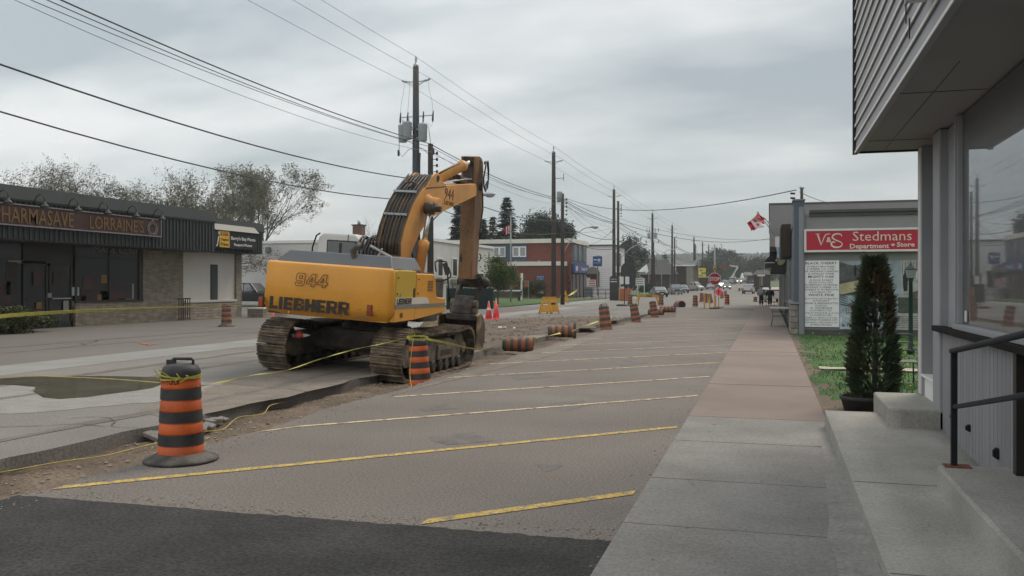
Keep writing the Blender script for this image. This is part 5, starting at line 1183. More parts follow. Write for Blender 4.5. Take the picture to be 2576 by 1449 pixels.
# saw-horse barrier
p, q_ = G(1597, 769), G(1661, 769); q = empty('road_barrier', (p + q_) / 2, label='long low yellow saw-horse barrier between two barrels across the road', cat='barrier')
child(MB().bar(p + Vector((.1, 0, .78)), q_ + Vector((-.1, 0, .78)), .05, .20), 'rail', 'barrier_yellow', q)
child(MB().bar(p + Vector((.9, -.03, .79)), p + Vector((1.4, -.03, .79)), .06, .08).bar(q_ + Vector((-1.5, -.03, .79)), q_ + Vector((-1.0, -.03, .79)), .06, .08), 'dark_stripes', 'dark_brown', q)
for e_, sgn_ in ((p, 1), (q_, -1)): child(MB().bar(e_, e_ + Vector((.35 * sgn_, .1, .78)), .06, .06).bar(e_ + Vector((.2 * sgn_, .5, 0)), e_ + Vector((.35 * sgn_, .1, .78)), .06, .06), 'leg', 'barrier_yellow', q)
# ribbons and ropes
def ribbon(name, pts, w_, mat, lab, cat='tape', tw=0):
    pts = [Vector(p) for p in pts]; full = []
    for i in range(len(pts) - 1):
        p0_, p1_, p2_, p3_ = [pts[max(0, min(len(pts) - 1, i + j))] for j in (-1, 0, 1, 2)]
        for s in range(8): t = s / 8; full.append(.5 * ((2 * p1_) + (-p0_ + p2_) * t + (2 * p0_ - 5 * p1_ + 4 * p2_ - p3_) * t * t + (-p0_ + 3 * p1_ - 3 * p2_ + p3_) * t ** 3))
    full.append(pts[-1]); b = MB(); prev = None
    for i, p in enumerate(full):
        a = tw * i * .35; d = (full[min(i + 1, len(full) - 1)] - full[max(0, i - 1)]).normalized(); n0 = d.cross(Vector((0, 0, 1))).normalized(); up = n0.cross(d)
        o = (up * math.cos(a) + n0 * math.sin(a)) * w_ / 2; cur = (b.V(p + o), b.V(p - o))
        if prev: b.F(prev[0], prev[1], cur[1], cur[0])
        prev = cur
    o = b.build(name, mat, fix=False); so = o.modifiers.new('thick', 'SOLIDIFY'); so.thickness = .003; return tag(o, lab, cat)
def rope(name, pts, r, mat, lab, cat='rope'):
    pts = [Vector(p) for p in pts]; full = []
    for i in range(len(pts) - 1):
        p0_, p1_, p2_, p3_ = [pts[max(0, min(len(pts) - 1, i + j))] for j in (-1, 0, 1, 2)]
        for s in range(6): t = s / 6; full.append(.5 * ((2 * p1_) + (-p0_ + p2_) * t + (2 * p0_ - 5 * p1_ + 4 * p2_ - p3_) * t * t + (-p0_ + 3 * p1_ - 3 * p2_ + p3_) * t ** 3))
    full.append(pts[-1]); return tag(MB().tube(full, r, 6).build(name, mat), lab, cat)
ribbon('caution_tape', [P(-60, 803, 9.5), P(60, 791, 10.5), P(240, 781, 12), P(420, 774, 13.8), P(560, 770, 15.5), P(660, 769, 17.0)], .045, 'tape_yellow', 'yellow caution tape stretched across the pharmacy front to the excavator', tw=.12)
ribbon('caution_tape', [P(498, 972, 8.3), P(560, 961, 9.3), P(640, 943, 11), P(720, 932, 12.6), P(800, 905, 13.6), P(880, 882, 14.4), P(960, 865, 14.9), P(1030, 848, 15.1)], .016, 'tape_yellow', 'twisted yellow tape running from the nearest barrel past the excavator tracks', tw=.9)
ribbon('caution_tape', [P(1075, 853, 15.1), P(1120, 862, 16), P(1180, 876, 17.6), P(1262, 886, 19.6)], .04, 'tape_yellow', 'yellow tape from the barrel beside the track to the first fallen barrel', tw=.2)
ribbon('caution_tape', [G(1330, 862, .05), G(1370, 848, .05), G(1410, 838, .1)], .07, 'tape_yellow', 'yellow tape between the two fallen barrels', tw=.4)
ribbon('caution_tape', [P(1440, 833, 27), P(1475, 819, 29), P(1506, 808, 31)], .06, 'tape_yellow', 'yellow tape from the second fallen barrel to the leaning one', tw=.5)
ribbon('caution_tape', [P(1410, 751, 84), P(1432, 743, 84), P(1452, 730, 86)], .18, 'tape_yellow', 'yellow tape flying up from the folding barrier at the second pole', tw=.6)
rope('yellow_rope', [G(-80, 1203, -.13), G(60, 1178, -.12), G(150, 1162, -.11), G(260, 1147, -.12), G(350, 1125, -.10), G(405, 1112, -.10)], .006, 'rope_yellow', 'thin yellow rope lying on the dirt left of the nearest barrel')
rope('yellow_rope', [G(505, 1085, -.10), G(560, 1080, -.11), G(600, 1050, -.11), G(660, 1042, -.10), G(680, 1020, -.05), G(720, 1010, -.10), G(770, 988, -.11)], .006, 'rope_yellow', 'thin yellow rope wandering over the dirt right of the nearest barrel')
rope('yellow_rope', [P(1040, 852, 14.9), P(1036, 880, 14.9), P(1031, 930, 14.95), P(1033, 960, 14.9), G(1038, 985, -.1)], .007, 'rope_yellow', 'yellow cord hanging down the left side of the barrel beside the track')
rope('yellow_rope', [P(-60, 944, 9.6), P(100, 946, 9.2), P(250, 952, 8.8), P(330, 957, 8.6), P(404, 963, 8.35)], .005, 'rope_yellow', 'slack yellow line running left from the top of the nearest barrel')
# tape knotted round barrels
def knot(c, r, z0, n, seed, lab, turns=3):
    rr = random.Random(seed); b = MB()
    for t in range(turns):
        pts = []; ph = rr.random() * 6
        for i in range(25): a = 2 * PI * i / 24; pts.append((c[0] + r * math.cos(a), c[1] + r * math.sin(a), z0 + .022 * math.sin(a + ph) + .018 * t))
        for p, q in zip(pts, pts[1:]): b.bar(p, q, .004, .013)
    for i in range(n):
        a = -PI / 2 + (rr.random() - .5) * 2.2; p = Vector((c[0] + (r + .01) * math.cos(a), c[1] + (r + .01) * math.sin(a), z0 + .02 * rr.random()))
        q = p + Vector(((rr.random() - .5) * .22, -.02 - .05 * rr.random(), (rr.random() - .35) * .14)); b.bar(p, q, .004, .012)
    return tag(b.build('knotted_tape', 'tape_yellow'), lab, 'tape')
knot((-5.32, 7.15), .184, .792, 8, 1, 'yellow tape knotted round the top of the nearest barrel', 2)
p = G(1057, 975, -.13); knot((p.x - .05, p.y), .185, .73, 9, 2, 'yellow tape bunched on top of the barrel beside the excavator track', 2)

# ================================================================ UTILITY POLES AND WIRES
XP = -17.2
def pole(Y, H=13.0, r0=.21, r1=.145, mat='pole_wood', X=XP, z0=0, n=14): return None
poles = []
def main_pole(Y, lab, transf=0, H=12.9, detail=True, X=XP):
    z0 = gz(Y); q = empty('utility_pole', (X, Y, z0)); tag(q, lab, 'utility pole', 'tall wooden utility poles along the far side')
    c = lambda b, n_, m_, **k: b.build(n_, m_, q, **k)
    c(MB().tube([(0, 0, -.3), (0, 0, 4), (0, 0, 9), (0, 0, H - .25)], [.215, .20, .175, .15], 14), 'shaft', 'pole_brown' if Y > 60 else 'pole_wood')
    c(MB().lathe([(.15, H - .25), (.13, H - .12), (.03, H)], 12), 'shaft_cap', 'zinc')
    c(MB().tube([(0, 0, H - .02), (0, 0, H + .1)], .03, 6).lathe([(.03, H + .05), (.075, H + .09), (.03, H + .13), (.075, H + .18), (.03, H + .24), (.06, H + .28), (.02, H + .32)], 8), 'insulator', 'zinc')
    for s in (-1, 1):
        c(MB().bar((0, 0, H - 1.0), (s * .62, 0, H - .93), .05, .05).bar((0, 0, H - 1.22), (s * .5, 0, H - .96), .04, .04), 'bracket_arm', 'zinc')
        c(MB().tube([(s * .45, 0, H - .95), (s * .55, 0, H - .94), (s * .62, 0, H - .93), (s * .70, 0, H - .90), (s * .78, 0, H - .86)], [.03, .07, .035, .07, .03], 8), 'insulator', 'zinc')
    if transf:
        for k, (dx, dz) in enumerate(((-.62, -4.05), (-.30, -3.95), (.46, -4.05))[:transf] if transf == 3 else ((-.5, -4.1), (.5, -4.1))):
            t_ = c(MB().lathe([(.19, 0), (.215, .03), (.235, .78), (.245, .80), (.245, .84), (.18, .90), (.05, .92)], 18, (dx, -.22 if k != 1 else -.40, H + dz)), 'transformer', 'transformer_grey')
            MB().tube([(dx, -.22, H + dz + .88), (dx, -.22, H + dz + 1.15)], .03, 8).build('bushing', 'zinc', t_)
            c(MB().bar((0, -.1, H + dz + .62), (dx * .8, -.22, H + dz + .66), .05, .06).bar((0, -.1, H + dz + .2), (dx * .8, -.22, H + dz + .2), .05, .06), 'mounting', 'transformer_grey')
        c(MB().bar((-.85, 0, H - 2.75), (.95, 0, H - 2.72), .05, .05), 'cross_bar', 'zinc')
        for dx in (-.85, -.45, .40, .92):
            c(MB().tube([(dx, -.02, H - 3.05), (dx, -.02, H - 2.95), (dx, 0, H - 2.8), (dx + .02, 0, H - 2.5)], [.03, .055, .05, .03], 8), 'fuse_cutout', 'wire')
        for (dx, k) in ((-.85, 0), (.92, 1), (-.45, 2)):
            sg = 1 if dx > 0 else -1; c(MB().tube([(dx, 0, H - 2.5), (dx - .05 * sg, 0, H - 2.0), (dx * .8, 0, H - 1.5), (dx * .72, 0, H - .95)], .007, 5), 'jumper_wire', 'wire')
            c(MB().tube([(dx, 0, H - 3.05), (dx * .95, -.1, H - 3.3), (dx * .7, -.2, H - 3.1)], .007, 5), 'jumper_wire', 'wire')
        for sg in (-1, 1):
            c(MB().tube([(sg * .75, -.2, H - 3.3), (sg * .82, -.2, H - 3.7), (sg * .88, -.1, H - 4.5), (sg * .75, 0, H - 4.75), (sg * .4, 0, H - 4.4), (sg * .15, 0, H - 4.35)], .014, 6), 'service_loop', 'wire')
            c(MB().tube([(sg * .95, 0, H - 4.4), (sg * .95, 0, H - 4.7)], .06, 8), 'insulator', 'wire')
        c(MB().tube([(.20, -.05, 2.0), (.21, -.05, H - 5.1), (.24, -.05, H - 4.6)], .055, 8), 'cable_riser', 'wire')
    elif detail:
        c(MB().tube([(-.35, 0, H - 5.2), (-.38, 0, H - 4.9), (-.2, 0, H - 4.8), (-.18, 0, H - 5.1), (-.35, 0, H - 5.2)], .02, 6), 'service_loop', 'wire')
        c(MB().bar((0, 0, H - 2.4), (.85, 0, H - 2.35), .04, .04).bar((.85, 0, H - 2.6), (.85, 0, H - 2.0), .04, .04), 'side_arm', 'wire')
    poles.append((X, Y, z0 + H)); return q
main_pole(41.8, 'nearest tall dark utility pole behind the excavator boom, carrying three grey transformers', 3, H=12.95)
m2 = main_pole(71.7, 'second tall utility pole, brown, rising beside the brick post office with a single grey transformer', 0)
o = MB().lathe([(.19, 0), (.235, .78), (.24, .84), (.05, .92)], 16, (.52, -.1, 8.55)).build('transformer', 'transformer_grey', m2); MB().bar((0, 0, 8.9), (.5, -.1, 8.9), .06, .06).build('mounting', 'zinc', m2)
main_pole(101.5, 'third tall utility pole standing before the white clapboard house', 0)
main_pole(136.6, 'fourth tall utility pole with two pale transformers, beside the dark parked sedan', 2)
main_pole(165.4, 'fifth tall utility pole in front of the brown building with white eave', 0)
main_pole(214.8, 'sixth utility pole just left of the yellow shop sign', 0, detail=False)
main_pole(243, 'seventh utility pole rising through the yellow shop sign', 0, H=12.6, detail=False)
main_pole(268, 'eighth utility pole, thin, far up the street left of the stop sign', 0, H=12.6, detail=False)
main_pole(335, 'last thin utility pole on the skyline right of the stop sign', 0, H=11, detail=False)
def lesser(u, vtop, Y, lab, lamp=None, mat='pole_brown', r=.15):
    d = Y / (CA + SA * (u - 1288) / FPX); top = P(u, vtop, d); z0 = gz(Y); q = empty('utility_pole', (top.x, top.y, z0)); tag(q, lab, 'utility pole', 'shorter utility poles paired with the tall ones'); H = top.z - z0
    c = lambda b, n_, m_, **k: b.build(n_, m_, q, **k)
    c(MB().tube([(0, 0, -.3), (0, 0, H * .5), (0, 0, H)], [r * 1.25, r * 1.05, r * .9], 12), 'shaft', mat)
    for k in range(5): c(MB().bar((0, 0, H - .5 - k * .32), (.34, 0, H - .5 - k * .32), .03, .03).lathe([(.05, H - .58 - k * .32), (.07, H - .5 - k * .32), (.05, H - .42 - k * .32)], 8, (.36, 0, 0)), 'insulator_spool', 'wire')
    if lamp:
        lu, lv, su, sv = lamp; e_ = P(lu, lv, d - .3); s_ = P(su, sv, d); e_ -= q.location; s_ -= q.location; s_.x = 0; s_.y = 0
        dx = e_ - s_; pts = [s_ + Vector((dx.x * f, dx.y * f, dx.z * (1 - (1 - f) ** 2.2))) for f in (0, .15, .3, .5, .7, .85, .95)]
        a = c(MB().tube(pts, .04, 8), 'lamp_arm', 'zinc'); hd_ = MB().sphere(pts[-1] + Vector((.28, 0, 0)), (.42, .16, .10), 14, 8); hd_.build('lamp_head', 'zinc', a); MB().sphere(pts[-1] + Vector((.38, 0, -.08)), (.24, .13, .09), 12, 6).build('lens', 'lamp_glass', a)
    return q
lesser(1083, 362, 43.2, 'short utility pole close behind the nearest tall pole, tip above the boom', lamp=(1222, 489, 1083, 560))
lesser(1415, 487, 73.5, 'short utility pole with a curved street lamp beside the brick building', lamp=(1490, 571, 1415, 640))
lesser(1555, 506, 103.6, 'short utility pole with a curved street lamp before the white house', lamp=(1618, 614, 1555, 660))
lesser(1645, 640, 137.5, 'stub pole right against the fourth tall pole', lamp=(1690, 628, 1645, 672), r=.17)
lesser(1697, 598, 166.5, 'short pole right behind the fifth tall pole', r=.14)
lesser(1749, 614, 216, 'short pole right behind the sixth pole', r=.15)
q = lesser(1798, 615, 180, 'pale concrete pole straight behind the stop sign', mat='pole_pale', r=.16)
def catenary(a, b_, sag, n=14):
    a, b_ = Vector(a), Vector(b_); return [a.lerp(b_, i / n) - Vector((0, 0, sag * 4 * (i / n) * (1 - i / n))) for i in range(n + 1)]
lines = [(0, 13.25, .2, .009, 'wire_pale', 'topmost thin power line strung over the pole tips'), (-.78, 12.1, .2, .009, 'wire_pale', 'thin power line on the left upper brackets of the poles'), (.78, 12.1, .2, .009, 'wire_pale', 'thin power line on the right upper brackets of the poles'),
    (-.45, 8.98, .35, .012, 'wire', 'overhead wire meeting the nearest pole just below its transformers'), (.75, 8.80, .40, .022, 'wire', 'thick twisted service cable just below the transformers'), (.85, 8.62, .42, .014, 'wire', 'overhead wire close under the thick twisted cable'),
    (.95, 8.35, .62, .009, 'wire_pale', 'faint sagging wire below the group of service wires'), (.25, 7.0, .55, .026, 'wire', 'heavy black communication cable, upper of the two low ones'), (.25, 5.95, .62, .022, 'wire', 'heavy black communication cable, lowest of all the lines')]
ysq = [11.8, 41.8, 71.7, 101.5, 136.6, 165.4, 214.8, 243, 268, 335]
for dx, z, sag, r, m_, lab in lines:
    b = MB()
    for y0, y1 in zip([-18.2] + ysq, ysq):
        if z < 8.5 and y0 > 200: break
        b.tube(catenary((XP + dx, y0, z + gz(y0)), (XP + dx, y1, z + gz(y1)), sag), r * (1 if y0 < 60 else (1.25 if y0 < 120 else 1.6)), 5)
    tag(b.build('overhead_wire', m_, fix=False), lab, 'overhead wire', 'overhead wires between the tall poles')
def span(u0, v0, d0, u1, v1, d1, sag, r, lab, m_='wire'): return tag(MB().tube(catenary(P(u0, v0, d0), P(u1, v1, d1), sag, 20), r, 5).build('overhead_wire', m_, fix=False), lab, 'overhead wire')
span(1419, 497, 76, 2003, 478, 31.5, .9, .018, 'sagging cable crossing the street from the second pole to the store mast')
span(1419, 501, 76, 1936, 600, 90, 1.6, .022, 'cable crossing the street from the second pole low to the grey building')
span(1556, 549, 106, 1936, 603, 92, .8, .016, 'cable crossing the street from the third pole to the grey building')
span(1419, 510, 76, 1556, 604, 105, .3, .012, 'thin wire slanting from the second short pole to the third')
span(1419, 515, 76, 1549, 600, 104, .8, .010, 'lower thin wire slanting from the second short pole to the third')
span(1470, 617, 123, 1545, 575, 101, .5, .02, 'service wire rising from the brick building to the third pole')
span(1420, 584, 74, 1556, 568, 104, .3, .014, 'short level wire between the second and third short poles')
span(2012, 483, 31.5, 2110, 513, 44, .1, .012, 'thin wire running back from the store mast over the roof')
span(1560, 575, 106, 1690, 640, 166, .5, .02, 'wire descending from the third short pole to the fifth pole')
span(1060, 180, 44, 1160, 120, 44, .0, .004, 'faint stay wire at the tip of the nearest pole', 'wire_pale') if False else None
# ================================================================ SIGNS IN THE STREET
ps = G(1798, 774); d = 62; sp_ = P(1798, 701.7, 62)
q = empty('stop_sign', (sp_.x, sp_.y, 0), rz=.02, label='red octagonal STOP sign on a tall post, with a wooden stand at its foot', cat='stop sign')
R8 = .455
oc = lambda r: [(r * math.cos(PI / 8 + k * PI / 4), sp_.z + r * math.sin(PI / 8 + k * PI / 4)) for k in range(8)]
MB().box(-.04, .04, .0, .06, 0, 3.1).build('post', 'pole_pale', q); MB().prism(oc(R8), 'y', -.03, -.01).build('border', 'sign_white', q); MB().prism(oc(R8 - .035), 'y', -.036, -.029).build('plate', 'stop_red', q)
text('STOP', .34, 'sign_white', q, (-.34, -.040, sp_.z - .13), R_FRONT, bold=.008, width=.68, height=.27)
MB().prism([(-.12, 2.75), (.02, 2.68), (.12, 2.78), (.10, 2.92), (-.1, 2.98)], 'y', -.08, .02).build('warning_light', 'barrier_yellow', q); MB().sphere((-.0, -.08, 2.80), (.06, .04, .06), 8, 6).build('lens', 'decal_black', q)
MB().box(-.35, .35, -.15, .15, 0, .10).build('stand_base', 'rubber_dusty', q, bevel=.02); MB().box(-.38, -.30, -.05, .0, 0, 1.05).box(-.02, .10, -.09, -.04, 0, .95).build('stand_post', 'barrier_yellow', q); MB().box(-.75, -.66, -.05, .02, 0, 1.1).build('side_post', 'barrier_yellow', q)
sp_ = P(1808, 735, 66); q = empty('construction_sign', (sp_.x, sp_.y, 0), label='bright pink diamond construction sign with a black arrow, low on a stand', cat='road sign')
r_ = .33; MB().prism([(-r_, sp_.z), (0, sp_.z - r_), (r_, sp_.z), (0, sp_.z + r_)], 'y', -.02, 0).build('plate', 'hazard_pink', q)
MB().prism([(-.03, sp_.z - .15), (.03, sp_.z - .15), (.03, sp_.z + .04), (.09, sp_.z + .04), (0, sp_.z + .15), (-.16, sp_.z + .10), (-.03, sp_.z + .05)], 'y', -.028, -.02).build('arrow', 'decal_black', q)
MB().box(-.02, .02, 0, .03, .05, sp_.z - .2).box(-.4, .4, -.02, .02, 0, .05).box(-.03, .03, -.4, .4, 0, .05).build('stand', 'rust', q)
# notice stand at left with two white papers on an orange board
p = G(1571, 770); q = empty('notice_stand', p, label='portable post with two white notices on a rubber foot near the third pole', cat='sign')
child(MB().box(p.x - .03, p.x + .03, p.y - .03, p.y + .03, 0, 2.5), 'post', 'frame_dark', q); child(MB().lathe([(.45, 0), (.45, .12), (.2, .16)], 14, (p.x - .2, p.y, 0)), 'foot', 'rubber_dusty', q)
for dx in (-.23, .23): child(MB().box(p.x + dx - .16, p.x + dx + .16, p.y - .05, p.y - .03, 1.75, 2.35), 'notice', 'sign_white', q)
p = G(1575, 757, 0); q = empty('utility_box', p, label='tan roadside hoarding box behind the notice stand', cat='box'); child(MB().box(p.x - .75, p.x + .45, p.y, p.y + .8, 0, 1.3), 'cabinet', 'barrel_faded', q, bevel=.03); child(MB().box(p.x - .75, p.x - .67, p.y - .02, p.y, 0, 1.45), 'edge_board', 'barrier_yellow', q)
# ================================================================ LEFT SIDE BUILDINGS
XWL, XFA, XFB = -26.7, -25.5, -25.9
A = empty('pharmacy_building', (XWL, 36.8, 0), label='low pharmacy with dark ribbed metal fascia and stone walls at the left edge', cat='shop building')
y540 = PX(540, 600, XFA).y; y660 = PX(660, 600, XFB).y
b = MB(); b.box(XFA - 3, XFA, 4, y540, 3.28, 4.92); b.box(XFB - 3, XFB, y540 + .01, y660, 3.30, 4.72)
child(b, 'fascia', 'metal_ribs', A)
b = MB(); y = 4.1
while y < y540 - .05: b.box(XFA, XFA + .035, y, y + .07, 3.3, 4.66); y += .235
y = y540 + .1
while y < y660 - .05: b.box(XFB, XFB + .035, y, y + .07, 3.32, 4.45); y += .235
x = XFB - 2.9
while x < XFB - .05: b.box(x, x + .07, y660, y660 + .03, 3.32, 4.45); x += .235
child(b, 'fascia_ribs', 'metal_cap', A, fix=False)
b = MB().prism([(XFA - 3, 4.62), (XFA + .07, 4.62), (XFA + .09, 4.70), (XFA + .02, 5.17), (XFA - 3, 5.17)], 'y', 4, y540 + .02); b.prism([(XFB - 3, 4.42), (XFB + .07, 4.42), (XFB + .09, 4.50), (XFB + .02, 4.92), (XFB - 3, 4.92)], 'y', y540 + .03, y660 + .06)
child(b, 'roof_edge', 'metal_cap', A)
child(MB().box(XFA - 3, XFA - .02, 4, y540, 3.24, 3.279), 'soffit', 'frame_dark', A)
def yl(u): return PX(u, 700, XWL).y
def vz(u, v, X=XWL): return PX(u, v, X).z
yd0, yd1, yw0, yw1, yp1, yr1, ye1 = yl(62), yl(186), yl(190), yl(358), yl(461), yl(592), yl(606)
stz = 1.02
child(MB().box(XWL - .4, XWL, yw1 + .05, yp1, -.1, 3.26), 'stone_pier', 'stack_stone', A)
child(MB().box(XWL - .4, XWL, yw0, yw1 + .049, -.1, .96), 'stone_wall', 'stack_stone', A); child(MB().box(XWL - .4, XWL + .05, yw0, yw1 + .04, .96, 1.03), 'window_sill', 'frame_dark', A)
child(MB().box(XWL - .45, XWL - .05, yp1 + .01, yr1, .9, 3.29), 'plaster_panel', 'stucco', A)
child(MB().box(XWL - .45, XWL + .06, yp1 + .01, yr1 + .0, -.1, .82), 'stone_wall', 'block_stone', A); child(MB().box(XWL - .45, XWL + .10, yp1 + .01, yr1 + .0, .82, .93), 'stone_coping', 'stucco', A, bevel=.01)
child(MB().box(XWL - .4, XWL + .05, yr1 + .01, ye1, -.1, 3.29), 'stone_pier', 'stack_stone', A)
ys0, ys1 = PX(529, 700, XWL - .05).y, PX(547, 700, XWL - .05).y
f = child(MB().box(XWL - .06, XWL - .03, ys0, ys1, .94, 2.70), 'window', 'frame_dark', A); child(MB().box(XWL - .03, XWL - .02, ys0 + .06, ys1 - .06, .98, 2.64), 'pane', 'metal_cap', A)
child(MB().box(XWL - 14, XWL - .45, 4, ye1, -.1, 4.4), 'body', 'dark_brown', A)
child(MB().box(XWL - .44, XWL - .30, 4, yw1, 1.0, 3.25), 'interior', 'shop_dark', A)
wf = child(MB().box(XWL - .12, XWL - .02, yw1 - .16, yw1 + .05, 1.0, 3.25).box(XWL - .12, XWL - .02, yw0, yw0 + .12, 1.0, 3.25).box(XWL - .1, XWL - .03, (yw0 + yw1) / 2 - .05, (yw0 + yw1) / 2 + .05, 1, 3.25).box(XWL - .12, XWL - .02, yw0, yw1, 2.78, 2.84), 'window_frame', 'frame_dark', A)
child(MB().box(XWL - .08, XWL - .07, yw0 + .1, yw1 - .1, 1.03, 3.24), 'shop_window', 'shop_glass', A)
child(MB().box(XWL - .08, XWL - .07, 4, yd0 - .1, .9, 3.24), 'shop_window', 'shop_glass', A); child(MB().box(XWL - .4, XWL, 4, yd0 - .1, -.1, .88), 'stone_wall', 'stack_stone', A)
for k, (a, c) in enumerate(((yd0, (yd0 + yd1) / 2 - .03), ((yd0 + yd1) / 2 + .03, yd1))):
    d_ = child(MB().box(XWL - .14, XWL - .06, a, a + .10, 0, 2.5).box(XWL - .14, XWL - .06, c - .10, c, 0, 2.5).box(XWL - .14, XWL - .06, a, c, 2.4, 2.5).box(XWL - .14, XWL - .06, a, c, 0, .22), 'door', 'frame_dark', A)
    child(MB().box(XWL - .11, XWL - .10, a + .1, c - .1, .22, 2.4), 'glass', 'shop_glass', A); child(MB().box(XWL - .05, XWL - .02, a + .12, c - .12, 1.12, 1.16), 'handle', 'zinc' if k else 'frame_dark', A)
child(MB().box(XWL - .14, XWL - .06, yd0, yd1, 2.5, 3.24), 'door_header', 'frame_dark', A)
for (u, v, w_, h_, m_) in ((98, 768, .26, .26, 'gold'), (125, 743, .20, .18, 'decal_grey'), (187, 765, .24, .24, 'gold'), (166, 771, .28, .46, 'decal_grey'), (190, 733, .38, .34, 'mural_base'), (250, 768, .25, .9, 'gold'), (97, 700, .5, .5, 'sign_maroon')):
    p = PX(u, v, XWL - .05); child(MB().box(XWL - .055, XWL - .045, p.y - w_ / 2, p.y + w_ / 2, p.z - h_ / 2, p.z + h_ / 2), 'window_notice', MATS.get(m_) and m_ or 'gold', A)
r8 = random.Random(17)
for (u, v, w_, h_, m_) in ((52, 659, 1.1, .10, 'decal_grey'), (85, 659, 1.2, .10, 'decal_grey'), (240, 742, 1.6, .5, 'dark_brown'), (285, 745, 1.5, .45, 'sign_maroon'), (262, 702, .35, .35, 'gold'), (225, 712, .7, .5, 'sign_maroon'), (318, 765, .9, .5, 'blue_panel'), (238, 769, .7, .30, 'decal_grey'), (300, 722, 1.2, .12, 'dark_brown'), (30, 700, .5, 1.2, 'dark_brown'), (10, 735, .6, .8, 'sign_maroon'), (335, 745, .12, 1.1, 'decal_grey'), (208, 760, .4, .5, 'pot_dark'), (150, 700, .6, .5, 'dark_brown')):  # displays; the leading pair of thin grey bars paints lit strip lights inside
    p = PX(u, v, XWL - .05); child(MB().box(XWL - .068, XWL - .060, p.y - w_ / 2, p.y + w_ / 2, p.z - h_ / 2, p.z + h_ / 2), 'display_and_strip_light', m_, A)
p = PX(398, 661, XWL - .05); b = MB()
for k in range(18): a0, a1 = k / 9 * PI, (k + 1) / 9 * PI; b.bar((XWL - .05, p.y + .26 * math.cos(a0), p.z + .3 * math.sin(a0)), (XWL - .05, p.y + .26 * math.cos(a1), p.z + .3 * math.sin(a1)), .04, .04)
b.bar((XWL - .05, p.y - .2, p.z - .2), (XWL - .05, p.y + .2, p.z + .2), .04, .05); b.bar((XWL - .05, p.y - .2, p.z + .2), (XWL - .05, p.y + .2, p.z - .2), .04, .05); child(b, 'round_emblem', 'decal_grey', A)
p = PX(300, 628, XWL - .05); text('IMAGE CENTER', .4, 'decal_grey', A, (XWL - .055 - A.location.x, p.y - 1.6 - A.location.y, p.z - .16), R_RIGHT, width=3.4, height=.27)
# carved sign
q0, q1 = PX(0, 563, XFA + .14), PX(406, 597, XFA + .14); zs0, zs1 = q1.z, PX(406, 552, XFA + .14).z
q = empty('pharmacy_sign', (XFA + .1, q1.y - 6, zs0), label='long maroon carved sign reading PHARMASAVE LORRAINE\'S in gold letters', cat='sign'); ql = q.location
X_ = XFA + .05
child(MB().box(X_, X_ + .08, 8, q1.y, zs0, zs1), 'board', 'sign_maroon', q)
child(MB().box(X_ + .08, X_ + .11, 8, q1.y, zs0, zs0 + .05).box(X_ + .08, X_ + .11, 8, q1.y, zs1 - .04, zs1).box(X_ + .08, X_ + .11, q1.y - .05, q1.y, zs0 + .05, zs1 - .04), 'edging', 'sign_edge', q)
def ptext(s, u0, u1, h_):
    a, c = PX(u0, 560, X_ + .1), PX(u1, 560, X_ + .1); return text(s, .5, 'gold', q, (X_ + .085 - ql.x, a.y - ql.y, zs0 + (zs1 - zs0 - h_) / 2 - ql.z), R_RIGHT, width=c.y - a.y, height=h_, bold=.002, ext=.012)
ptext('PHARMASAVE', -14, 186, .56); ptext("LORRAINE'S", 226, 362, .52)
p = PX(384, 575, X_ + .1); b = MB()
for k in range(20):
    a0, a1 = k / 10 * PI, (k + 1) / 10 * PI
    for rr in (.30, .22): b.bar((X_ + .095, p.y + rr * math.cos(a0), p.z + rr * math.sin(a0)), (X_ + .095, p.y + rr * math.cos(a1), p.z + rr * math.sin(a1)), .03, .03)
b.bar((X_ + .095, p.y, p.z + .28), (X_ + .095, p.y, p.z + .42), .08, .05); child(b, 'round_emblem', 'sign_edge', q)
for k, u in enumerate((17, 109, 193, 268, 340, 405)):
    p = PX(u, 540, XFA + .5); q = empty('gooseneck_lamp', (XFA, p.y, 4.45)); tag(q, ('%s gooseneck lamp above the pharmacy sign, counted from the left' % ['first', 'second', 'third', 'fourth', 'fifth', 'last'][k]), 'wall lamp', 'gooseneck lamps over the pharmacy sign')
    MB().tube([(.09, 0, .15), (.2, 0, .40), (.38, 0, .48), (.52, 0, .40), (.56, 0, .2)], .018, 6).build('neck', 'frame_dark', q); MB().lathe([(.16, 0), (.14, .06), (.06, .12), (.04, .20)], 12, (.56, 0, 0)).build('shade', 'metal_cap', q)
# photo sign
q = empty('photo_sign', (XFB + .2, y540 + 2, 3.6), label='black photo shop sign with yellow panel and white words under a small grey awning', cat='sign'); ql = q.location
a, c = PX(541, 640, XFB + .3).y, PX(646, 640, XFB + .3).y
za, zc2 = PX(600, 626, XFB + .3).z, PX(600, 583, XFB + .3).z
child(MB().box(XFB + .04, XFB + .28, a, c, za, zc2), 'cabinet', 'shop_dark', q)
child(MB().prism([(XFB + .04, zc2 + .34), (XFB + .04, zc2), (XFB + .36, zc2)], 'y', a - .05, c + .15), 'canopy', 'decal_grey', q)
y1a, y1b = PX(553, 600, XFB + .3).y, PX(578, 600, XFB + .3).y
child(MB().box(XFB + .28, XFB + .29, y1a, y1b, za + .03, zc2 - .03), 'yellow_panel', mk('sign_gold', (.60, .36, .03), .5, .05), q)
for k, s in enumerate(('Kodak', 'Digital', 'Prints')): text(s, .2, 'sign_red' if k == 0 else 'decal_black', q, (XFB + .295 - ql.x, y1a + .10 - ql.y, zc2 - .26 - k * .245 - ql.z), R_RIGHT, width=(y1b - y1a) * .76, height=.16, bold=.002)
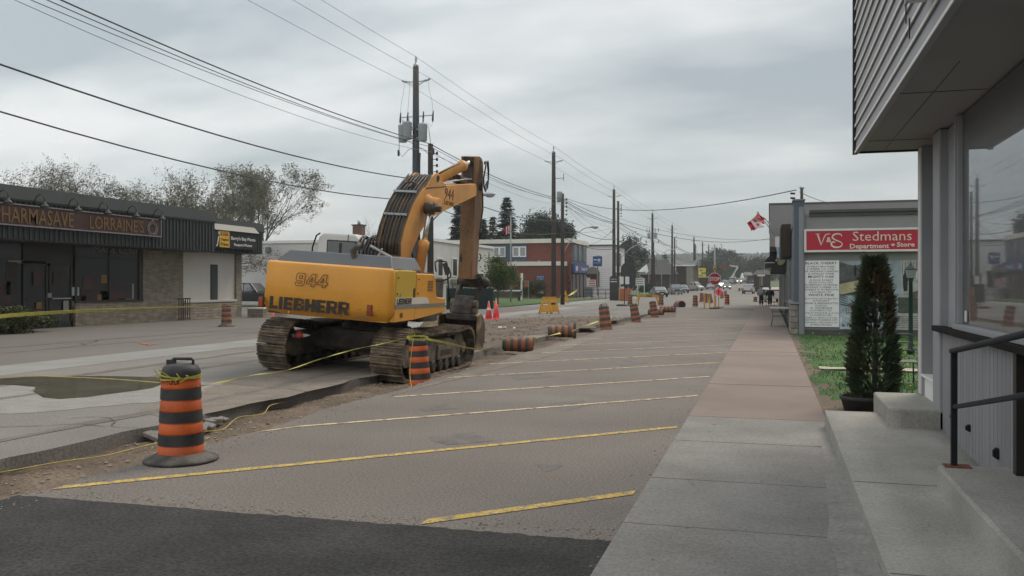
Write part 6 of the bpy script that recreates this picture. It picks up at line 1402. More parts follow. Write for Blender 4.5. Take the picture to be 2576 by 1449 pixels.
text("Barry's Bay Photo", .2, 'sign_white', q, (XFB + .295 - ql.x, y1b + .12 - ql.y, zc2 - .42 - ql.z), R_RIGHT, width=(c - y1b) * .90, height=.22, bold=.004)
text('Passport Photos', .2, 'sign_white', q, (XFB + .295 - ql.x, y1b + .38 - ql.y, zc2 - .72 - ql.z), R_RIGHT, width=(c - y1b) * .66, height=.18, bold=.004)
child(MB().prism([(a + .10, za + .05), (a + .22, za + .08), (a + .36, zc2 - .3), (a + .28, zc2 - .3), (a + .20, za + .2)], 'x', XFB + .28, XFB + .29).sphere((XFB + .285, a + .34, zc2 - .14), (.01, .08, .08), 10, 6), 'letter_mark', 'sign_white', q)
# planter, bench rack, shrub
p0_, p1_ = G(590, 799), G(623, 798); q = empty('stone_planter', (-24.4, 41.5, 0), label='low stone planter wall at the corner of the pharmacy', cat='planter'); child(MB().box(-25.9, -25.0, 40.2, 42.6, -.1, .42), 'wall', 'block_stone', q); child(MB().box(-25.95, -24.95, 40.15, 42.65, .42, .48), 'coping', 'stucco', q)
p = PX(472, 775, XWL + .6); q = empty('newspaper_rack', (XWL + .5, p.y, 0), label='small dark wire rack by the stone wall under the white panel', cat='rack')
b = MB()
for k in range(6): b.box(XWL + .4, XWL + .43, p.y - .4 + k * .16, p.y - .37 + k * .16, .1, 1.02)
b.box(XWL + .38, XWL + .45, p.y - .45, p.y + .46, 1.0, 1.06).box(XWL + .38, XWL + .45, p.y - .45, p.y + .46, .05, .1); child(b, 'frame', 'dark_brown', q)
# white building B
Bb = empty('white_building', (-25, 64.2, 0), label='long single-storey pale stucco building behind the excavator', cat='building')
zB = 5.3; yB1 = 79.8
child(MB().box(-52, -25, 64.2, yB1, -.1, zB - .22), 'wall', 'white_wall', Bb); child(MB().box(-52.1, -24.9, 64.1, yB1 + .1, zB - .22, zB), 'parapet', 'trim_white', Bb)
for u0, u1, v0, v1 in ((1099, 1113, 648, 696), (1136, 1149, 648, 696)):
    a, c = PX(u0, 700, -25), PX(u1, 700, -25); z0, z1 = PX(u0, v1, -25).z, PX(u0, v0, -25).z
    f = child(MB().box(-25, -24.93, a.y, c.y, z0, z1), 'window', 'trim_white', Bb); child(MB().box(-24.93, -24.92, a.y + .14, c.y - .14, z0 + .1, z1 - .1), 'pane', 'house_glass', Bb)
    child(MB().box(-24.98, -24.5, a.y - .3, c.y + .3, z0 - .55, z0 - .2), 'window_box', 'tan_wall', Bb, bevel=.06)
a, c = PX(1202, 700, -25), PX(1214, 700, -25); d_ = child(MB().box(-25, -24.9, a.y, c.y, 0, 2.7), 'door', 'dark_brown', Bb); child(MB().box(-25, -24.88, a.y - .15, a.y, 0, 2.85).box(-25, -24.88, c.y, c.y + .15, 0, 2.85).box(-25, -24.88, a.y, c.y, 2.7, 2.85), 'door_frame', 'trim_white', Bb)
p = PY(676, 628, 64.2); child(MB().box(p.x - .2, p.x + .2, 64.0, 64.19, p.z - .25, p.z + .2), 'wall_lamp', 'hood_grey', Bb)
p = P(903, 600, 78); q = child(MB().box(p.x - .42, p.x + .42, p.y - .4, p.y + .4, zB - .1, P(903, 568, 78).z), 'chimney', 'chimney_brick', Bb); zt_ = P(903, 568, 78).z
child(MB().box(p.x - .50, p.x + .50, p.y - .48, p.y + .48, zt_, zt_ + .1), 'chimney_cap', 'roof_dark', Bb); child(MB().lathe([(.14, zt_ + .1), (.14, zt_ + .45)], 10, (p.x, p.y, 0)), 'flue', 'zinc', Bb)
p = P(1160, 596, 88); child(MB().box(p.x - .3, p.x + .3, 70, 71, zB, zB + .3), 'roof_vent', 'zinc', Bb)
# post office C
XC, YC, ZC = -24.7, 112.6, 7.75
Cc = empty('post_office', (XC, YC, 0), label='two-storey red brick post office with white roof band and blue corner panels', cat='building')
child(MB().box(-46, XC, YC, 122.8, -.1, ZC - .55), 'wall', 'red_brick', Cc); child(MB().box(-46.3, XC + .25, YC - .25, 123.1, ZC - .55, ZC), 'roof_band', 'fascia_cream', Cc)
def cy(u): return PX(u, 700, XC).y
def cx_(u): return PY(u, 700, YC).x
def cz(v, u=1400): return PY(u, v, YC).z
child(MB().box(cx_(1288), cx_(1427), YC - 2.2, YC + .1, cz(669), cz(658.6)), 'canopy_band', 'fascia_cream', Cc); child(MB().box(cx_(1210), cx_(1424), YC - 2.0, YC + .2, -.1, cz(669)), 'lower_wall', 'red_brick', Cc)
child(MB().box(cx_(1226), cx_(1326), YC - .06, YC - .005, cz(656), cz(611)), 'blue_panels', 'blue_panel', Cc)
for u0, u1 in ((1242, 1274), (1290, 1326)):
    a, c = cx_(u0), cx_(u1 - 2); z0, z1 = cz(645.5), cz(619); f = child(MB().box(a, c, YC - .16, YC - .061, z0, z1), 'window', 'trim_white', Cc)
    for i in (0, 1): e0 = a + .14 + i * (c - a) / 2; child(MB().box(e0, e0 + (c - a) / 2 - .26, YC - .17, YC - .161, z0 + .14, z1 - .14), 'pane', 'house_glass', Cc)
child(MB().box(XC + .005, XC + .06, YC + .4, 122.5, cz(686), ZC - .56), 'blue_panels', 'blue_panel', Cc)
for k in range(3):
    a = YC + 1.3 + k * 3.0; f = child(MB().box(XC + .06, XC + .14, a, a + 1.5, 5.0, 7.0), 'window', 'decal_grey', Cc); child(MB().box(XC + .14, XC + .15, a + .16, a + 1.34, 5.15, 6.85), 'pane', 'house_glass', Cc)
q = child(MB().box(XC + .06, XC + .4, YC + .3, 122.6, cz(686), cz(664)), 'post_sign', 'post_blue', Cc)
text('Canada Post', .5, 'sign_text', Cc, (.41, 4.6, cz(679)), R_RIGHT, width=5.0, height=.5, bold=.01); child(MB().box(XC + .40, XC + .41, YC + 1.2, YC + 2.4, cz(681), cz(669)), 'emblem', 'sign_text', Cc); child(MB().sphere((XC + .42, YC + 3.4, cz(675)), (.02, .3, .5), 10, 6), 'red_emblem', 'sign_red', Cc)
for k in range(4): f = child(MB().box(XC + .0, XC + .03, YC + .7 + k * 2.4, YC + 2.5 + k * 2.4, .2, cz(690)), 'entrance_glazing', 'house_glass', Cc); child(MB().box(XC + .03, XC + .08, YC + .6 + k * 2.4, YC + .72 + k * 2.4, 0, cz(690)), 'mullion', 'dark_brown', Cc)
a, c = cx_(1358), cx_(1380); child(MB().box(a, c, YC - 2.06, YC - 2.0, cz(706), cz(693)), 'blue_wall_sign', 'post_blue', Cc)
for k in range(3): child(MB().box(a + .12, c - .12, YC - 2.075, YC - 2.061, cz(703.5 - k * 3.6), cz(702.6 - k * 3.6)), 'sign_line', 'sign_text', Cc)
child(MB().box(cx_(1362), cx_(1376), YC - 2.15, YC - 2.0, cz(742), cz(725)), 'meter_cabinet', 'fascia_cream', Cc)
for k in range(3): child(MB().box(cx_(1428) + k * .0, cx_(1434), YC - .04, YC - .0, cz(730 - k * 14), cz(722 - k * 14)), 'narrow_window', 'house_glass', Cc)
for u in (1302, 1360): child(MB().box(cx_(u) - .08, cx_(u) + .08, YC - 1, YC - .9, cz(658), cz(655)), 'lamp', 'zinc', Cc)
child(MB().box(cx_(1230), cx_(1285), YC - 3.4, YC - 2.1, 0, 1.5), 'entry_wall', 'fascia_cream', Cc) if False else None
# white house D
XD, YD = -22.2, 130; zD = P(1520, 616, 131).z
D = empty('clapboard_house', (XD, YD, 0), label='white two-storey clapboard house with flat roof beyond the post office', cat='house')
child(MB().box(-34, XD, YD, 141, -.1, zD - .1), 'wall', 'siding_white', D); child(MB().box(-34.2, XD + .3, YD - .3, 141.3, zD - .1, zD + .05), 'roof', 'roof_dark', D)
b = MB(); z = .3
while z < zD - .2: b.box(-34, XD + .02, YD - .035, YD - .001, z, z + .02); b.box(XD, XD + .035, YD, 141, z, z + .02); z += .30
child(b, 'clapboard_shadow_gaps', 'decal_grey', D)
a = PY(1496, 700, YD); child(MB().box(a.x - .6, a.x + .75, YD - .1, YD - .02, 1.4, 3.6), 'window', 'decal_grey', D); child(MB().box(a.x - .5, a.x + .65, YD - .11, YD - .101, 1.5, 3.5), 'pane', 'house_glass', D)
for k in range(2): child(MB().box(XD + .02, XD + .08, 132 + k * 4, 133.4 + k * 4, 4.6, 6.6), 'window', 'decal_grey', D)
child(MB().box(XD, XD + 1.6, 131, 140.6, 3.4, 3.6), 'porch_roof', 'roof_grey', D)
# signs in front of it
def signpost(name, u, vb, parts, lab, d=None):
    g = G(u, vb); q = empty(name, g, label=lab, cat='sign'); d = g.x * -SA + g.y * CA
    for nm, m_, u0, v0, u1, v1, t_ in parts:
        a, c = P(u0, v1, d), P(u1, v0, d); child(MB().box(a.x, c.x, g.y - t_, g.y + .05, a.z, c.z), nm, m_, q)
    return q
q = signpost('post_office_sign', 1503, 750, [('post', 'decal_grey', 1501.5, 670, 1505, 744, 0), ('panel', 'post_blue', 1491, 645, 1515, 670, .1), ('emblem', 'sign_text', 1504, 651, 1511, 658, .12), ('text_line', 'sign_text', 1493, 652, 1502, 655, .12), ('text_line', 'sign_text', 1493, 661, 1512, 662, .12), ('top_bar', 'tan_wall', 1498, 643, 1511, 644.5, .05)], 'square blue post office sign high on a grey post')
g = G(1492, 749.5); d = g.y / (CA + SA * (1492 - 1288) / FPX); q = empty('arched_sign', g, label='grey arched sign with dark rim and a pale notice panel of red lettering', cat='sign')
cc = P(1491.5, 690, d); rx = (P(1509.5, 690, d) - cc).x
child(MB().prism([(cc.x + rx * math.cos(t), cc.z + rx * 1.08 * math.sin(t)) for t in [k / 10 * PI for k in range(11)]] + [(cc.x - rx * .85, cc.z - rx * .5), (cc.x + rx * .6, cc.z - rx * .5)], 'y', g.y - .05, g.y + .05), 'arch', 'roof_dark', q)
child(MB().prism([(cc.x + rx * .93 * math.cos(t), cc.z + .05 + rx * .98 * math.sin(t)) for t in [k / 10 * PI for k in range(11)]], 'y', g.y - .08, g.y - .05), 'face', 'decal_grey', q)
a, c = P(1480, 721, d), P(1500, 703, d); child(MB().box(a.x, c.x, g.y - .1, g.y - .06, a.z, c.z), 'notice_panel', 'sign_white', q)
for k in range(4): child(MB().box(a.x + .1, c.x - .1, g.y - .11, g.y - .101, a.z + .12 + k * .23, a.z + .22 + k * .23), 'red_lettering', 'sign_red', q)
a, c = P(1484, 702, d), P(1500, 690, d); child(MB().box(a.x, c.x, g.y - .1, g.y - .06, a.z, c.z), 'picture_panel', 'sign_maroon', q); child(MB().box(cc.x - .1, cc.x + .05, g.y, g.y + .1, 0, cc.z), 'post', 'decal_grey', q)
g = G(1468, 754); q = empty('ramp_railing', g, label='black metal railing beside the post office steps', cat='railing'); b = MB()
for k in range(7): b.box(g.x + k * .62, g.x + k * .62 + .05, g.y + k * 1.3, g.y + k * 1.3 + .05, 0, 1.15)
b.bar((g.x, g.y, 1.15), (g.x + 3.75, g.y + 7.8, 1.15), .06, .06).bar((g.x, g.y, .7), (g.x + 3.75, g.y + 7.8, .7), .05, .05); child(b, 'rails', 'rail_black', q)
g = G(1480, 750); q = empty('mail_box', g, label='dark grey street mailbox beside the black railing', cat='mailbox'); child(MB().box(g.x - .5, g.x + .5, g.y, g.y + .8, .2, 1.5), 'body', 'hood_grey', q, bevel=.12, seg=3); child(MB().box(g.x - .4, g.x - .3, g.y + .1, g.y + .2, 0, .2).box(g.x + .3, g.x + .4, g.y + .1, g.y + .2, 0, .2), 'leg', 'hood_grey', q)
g = G(1545, 756); d = 101; q = empty('street_kiosk', g, label='dark rounded kiosk sign between the two poles at the white house', cat='kiosk')
child(MB().prism([(g.x - .5, 0), (g.x + .45, 0), (g.x + .5, 2.5), (g.x + .3, 2.7), (g.x - .3, 2.7), (g.x - .5, 2.5)], 'y', g.y, g.y + .5), 'body', 'roof_dark', q); child(MB().box(g.x - .4, g.x + .3, g.y - .03, g.y, 2.0, 2.12).box(g.x - .4, g.x + .3, g.y - .03, g.y, 2.3, 2.36), 'white_strip', 'sign_text', q)
g = G(1580, 752); d = 118; q = empty('arched_sign', g, label='dark arched board on posts right of the third pole', cat='sign'); rx = .9
child(MB().prism([(g.x + rx * math.cos(t), 3.6 + rx * 1.0 * math.sin(t)) for t in [k / 10 * PI for k in range(11)]] + [(g.x - rx, 1.5), (g.x + rx, 1.5)], 'y', g.y, g.y + .1), 'panel', 'roof_dark', q); child(MB().box(g.x - .05, g.x + .05, g.y + .1, g.y + .2, 0, 4), 'post', 'pole_pale', q)
# small church sign, flagpoles, tarp building E, brown building F
g = P(1610, 735, 150); g.z = gz(g.y) ; q = empty('lawn_sign', g, label='white lawn sign with dark lettering bars standing on the green', cat='sign'); a, c = P(1595, 718, 150), P(1621, 700, 150)
child(MB().box(a.x, c.x, g.y, g.y + .08, a.z, c.z), 'panel', 'sign_white', q); child(MB().box(c.x - .05, c.x + .08, g.y, g.y + .1, g.z, c.z).box(a.x + .5, a.x + .6, g.y, g.y + .1, g.z, a.z), 'post', 'sign_white', q)
for k in range(3): child(MB().box(a.x + .15, c.x - .25, g.y - .02, g.y, a.z + .25 + k * .35, a.z + .38 + k * .35), 'text_bar', 'decal_grey', q)
def flagpole(u, vt, vb, d, lab, flag=None, r=.05):
    bt, tp = P(u, vb, d), P(u, vt, d); q = empty('flagpole', (bt.x, bt.y, min(bt.z, gz(bt.y))), label=lab, cat='flagpole', group='flagpoles'); child(MB().tube([(bt.x, bt.y, min(bt.z, gz(bt.y)) - .1), tp], [r, r * .7], 8).sphere(tp, r * 1.6, 8, 6), 'pole', 'pole_pale', q)
    if flag:
        f0, f1, fm = flag; b = MB(); n = 10
        for k, mm in enumerate(fm): pass
        p0_, p1_ = P(*f0, d), P(*f1, d); w_ = p1_.x - p0_.x; h_ = p0_.z - p1_.z; cols = fm; nn = len(cols)
        for k, mm in enumerate(cols):
            b = MB()
            for j in range(4):
                s0, s1 = (k + j / 4) / nn, (k + (j + 1) / 4) / nn; f_ = lambda s: (p0_.x + w_ * s, p0_.y + .12 * math.sin(s * 9), -abs(h_) * .25 * s)
                x0, y0, z0 = f_(s0); x1, y1, z1 = f_(s1); b.quad((x0, y0, p1_.z + z0), (x1, y1, p1_.z + z1), (x1, y1, p0_.z + z1), (x0, y0, p0_.z + z0))
            child(b, 'flag_panel', mm, q, fix=False)
    return q
flagpole(1285, 545, 762, 85, 'tall white flagpole with a red and white flag before the post office', ((1284, 566), (1269, 586), ['flag_red', 'flag_white', 'flag_red', 'flag_white', 'flag_red']), r=.08)
flagpole(1603, 691, 734, 160, 'thin flagpole, leftmost of those on the green'); flagpole(1609, 690, 734, 160, 'thin flagpole with a blue flag on the green', ((1609, 695), (1618, 703), ['banner_blue', 'banner_blue'])); flagpole(1632, 690, 734, 160, 'thin flagpole with a dark red flag on the green', ((1633, 694), (1642, 704), ['stop_red', 'sign_maroon'])); flagpole(1664, 690, 734, 165, 'thin flagpole next to the fourth tall pole')
def house(name, lab, u0, u1, vb, ve, vr, d, wall, roof, dep=12, hip=True, eave=None, cat='building', wins=()):
    a, c = P(u0, vb, d), P(u1, vb, d); Y = (a.y + c.y) / 2; x0, x1 = PY(u0, vb, Y).x, PY(u1, vb, Y).x; z0 = min(a.z, gz(Y)) - .3; ze, zr_ = P(u0, ve, d).z, P(u0, vr, d).z
    q = empty(name, ((x0 + x1) / 2, Y, gz(Y)), label=lab, cat=cat); child(MB().box(x0, x1, Y, Y + dep, z0, ze), 'wall', wall, q); b = MB(); ov = .5; hx = min((x1 - x0) * .3, dep * .5) if hip else 0
    e_ = [b.V(p) for p in ((x0 - ov, Y - ov, ze), (x1 + ov, Y - ov, ze), (x1 + ov, Y + dep + ov, ze), (x0 - ov, Y + dep + ov, ze))]; r_ = [b.V((x0 - ov + hx, Y + dep / 2, zr_)), b.V((x1 + ov - hx, Y + dep / 2, zr_))]
    b.F(e_[0], e_[1], r_[1], r_[0]); b.F(e_[2], e_[3], r_[0], r_[1]); b.F(e_[1], e_[2], r_[1]); b.F(e_[3], e_[0], r_[0]); b.F(*e_[::-1]); child(b, 'roof', roof, q)
    if eave: child(MB().box(x0 - ov, x1 + ov, Y - ov - .05, Y - ov, ze - .25, ze + .05), 'eave_board', eave, q)
    for (wu0, wu1, wv0, wv1) in wins:
        p_, r2_ = PY(wu0, wv1, Y), PY(wu1, wv0, Y); child(MB().box(p_.x, r2_.x, Y - .08, Y - .01, p_.z, r2_.z), 'window', 'trim_white', q); child(MB().box(p_.x + .2, r2_.x - .2, Y - .09, Y - .081, p_.z + .2, r2_.z - .2), 'pane', 'house_glass', q)
    return q
E_ = house('dark_hall', 'long dark brown hall with a broad dark hipped roof', 1612, 1683, 736, 688, 651, 185, 'dark_brown', 'roof_dark', dep=16, eave='decal_grey', hip=True)
F_ = house('brown_building', 'brown flat-fronted building with white eave and a single framed window', 1684, 1744, 731, 667, 652, 205, 'dark_brown', 'roof_grey', dep=16, hip=False, eave='trim_white', wins=((1690, 1701, 664, 682),))
Yf = F_.location.y; a, c = PY(1727, 731, Yf), PY(1744, 668, Yf); child(MB().box(a.x, c.x, Yf - .12, Yf - .02, a.z, c.z), 'tan_end', 'tan_wall', F_)
# white torn tarp on the hall roof
Yt = E_.location.y - 2; q = empty('roof_tarp', PY(1635, 690, Yt), label='white torn tarp hanging like a sail from the dark hall roof', cat='tarp')
TZ = lambda x, y: ((1960 + x / 7.247) / 1.26708, (780 + y / 7.247) / 1.26708)
for poly in ([(540, 632), (600, 590), (690, 510), (765, 455), (790, 560), (770, 640), (720, 600), (700, 632)], [(870, 520), (890, 400), (920, 370), (905, 480), (930, 540), (945, 640), (935, 695), (870, 675)], [(770, 640), (735, 670), (700, 600), (740, 560), (800, 600)]):
    b = MB(); b.prism([(lambda p: (p.x, p.z))(PY(*TZ(x, y), Yt)) for x, y in poly], 'y', Yt - .25 * len(poly), Yt - .25 * len(poly) + .15); child(b, 'tarp_piece', 'gable_white', q)
# yellow sign etc.
def post2(name, lab, d, parts, cat='sign'):
    u, v = parts[0][2], parts[0][5]; g = P(u, v, d); q = empty(name, (g.x, g.y, gz(g.y)), label=lab, cat=cat)
    for nm, m_, u0, v0, u1, v1, t_ in parts:
        a, c = PY(u0, v1, g.y), PY(u1, v0, g.y); child(MB().box(a.x, c.x, g.y - t_, g.y + .2, a.z, c.z), nm, m_, q)
    return q
post2('shop_sign', 'large yellow two-panel shop sign on a reddish post', 232, [('post', 'sign_maroon', 1764, 698, 1771, 727, 0), ('upper_panel', 'sign_yellow', 1754.5, 674, 1775.5, 685.5, .1), ('lower_panel', 'sign_yellow', 1754.5, 688.5, 1775.5, 698, .1), ('lettering_bar', 'decal_grey', 1760, 678, 1768, 682, .12), ('lettering_bar', 'decal_grey', 1760, 692, 1768, 695, .12), ('middle_strip', 'sign_white', 1754, 685.6, 1764, 688.4, .1)])
post2('white_shed', 'small white gabled front between the tan wall and the yellow sign', 225, [('wall', 'gable_white', 1749, 667, 1758, 690, .3), ('cap', 'trim_white', 1748.5, 665.5, 1760, 668, .4)], 'building')
house('red_shop', 'low dark red shop behind the yellow sign', 1752, 1790, 727, 699, 694, 240, 'sign_maroon', 'roof_dark', dep=10)
# small houses up the hill
house('hill_house', 'grey roofed house with a pale half-timbered gable at the head of the street', 1868, 1892, 705, 692, 684, 330, 'tan_wall', 'roof_grey', dep=12)
g = P(1866.5, 690, 326); q = empty('pale_gable', (g.x, g.y, gz(g.y)), label='small pale triangular gable at the end of the street', cat='gable front'); a, c, t_ = P(1861, 701, 326), P(1872.5, 701, 326), P(1866.5, 686, 326); child(MB().prism([(a.x, a.z - 1.5), (c.x, c.z - 1.5), (c.x, c.z), (t_.x, t_.z), (a.x, a.z)], 'y', g.y, g.y + 8), 'wall', 'gable_white', q)
for k in (-1, 0, 1): child(MB().box(t_.x + k * .5 - .1, t_.x + k * .5 + .1, g.y - .05, g.y, a.z - 1.2, a.z + .7 - abs(k) * .6), 'timber', 'dark_brown', q)
house('side_house', 'dark hipped house far on the right behind the walkers', 1897, 1938, 724, 691, 678, 190, 'dark_brown', 'roof_dark', dep=12)
house('low_shed', 'low dark shed roof far right of the gable', 1880, 1906, 707, 693, 690, 300, 'dark_brown', 'roof_grey', dep=10)
g = P(1912, 716, 120); q = empty('fuel_pump_sign', (g.x, g.y, 0), label='pale post-like frame sign left of the grey building far down the walk', cat='sign'); a, c = P(1905, 728, 120), P(1924, 691, 120)
child(MB().box(a.x, c.x, g.y, g.y + .3, c.z - .2, c.z), 'top', 'sign_white', q); child(MB().box(a.x + .3, a.x + .5, g.y, g.y + .2, 0, c.z - .2).box(c.x - .6, c.x - .3, g.y, g.y + .2, 0, c.z - .2), 'leg', 'tan_wall', q)
# fence, bench, signs on the lawn
q = empty('iron_fence', (-21, 62, 0), label='black iron picket fence in front of the white building', cat='fence'); b = MB(); x = -23.5
f0, f1 = G(1124, 778), G(1240, 777)
n = 46
for k in range(n + 1):
    p = f0.lerp(f1, k / n); b.box(p.x - .028, p.x + .028, p.y - .028, p.y + .028, 0, 1.45 if k % 6 else 1.65)
b.bar(f0 + Vector((0, 0, 1.25)), f1 + Vector((0, 0, 1.25)), .03, .05).bar(f0 + Vector((0, 0, .2)), f1 + Vector((0, 0, .2)), .03, .05); child(b, 'pickets', 'lamp_green', q)
p = G(1272, 757, .05); q = empty('park_bench', p, rz=-.1, label='long dark green bench on the lawn in front of the post office', cat='bench')
MB().box(-1.7, 1.7, -.1, .35, .42, .48).build('seat', 'bench_green', q); MB().box(-1.7, 1.7, .36, .42, .55, .72).box(-1.7, 1.7, .36, .42, .78, .98).build('backrest', 'bench_green', q)
for x in (-1.4, 1.4): MB().box(x - .05, x + .05, -.05, .05, 0, .42).box(x - .05, x + .05, .33, .43, 0, .95).build('leg', 'bench_green', q)
q = signpost('lawn_notice', 1321, 760, [('post', 'pole_pale', 1312.5, 705, 1314.8, 760, 0), ('post', 'pole_pale', 1330, 706, 1330.8, 757, 0), ('orange_panel', 'barrel_faded', 1318, 712, 1329, 722, .03), ('grey_panel', 'decal_grey', 1318, 705, 1329, 711, .03)], 'white posts with a grey and orange notice beside the bench')
g = G(1273, 758); q = empty('gate_post', g, label='white gate-like post and bar behind the green bench', cat='post'); a = P(1272, 705, 92); child(MB().box(g.x - .1, g.x + .1, g.y + 6, g.y + 6.2, 0, 3).box(g.x - 5, g.x + .1, g.y + 6, g.y + 6.1, 1.0, 1.15), 'post', 'trim_white', q)
# pot with cedar, bench, lamp
q = empty('garden_lamp', G(2291, 889), label='dark green lamp post with a lantern on the store lawn', cat='lamp post')
MB().lathe([(.10, 0), (.085, .10), (.06, .14), (.05, .5), (.045, 1.75), (.07, 1.78), (.04, 1.80)], 12).build('post', 'lamp_green', q); MB().lathe([(.07, 1.80), (.13, 2.04), (.15, 2.05), (.04, 2.15), (.015, 2.2), (.005, 2.24)], 6, sm=False).build('lantern', 'lamp_green', q); MB().lathe([(.085, 1.83), (.128, 2.03)], 6, sm=False).build('glass', 'lamp_glass', q)
p = G(2135, 966); q = empty('metal_bench', p + Vector((.15, 0, 0)), rz=.05, label='small metal garden bench half hidden behind the cedar', cat='bench')
b = MB()
for k in range(5): b.box(-.15, .95, -.02 + k * .09, .045 + k * .09, .375, .39)
b.build('seat', 'decal_grey', q); b = MB()
for z in (.55, .68, .82): b.tube([(-.15, .42, z - .05), (-.1, .45, z), (.4, .46, z + .01), (.9, .45, z), (.95, .42, z - .05)], .012, 6)
b.build('backrest', 'bench_metal', q)
for x in (-.13, .93):
    for yv in (0, .40): MB().tube([(x, yv, .38), (x, yv - .02, 0)], .014, 6).build('leg', 'bench_metal', q)
    MB().tube([(x, 0, .38), (x, -.02, .56), (x, .1, .60), (x, .42, .58)], .012, 6).build('armrest', 'bench_metal', q)
# folding table and boxes at the store front
q = empty('folding_table', (.40, 37.2, 0), label='grey folding table on the sidewalk against the store front', cat='table')
MB().box(-.36, .36, -.9, .9, .72, .765).build('table_top', 'table_top', q, bevel=.01)
for y in (-.75, .75): MB().tube([(-.30, y, .72), (-.26, y - .06, .4), (-.32, y - .1, .02)], .016, 6).tube([(.30, y, .72), (.26, y - .06, .4), (.32, y - .1, .02)], .016, 6).tube([(-.26, y - .06, .42), (.26, y - .06, .42)], .012, 6).tube([(-.28, y - .02, .6), (.28, y - .02, .6)], .012, 6).build('leg', 'hood_grey', q)
# flags and banner on the front of the store
def wallflag(u0, v0, u1, v1, d0, d1, poly, leafc, lab, dl=0):
    a, c = P(u0, v0, d0), P(u1, v1, d1); q = empty('flag', a, label=lab, cat='flag', group='flags on slanting poles at the store front'); child(MB().tube([a, c], .022, 6).sphere(c, .05, 8, 5), 'pole', 'pole_pale', q)
    for nm, m_, pts in poly:
        b = MB()
        for i in range(len(pts)): pass
        vs_ = [P(x, y, d1 + .25 * math.sin(i * 2.1)) for i, (x, y) in enumerate(pts)]; b.F(*[b.V(v) for v in vs_]); o = child(b, nm, m_, q, fix=False); so = o.modifiers.new('thick', 'SOLIDIFY'); so.thickness = .006
    return q
FZ = lambda x, y: ((2350 + x / 3.6225) / 1.26708, (600 + y / 3.6225) / 1.26708)
wallflag(*FZ(445, 555), *FZ(238, 280), 45, 44, [('red_bar', 'flag_red', [FZ(*p) for p in ((232, 292), (250, 300), (318, 352), (300, 372), (270, 375), (212, 322))]), ('white_field', 'flag_white', [FZ(*p) for p in ((212, 322), (270, 375), (310, 440), (215, 470), (150, 375))]), ('red_bar', 'flag_red', [FZ(*p) for p in ((150, 375), (188, 430), (215, 470), (195, 490), (172, 480), (160, 500), (155, 470), (112, 402))])], 0, 'large red and white maple leaf flag on the longest slanting pole')
for (x, y, s) in ((205, 378, 32), (238, 422, 25)):
    o = MB(); cpt = FZ(x, y); ctr = P(*cpt, 43.6); k_ = s / 3.6225 / 1.267 / FPX * 43.6 * 1.05; ang_ = -.5
    q = [f for f in bpy.data.objects if f.name.startswith('flag') and f.type == 'EMPTY'][-1]
    b = MB(); b.prism([(ctr.x + k_ * (lx * math.cos(ang_) - ly * math.sin(ang_)) * 1.6, ctr.z + k_ * (lx * math.sin(ang_) + ly * math.cos(ang_)) * 1.6) for lx, ly in leaf], 'y', ctr.y - .1, ctr.y - .09); child(b, 'maple_leaf', 'flag_red', q)
wallflag(*FZ(495, 555), *FZ(318, 350), 46, 45.5, [('red_bar', 'flag_red', [FZ(*p) for p in ((270, 375), (300, 372), (320, 405), (290, 420), (268, 390))])], 0, 'second flag folded behind the large one, only a red patch showing')
wallflag(*FZ(500, 500), *FZ(300, 340), 47, 46.5, [('red_bar', 'flag_red', [FZ(*p) for p in ((275, 425), (315, 432), (308, 448), (265, 455))])], 0, 'third slanting flag pole with a scrap of red flag')
a = P(*FZ(475, 570), 47); q = empty('street_banner', a, label='narrow white and blue banner hanging before the store front', cat='banner'); b = MB(); pts = [(458, 565), (495, 565), (492, 620), (500, 690), (505, 740), (495, 800), (478, 815), (455, 812), (460, 740), (450, 690), (458, 620)]
b.prism([(lambda p: (p.x, p.z))(PY(*FZ(x, y), a.y)) for x, y in pts], 'y', a.y, a.y + .02); child(b, 'cloth', 'banner_blue', q); p = PY(*FZ(476, 580), a.y); child(MB().box(p.x - .17, p.x + .17, a.y - .01, a.y - .002, p.z - .45, p.z + .1), 'white_top', 'flag_white', q)
p2_ = PY(*FZ(478, 930), a.y); child(MB().box(p2_.x - .15, p2_.x + .12, a.y, a.y + .02, p2_.z, p2_.z + .5), 'white_tail', 'flag_white', q)
a = P(*FZ(510, 845), 43); q = empty('hanging_sign', a, label='cream shield-shaped sign with dark rim hanging over the walk', cat='sign'); pts = [(455, 815), (565, 790), (560, 850), (530, 885), (490, 897), (458, 880)]
b = MB(); b.prism([(lambda p: (p.x, p.z))(PY(*FZ(x, y), a.y)) for x, y in pts], 'y', a.y, a.y + .08); child(b, 'rim', 'dark_brown', q); cx0_ = PY(*FZ(510, 845), a.y); b = MB(); b.prism([(cx0_.x + (p.x - cx0_.x) * .88, cx0_.z + (p.z - cx0_.z) * .86) for p in [PY(*FZ(x, y), a.y) for x, y in pts]], 'y', a.y - .02, a.y); child(b, 'face', mk('sign_olive', (.20, .19, .12), .6, .1), q)
HAZE = 0.0004
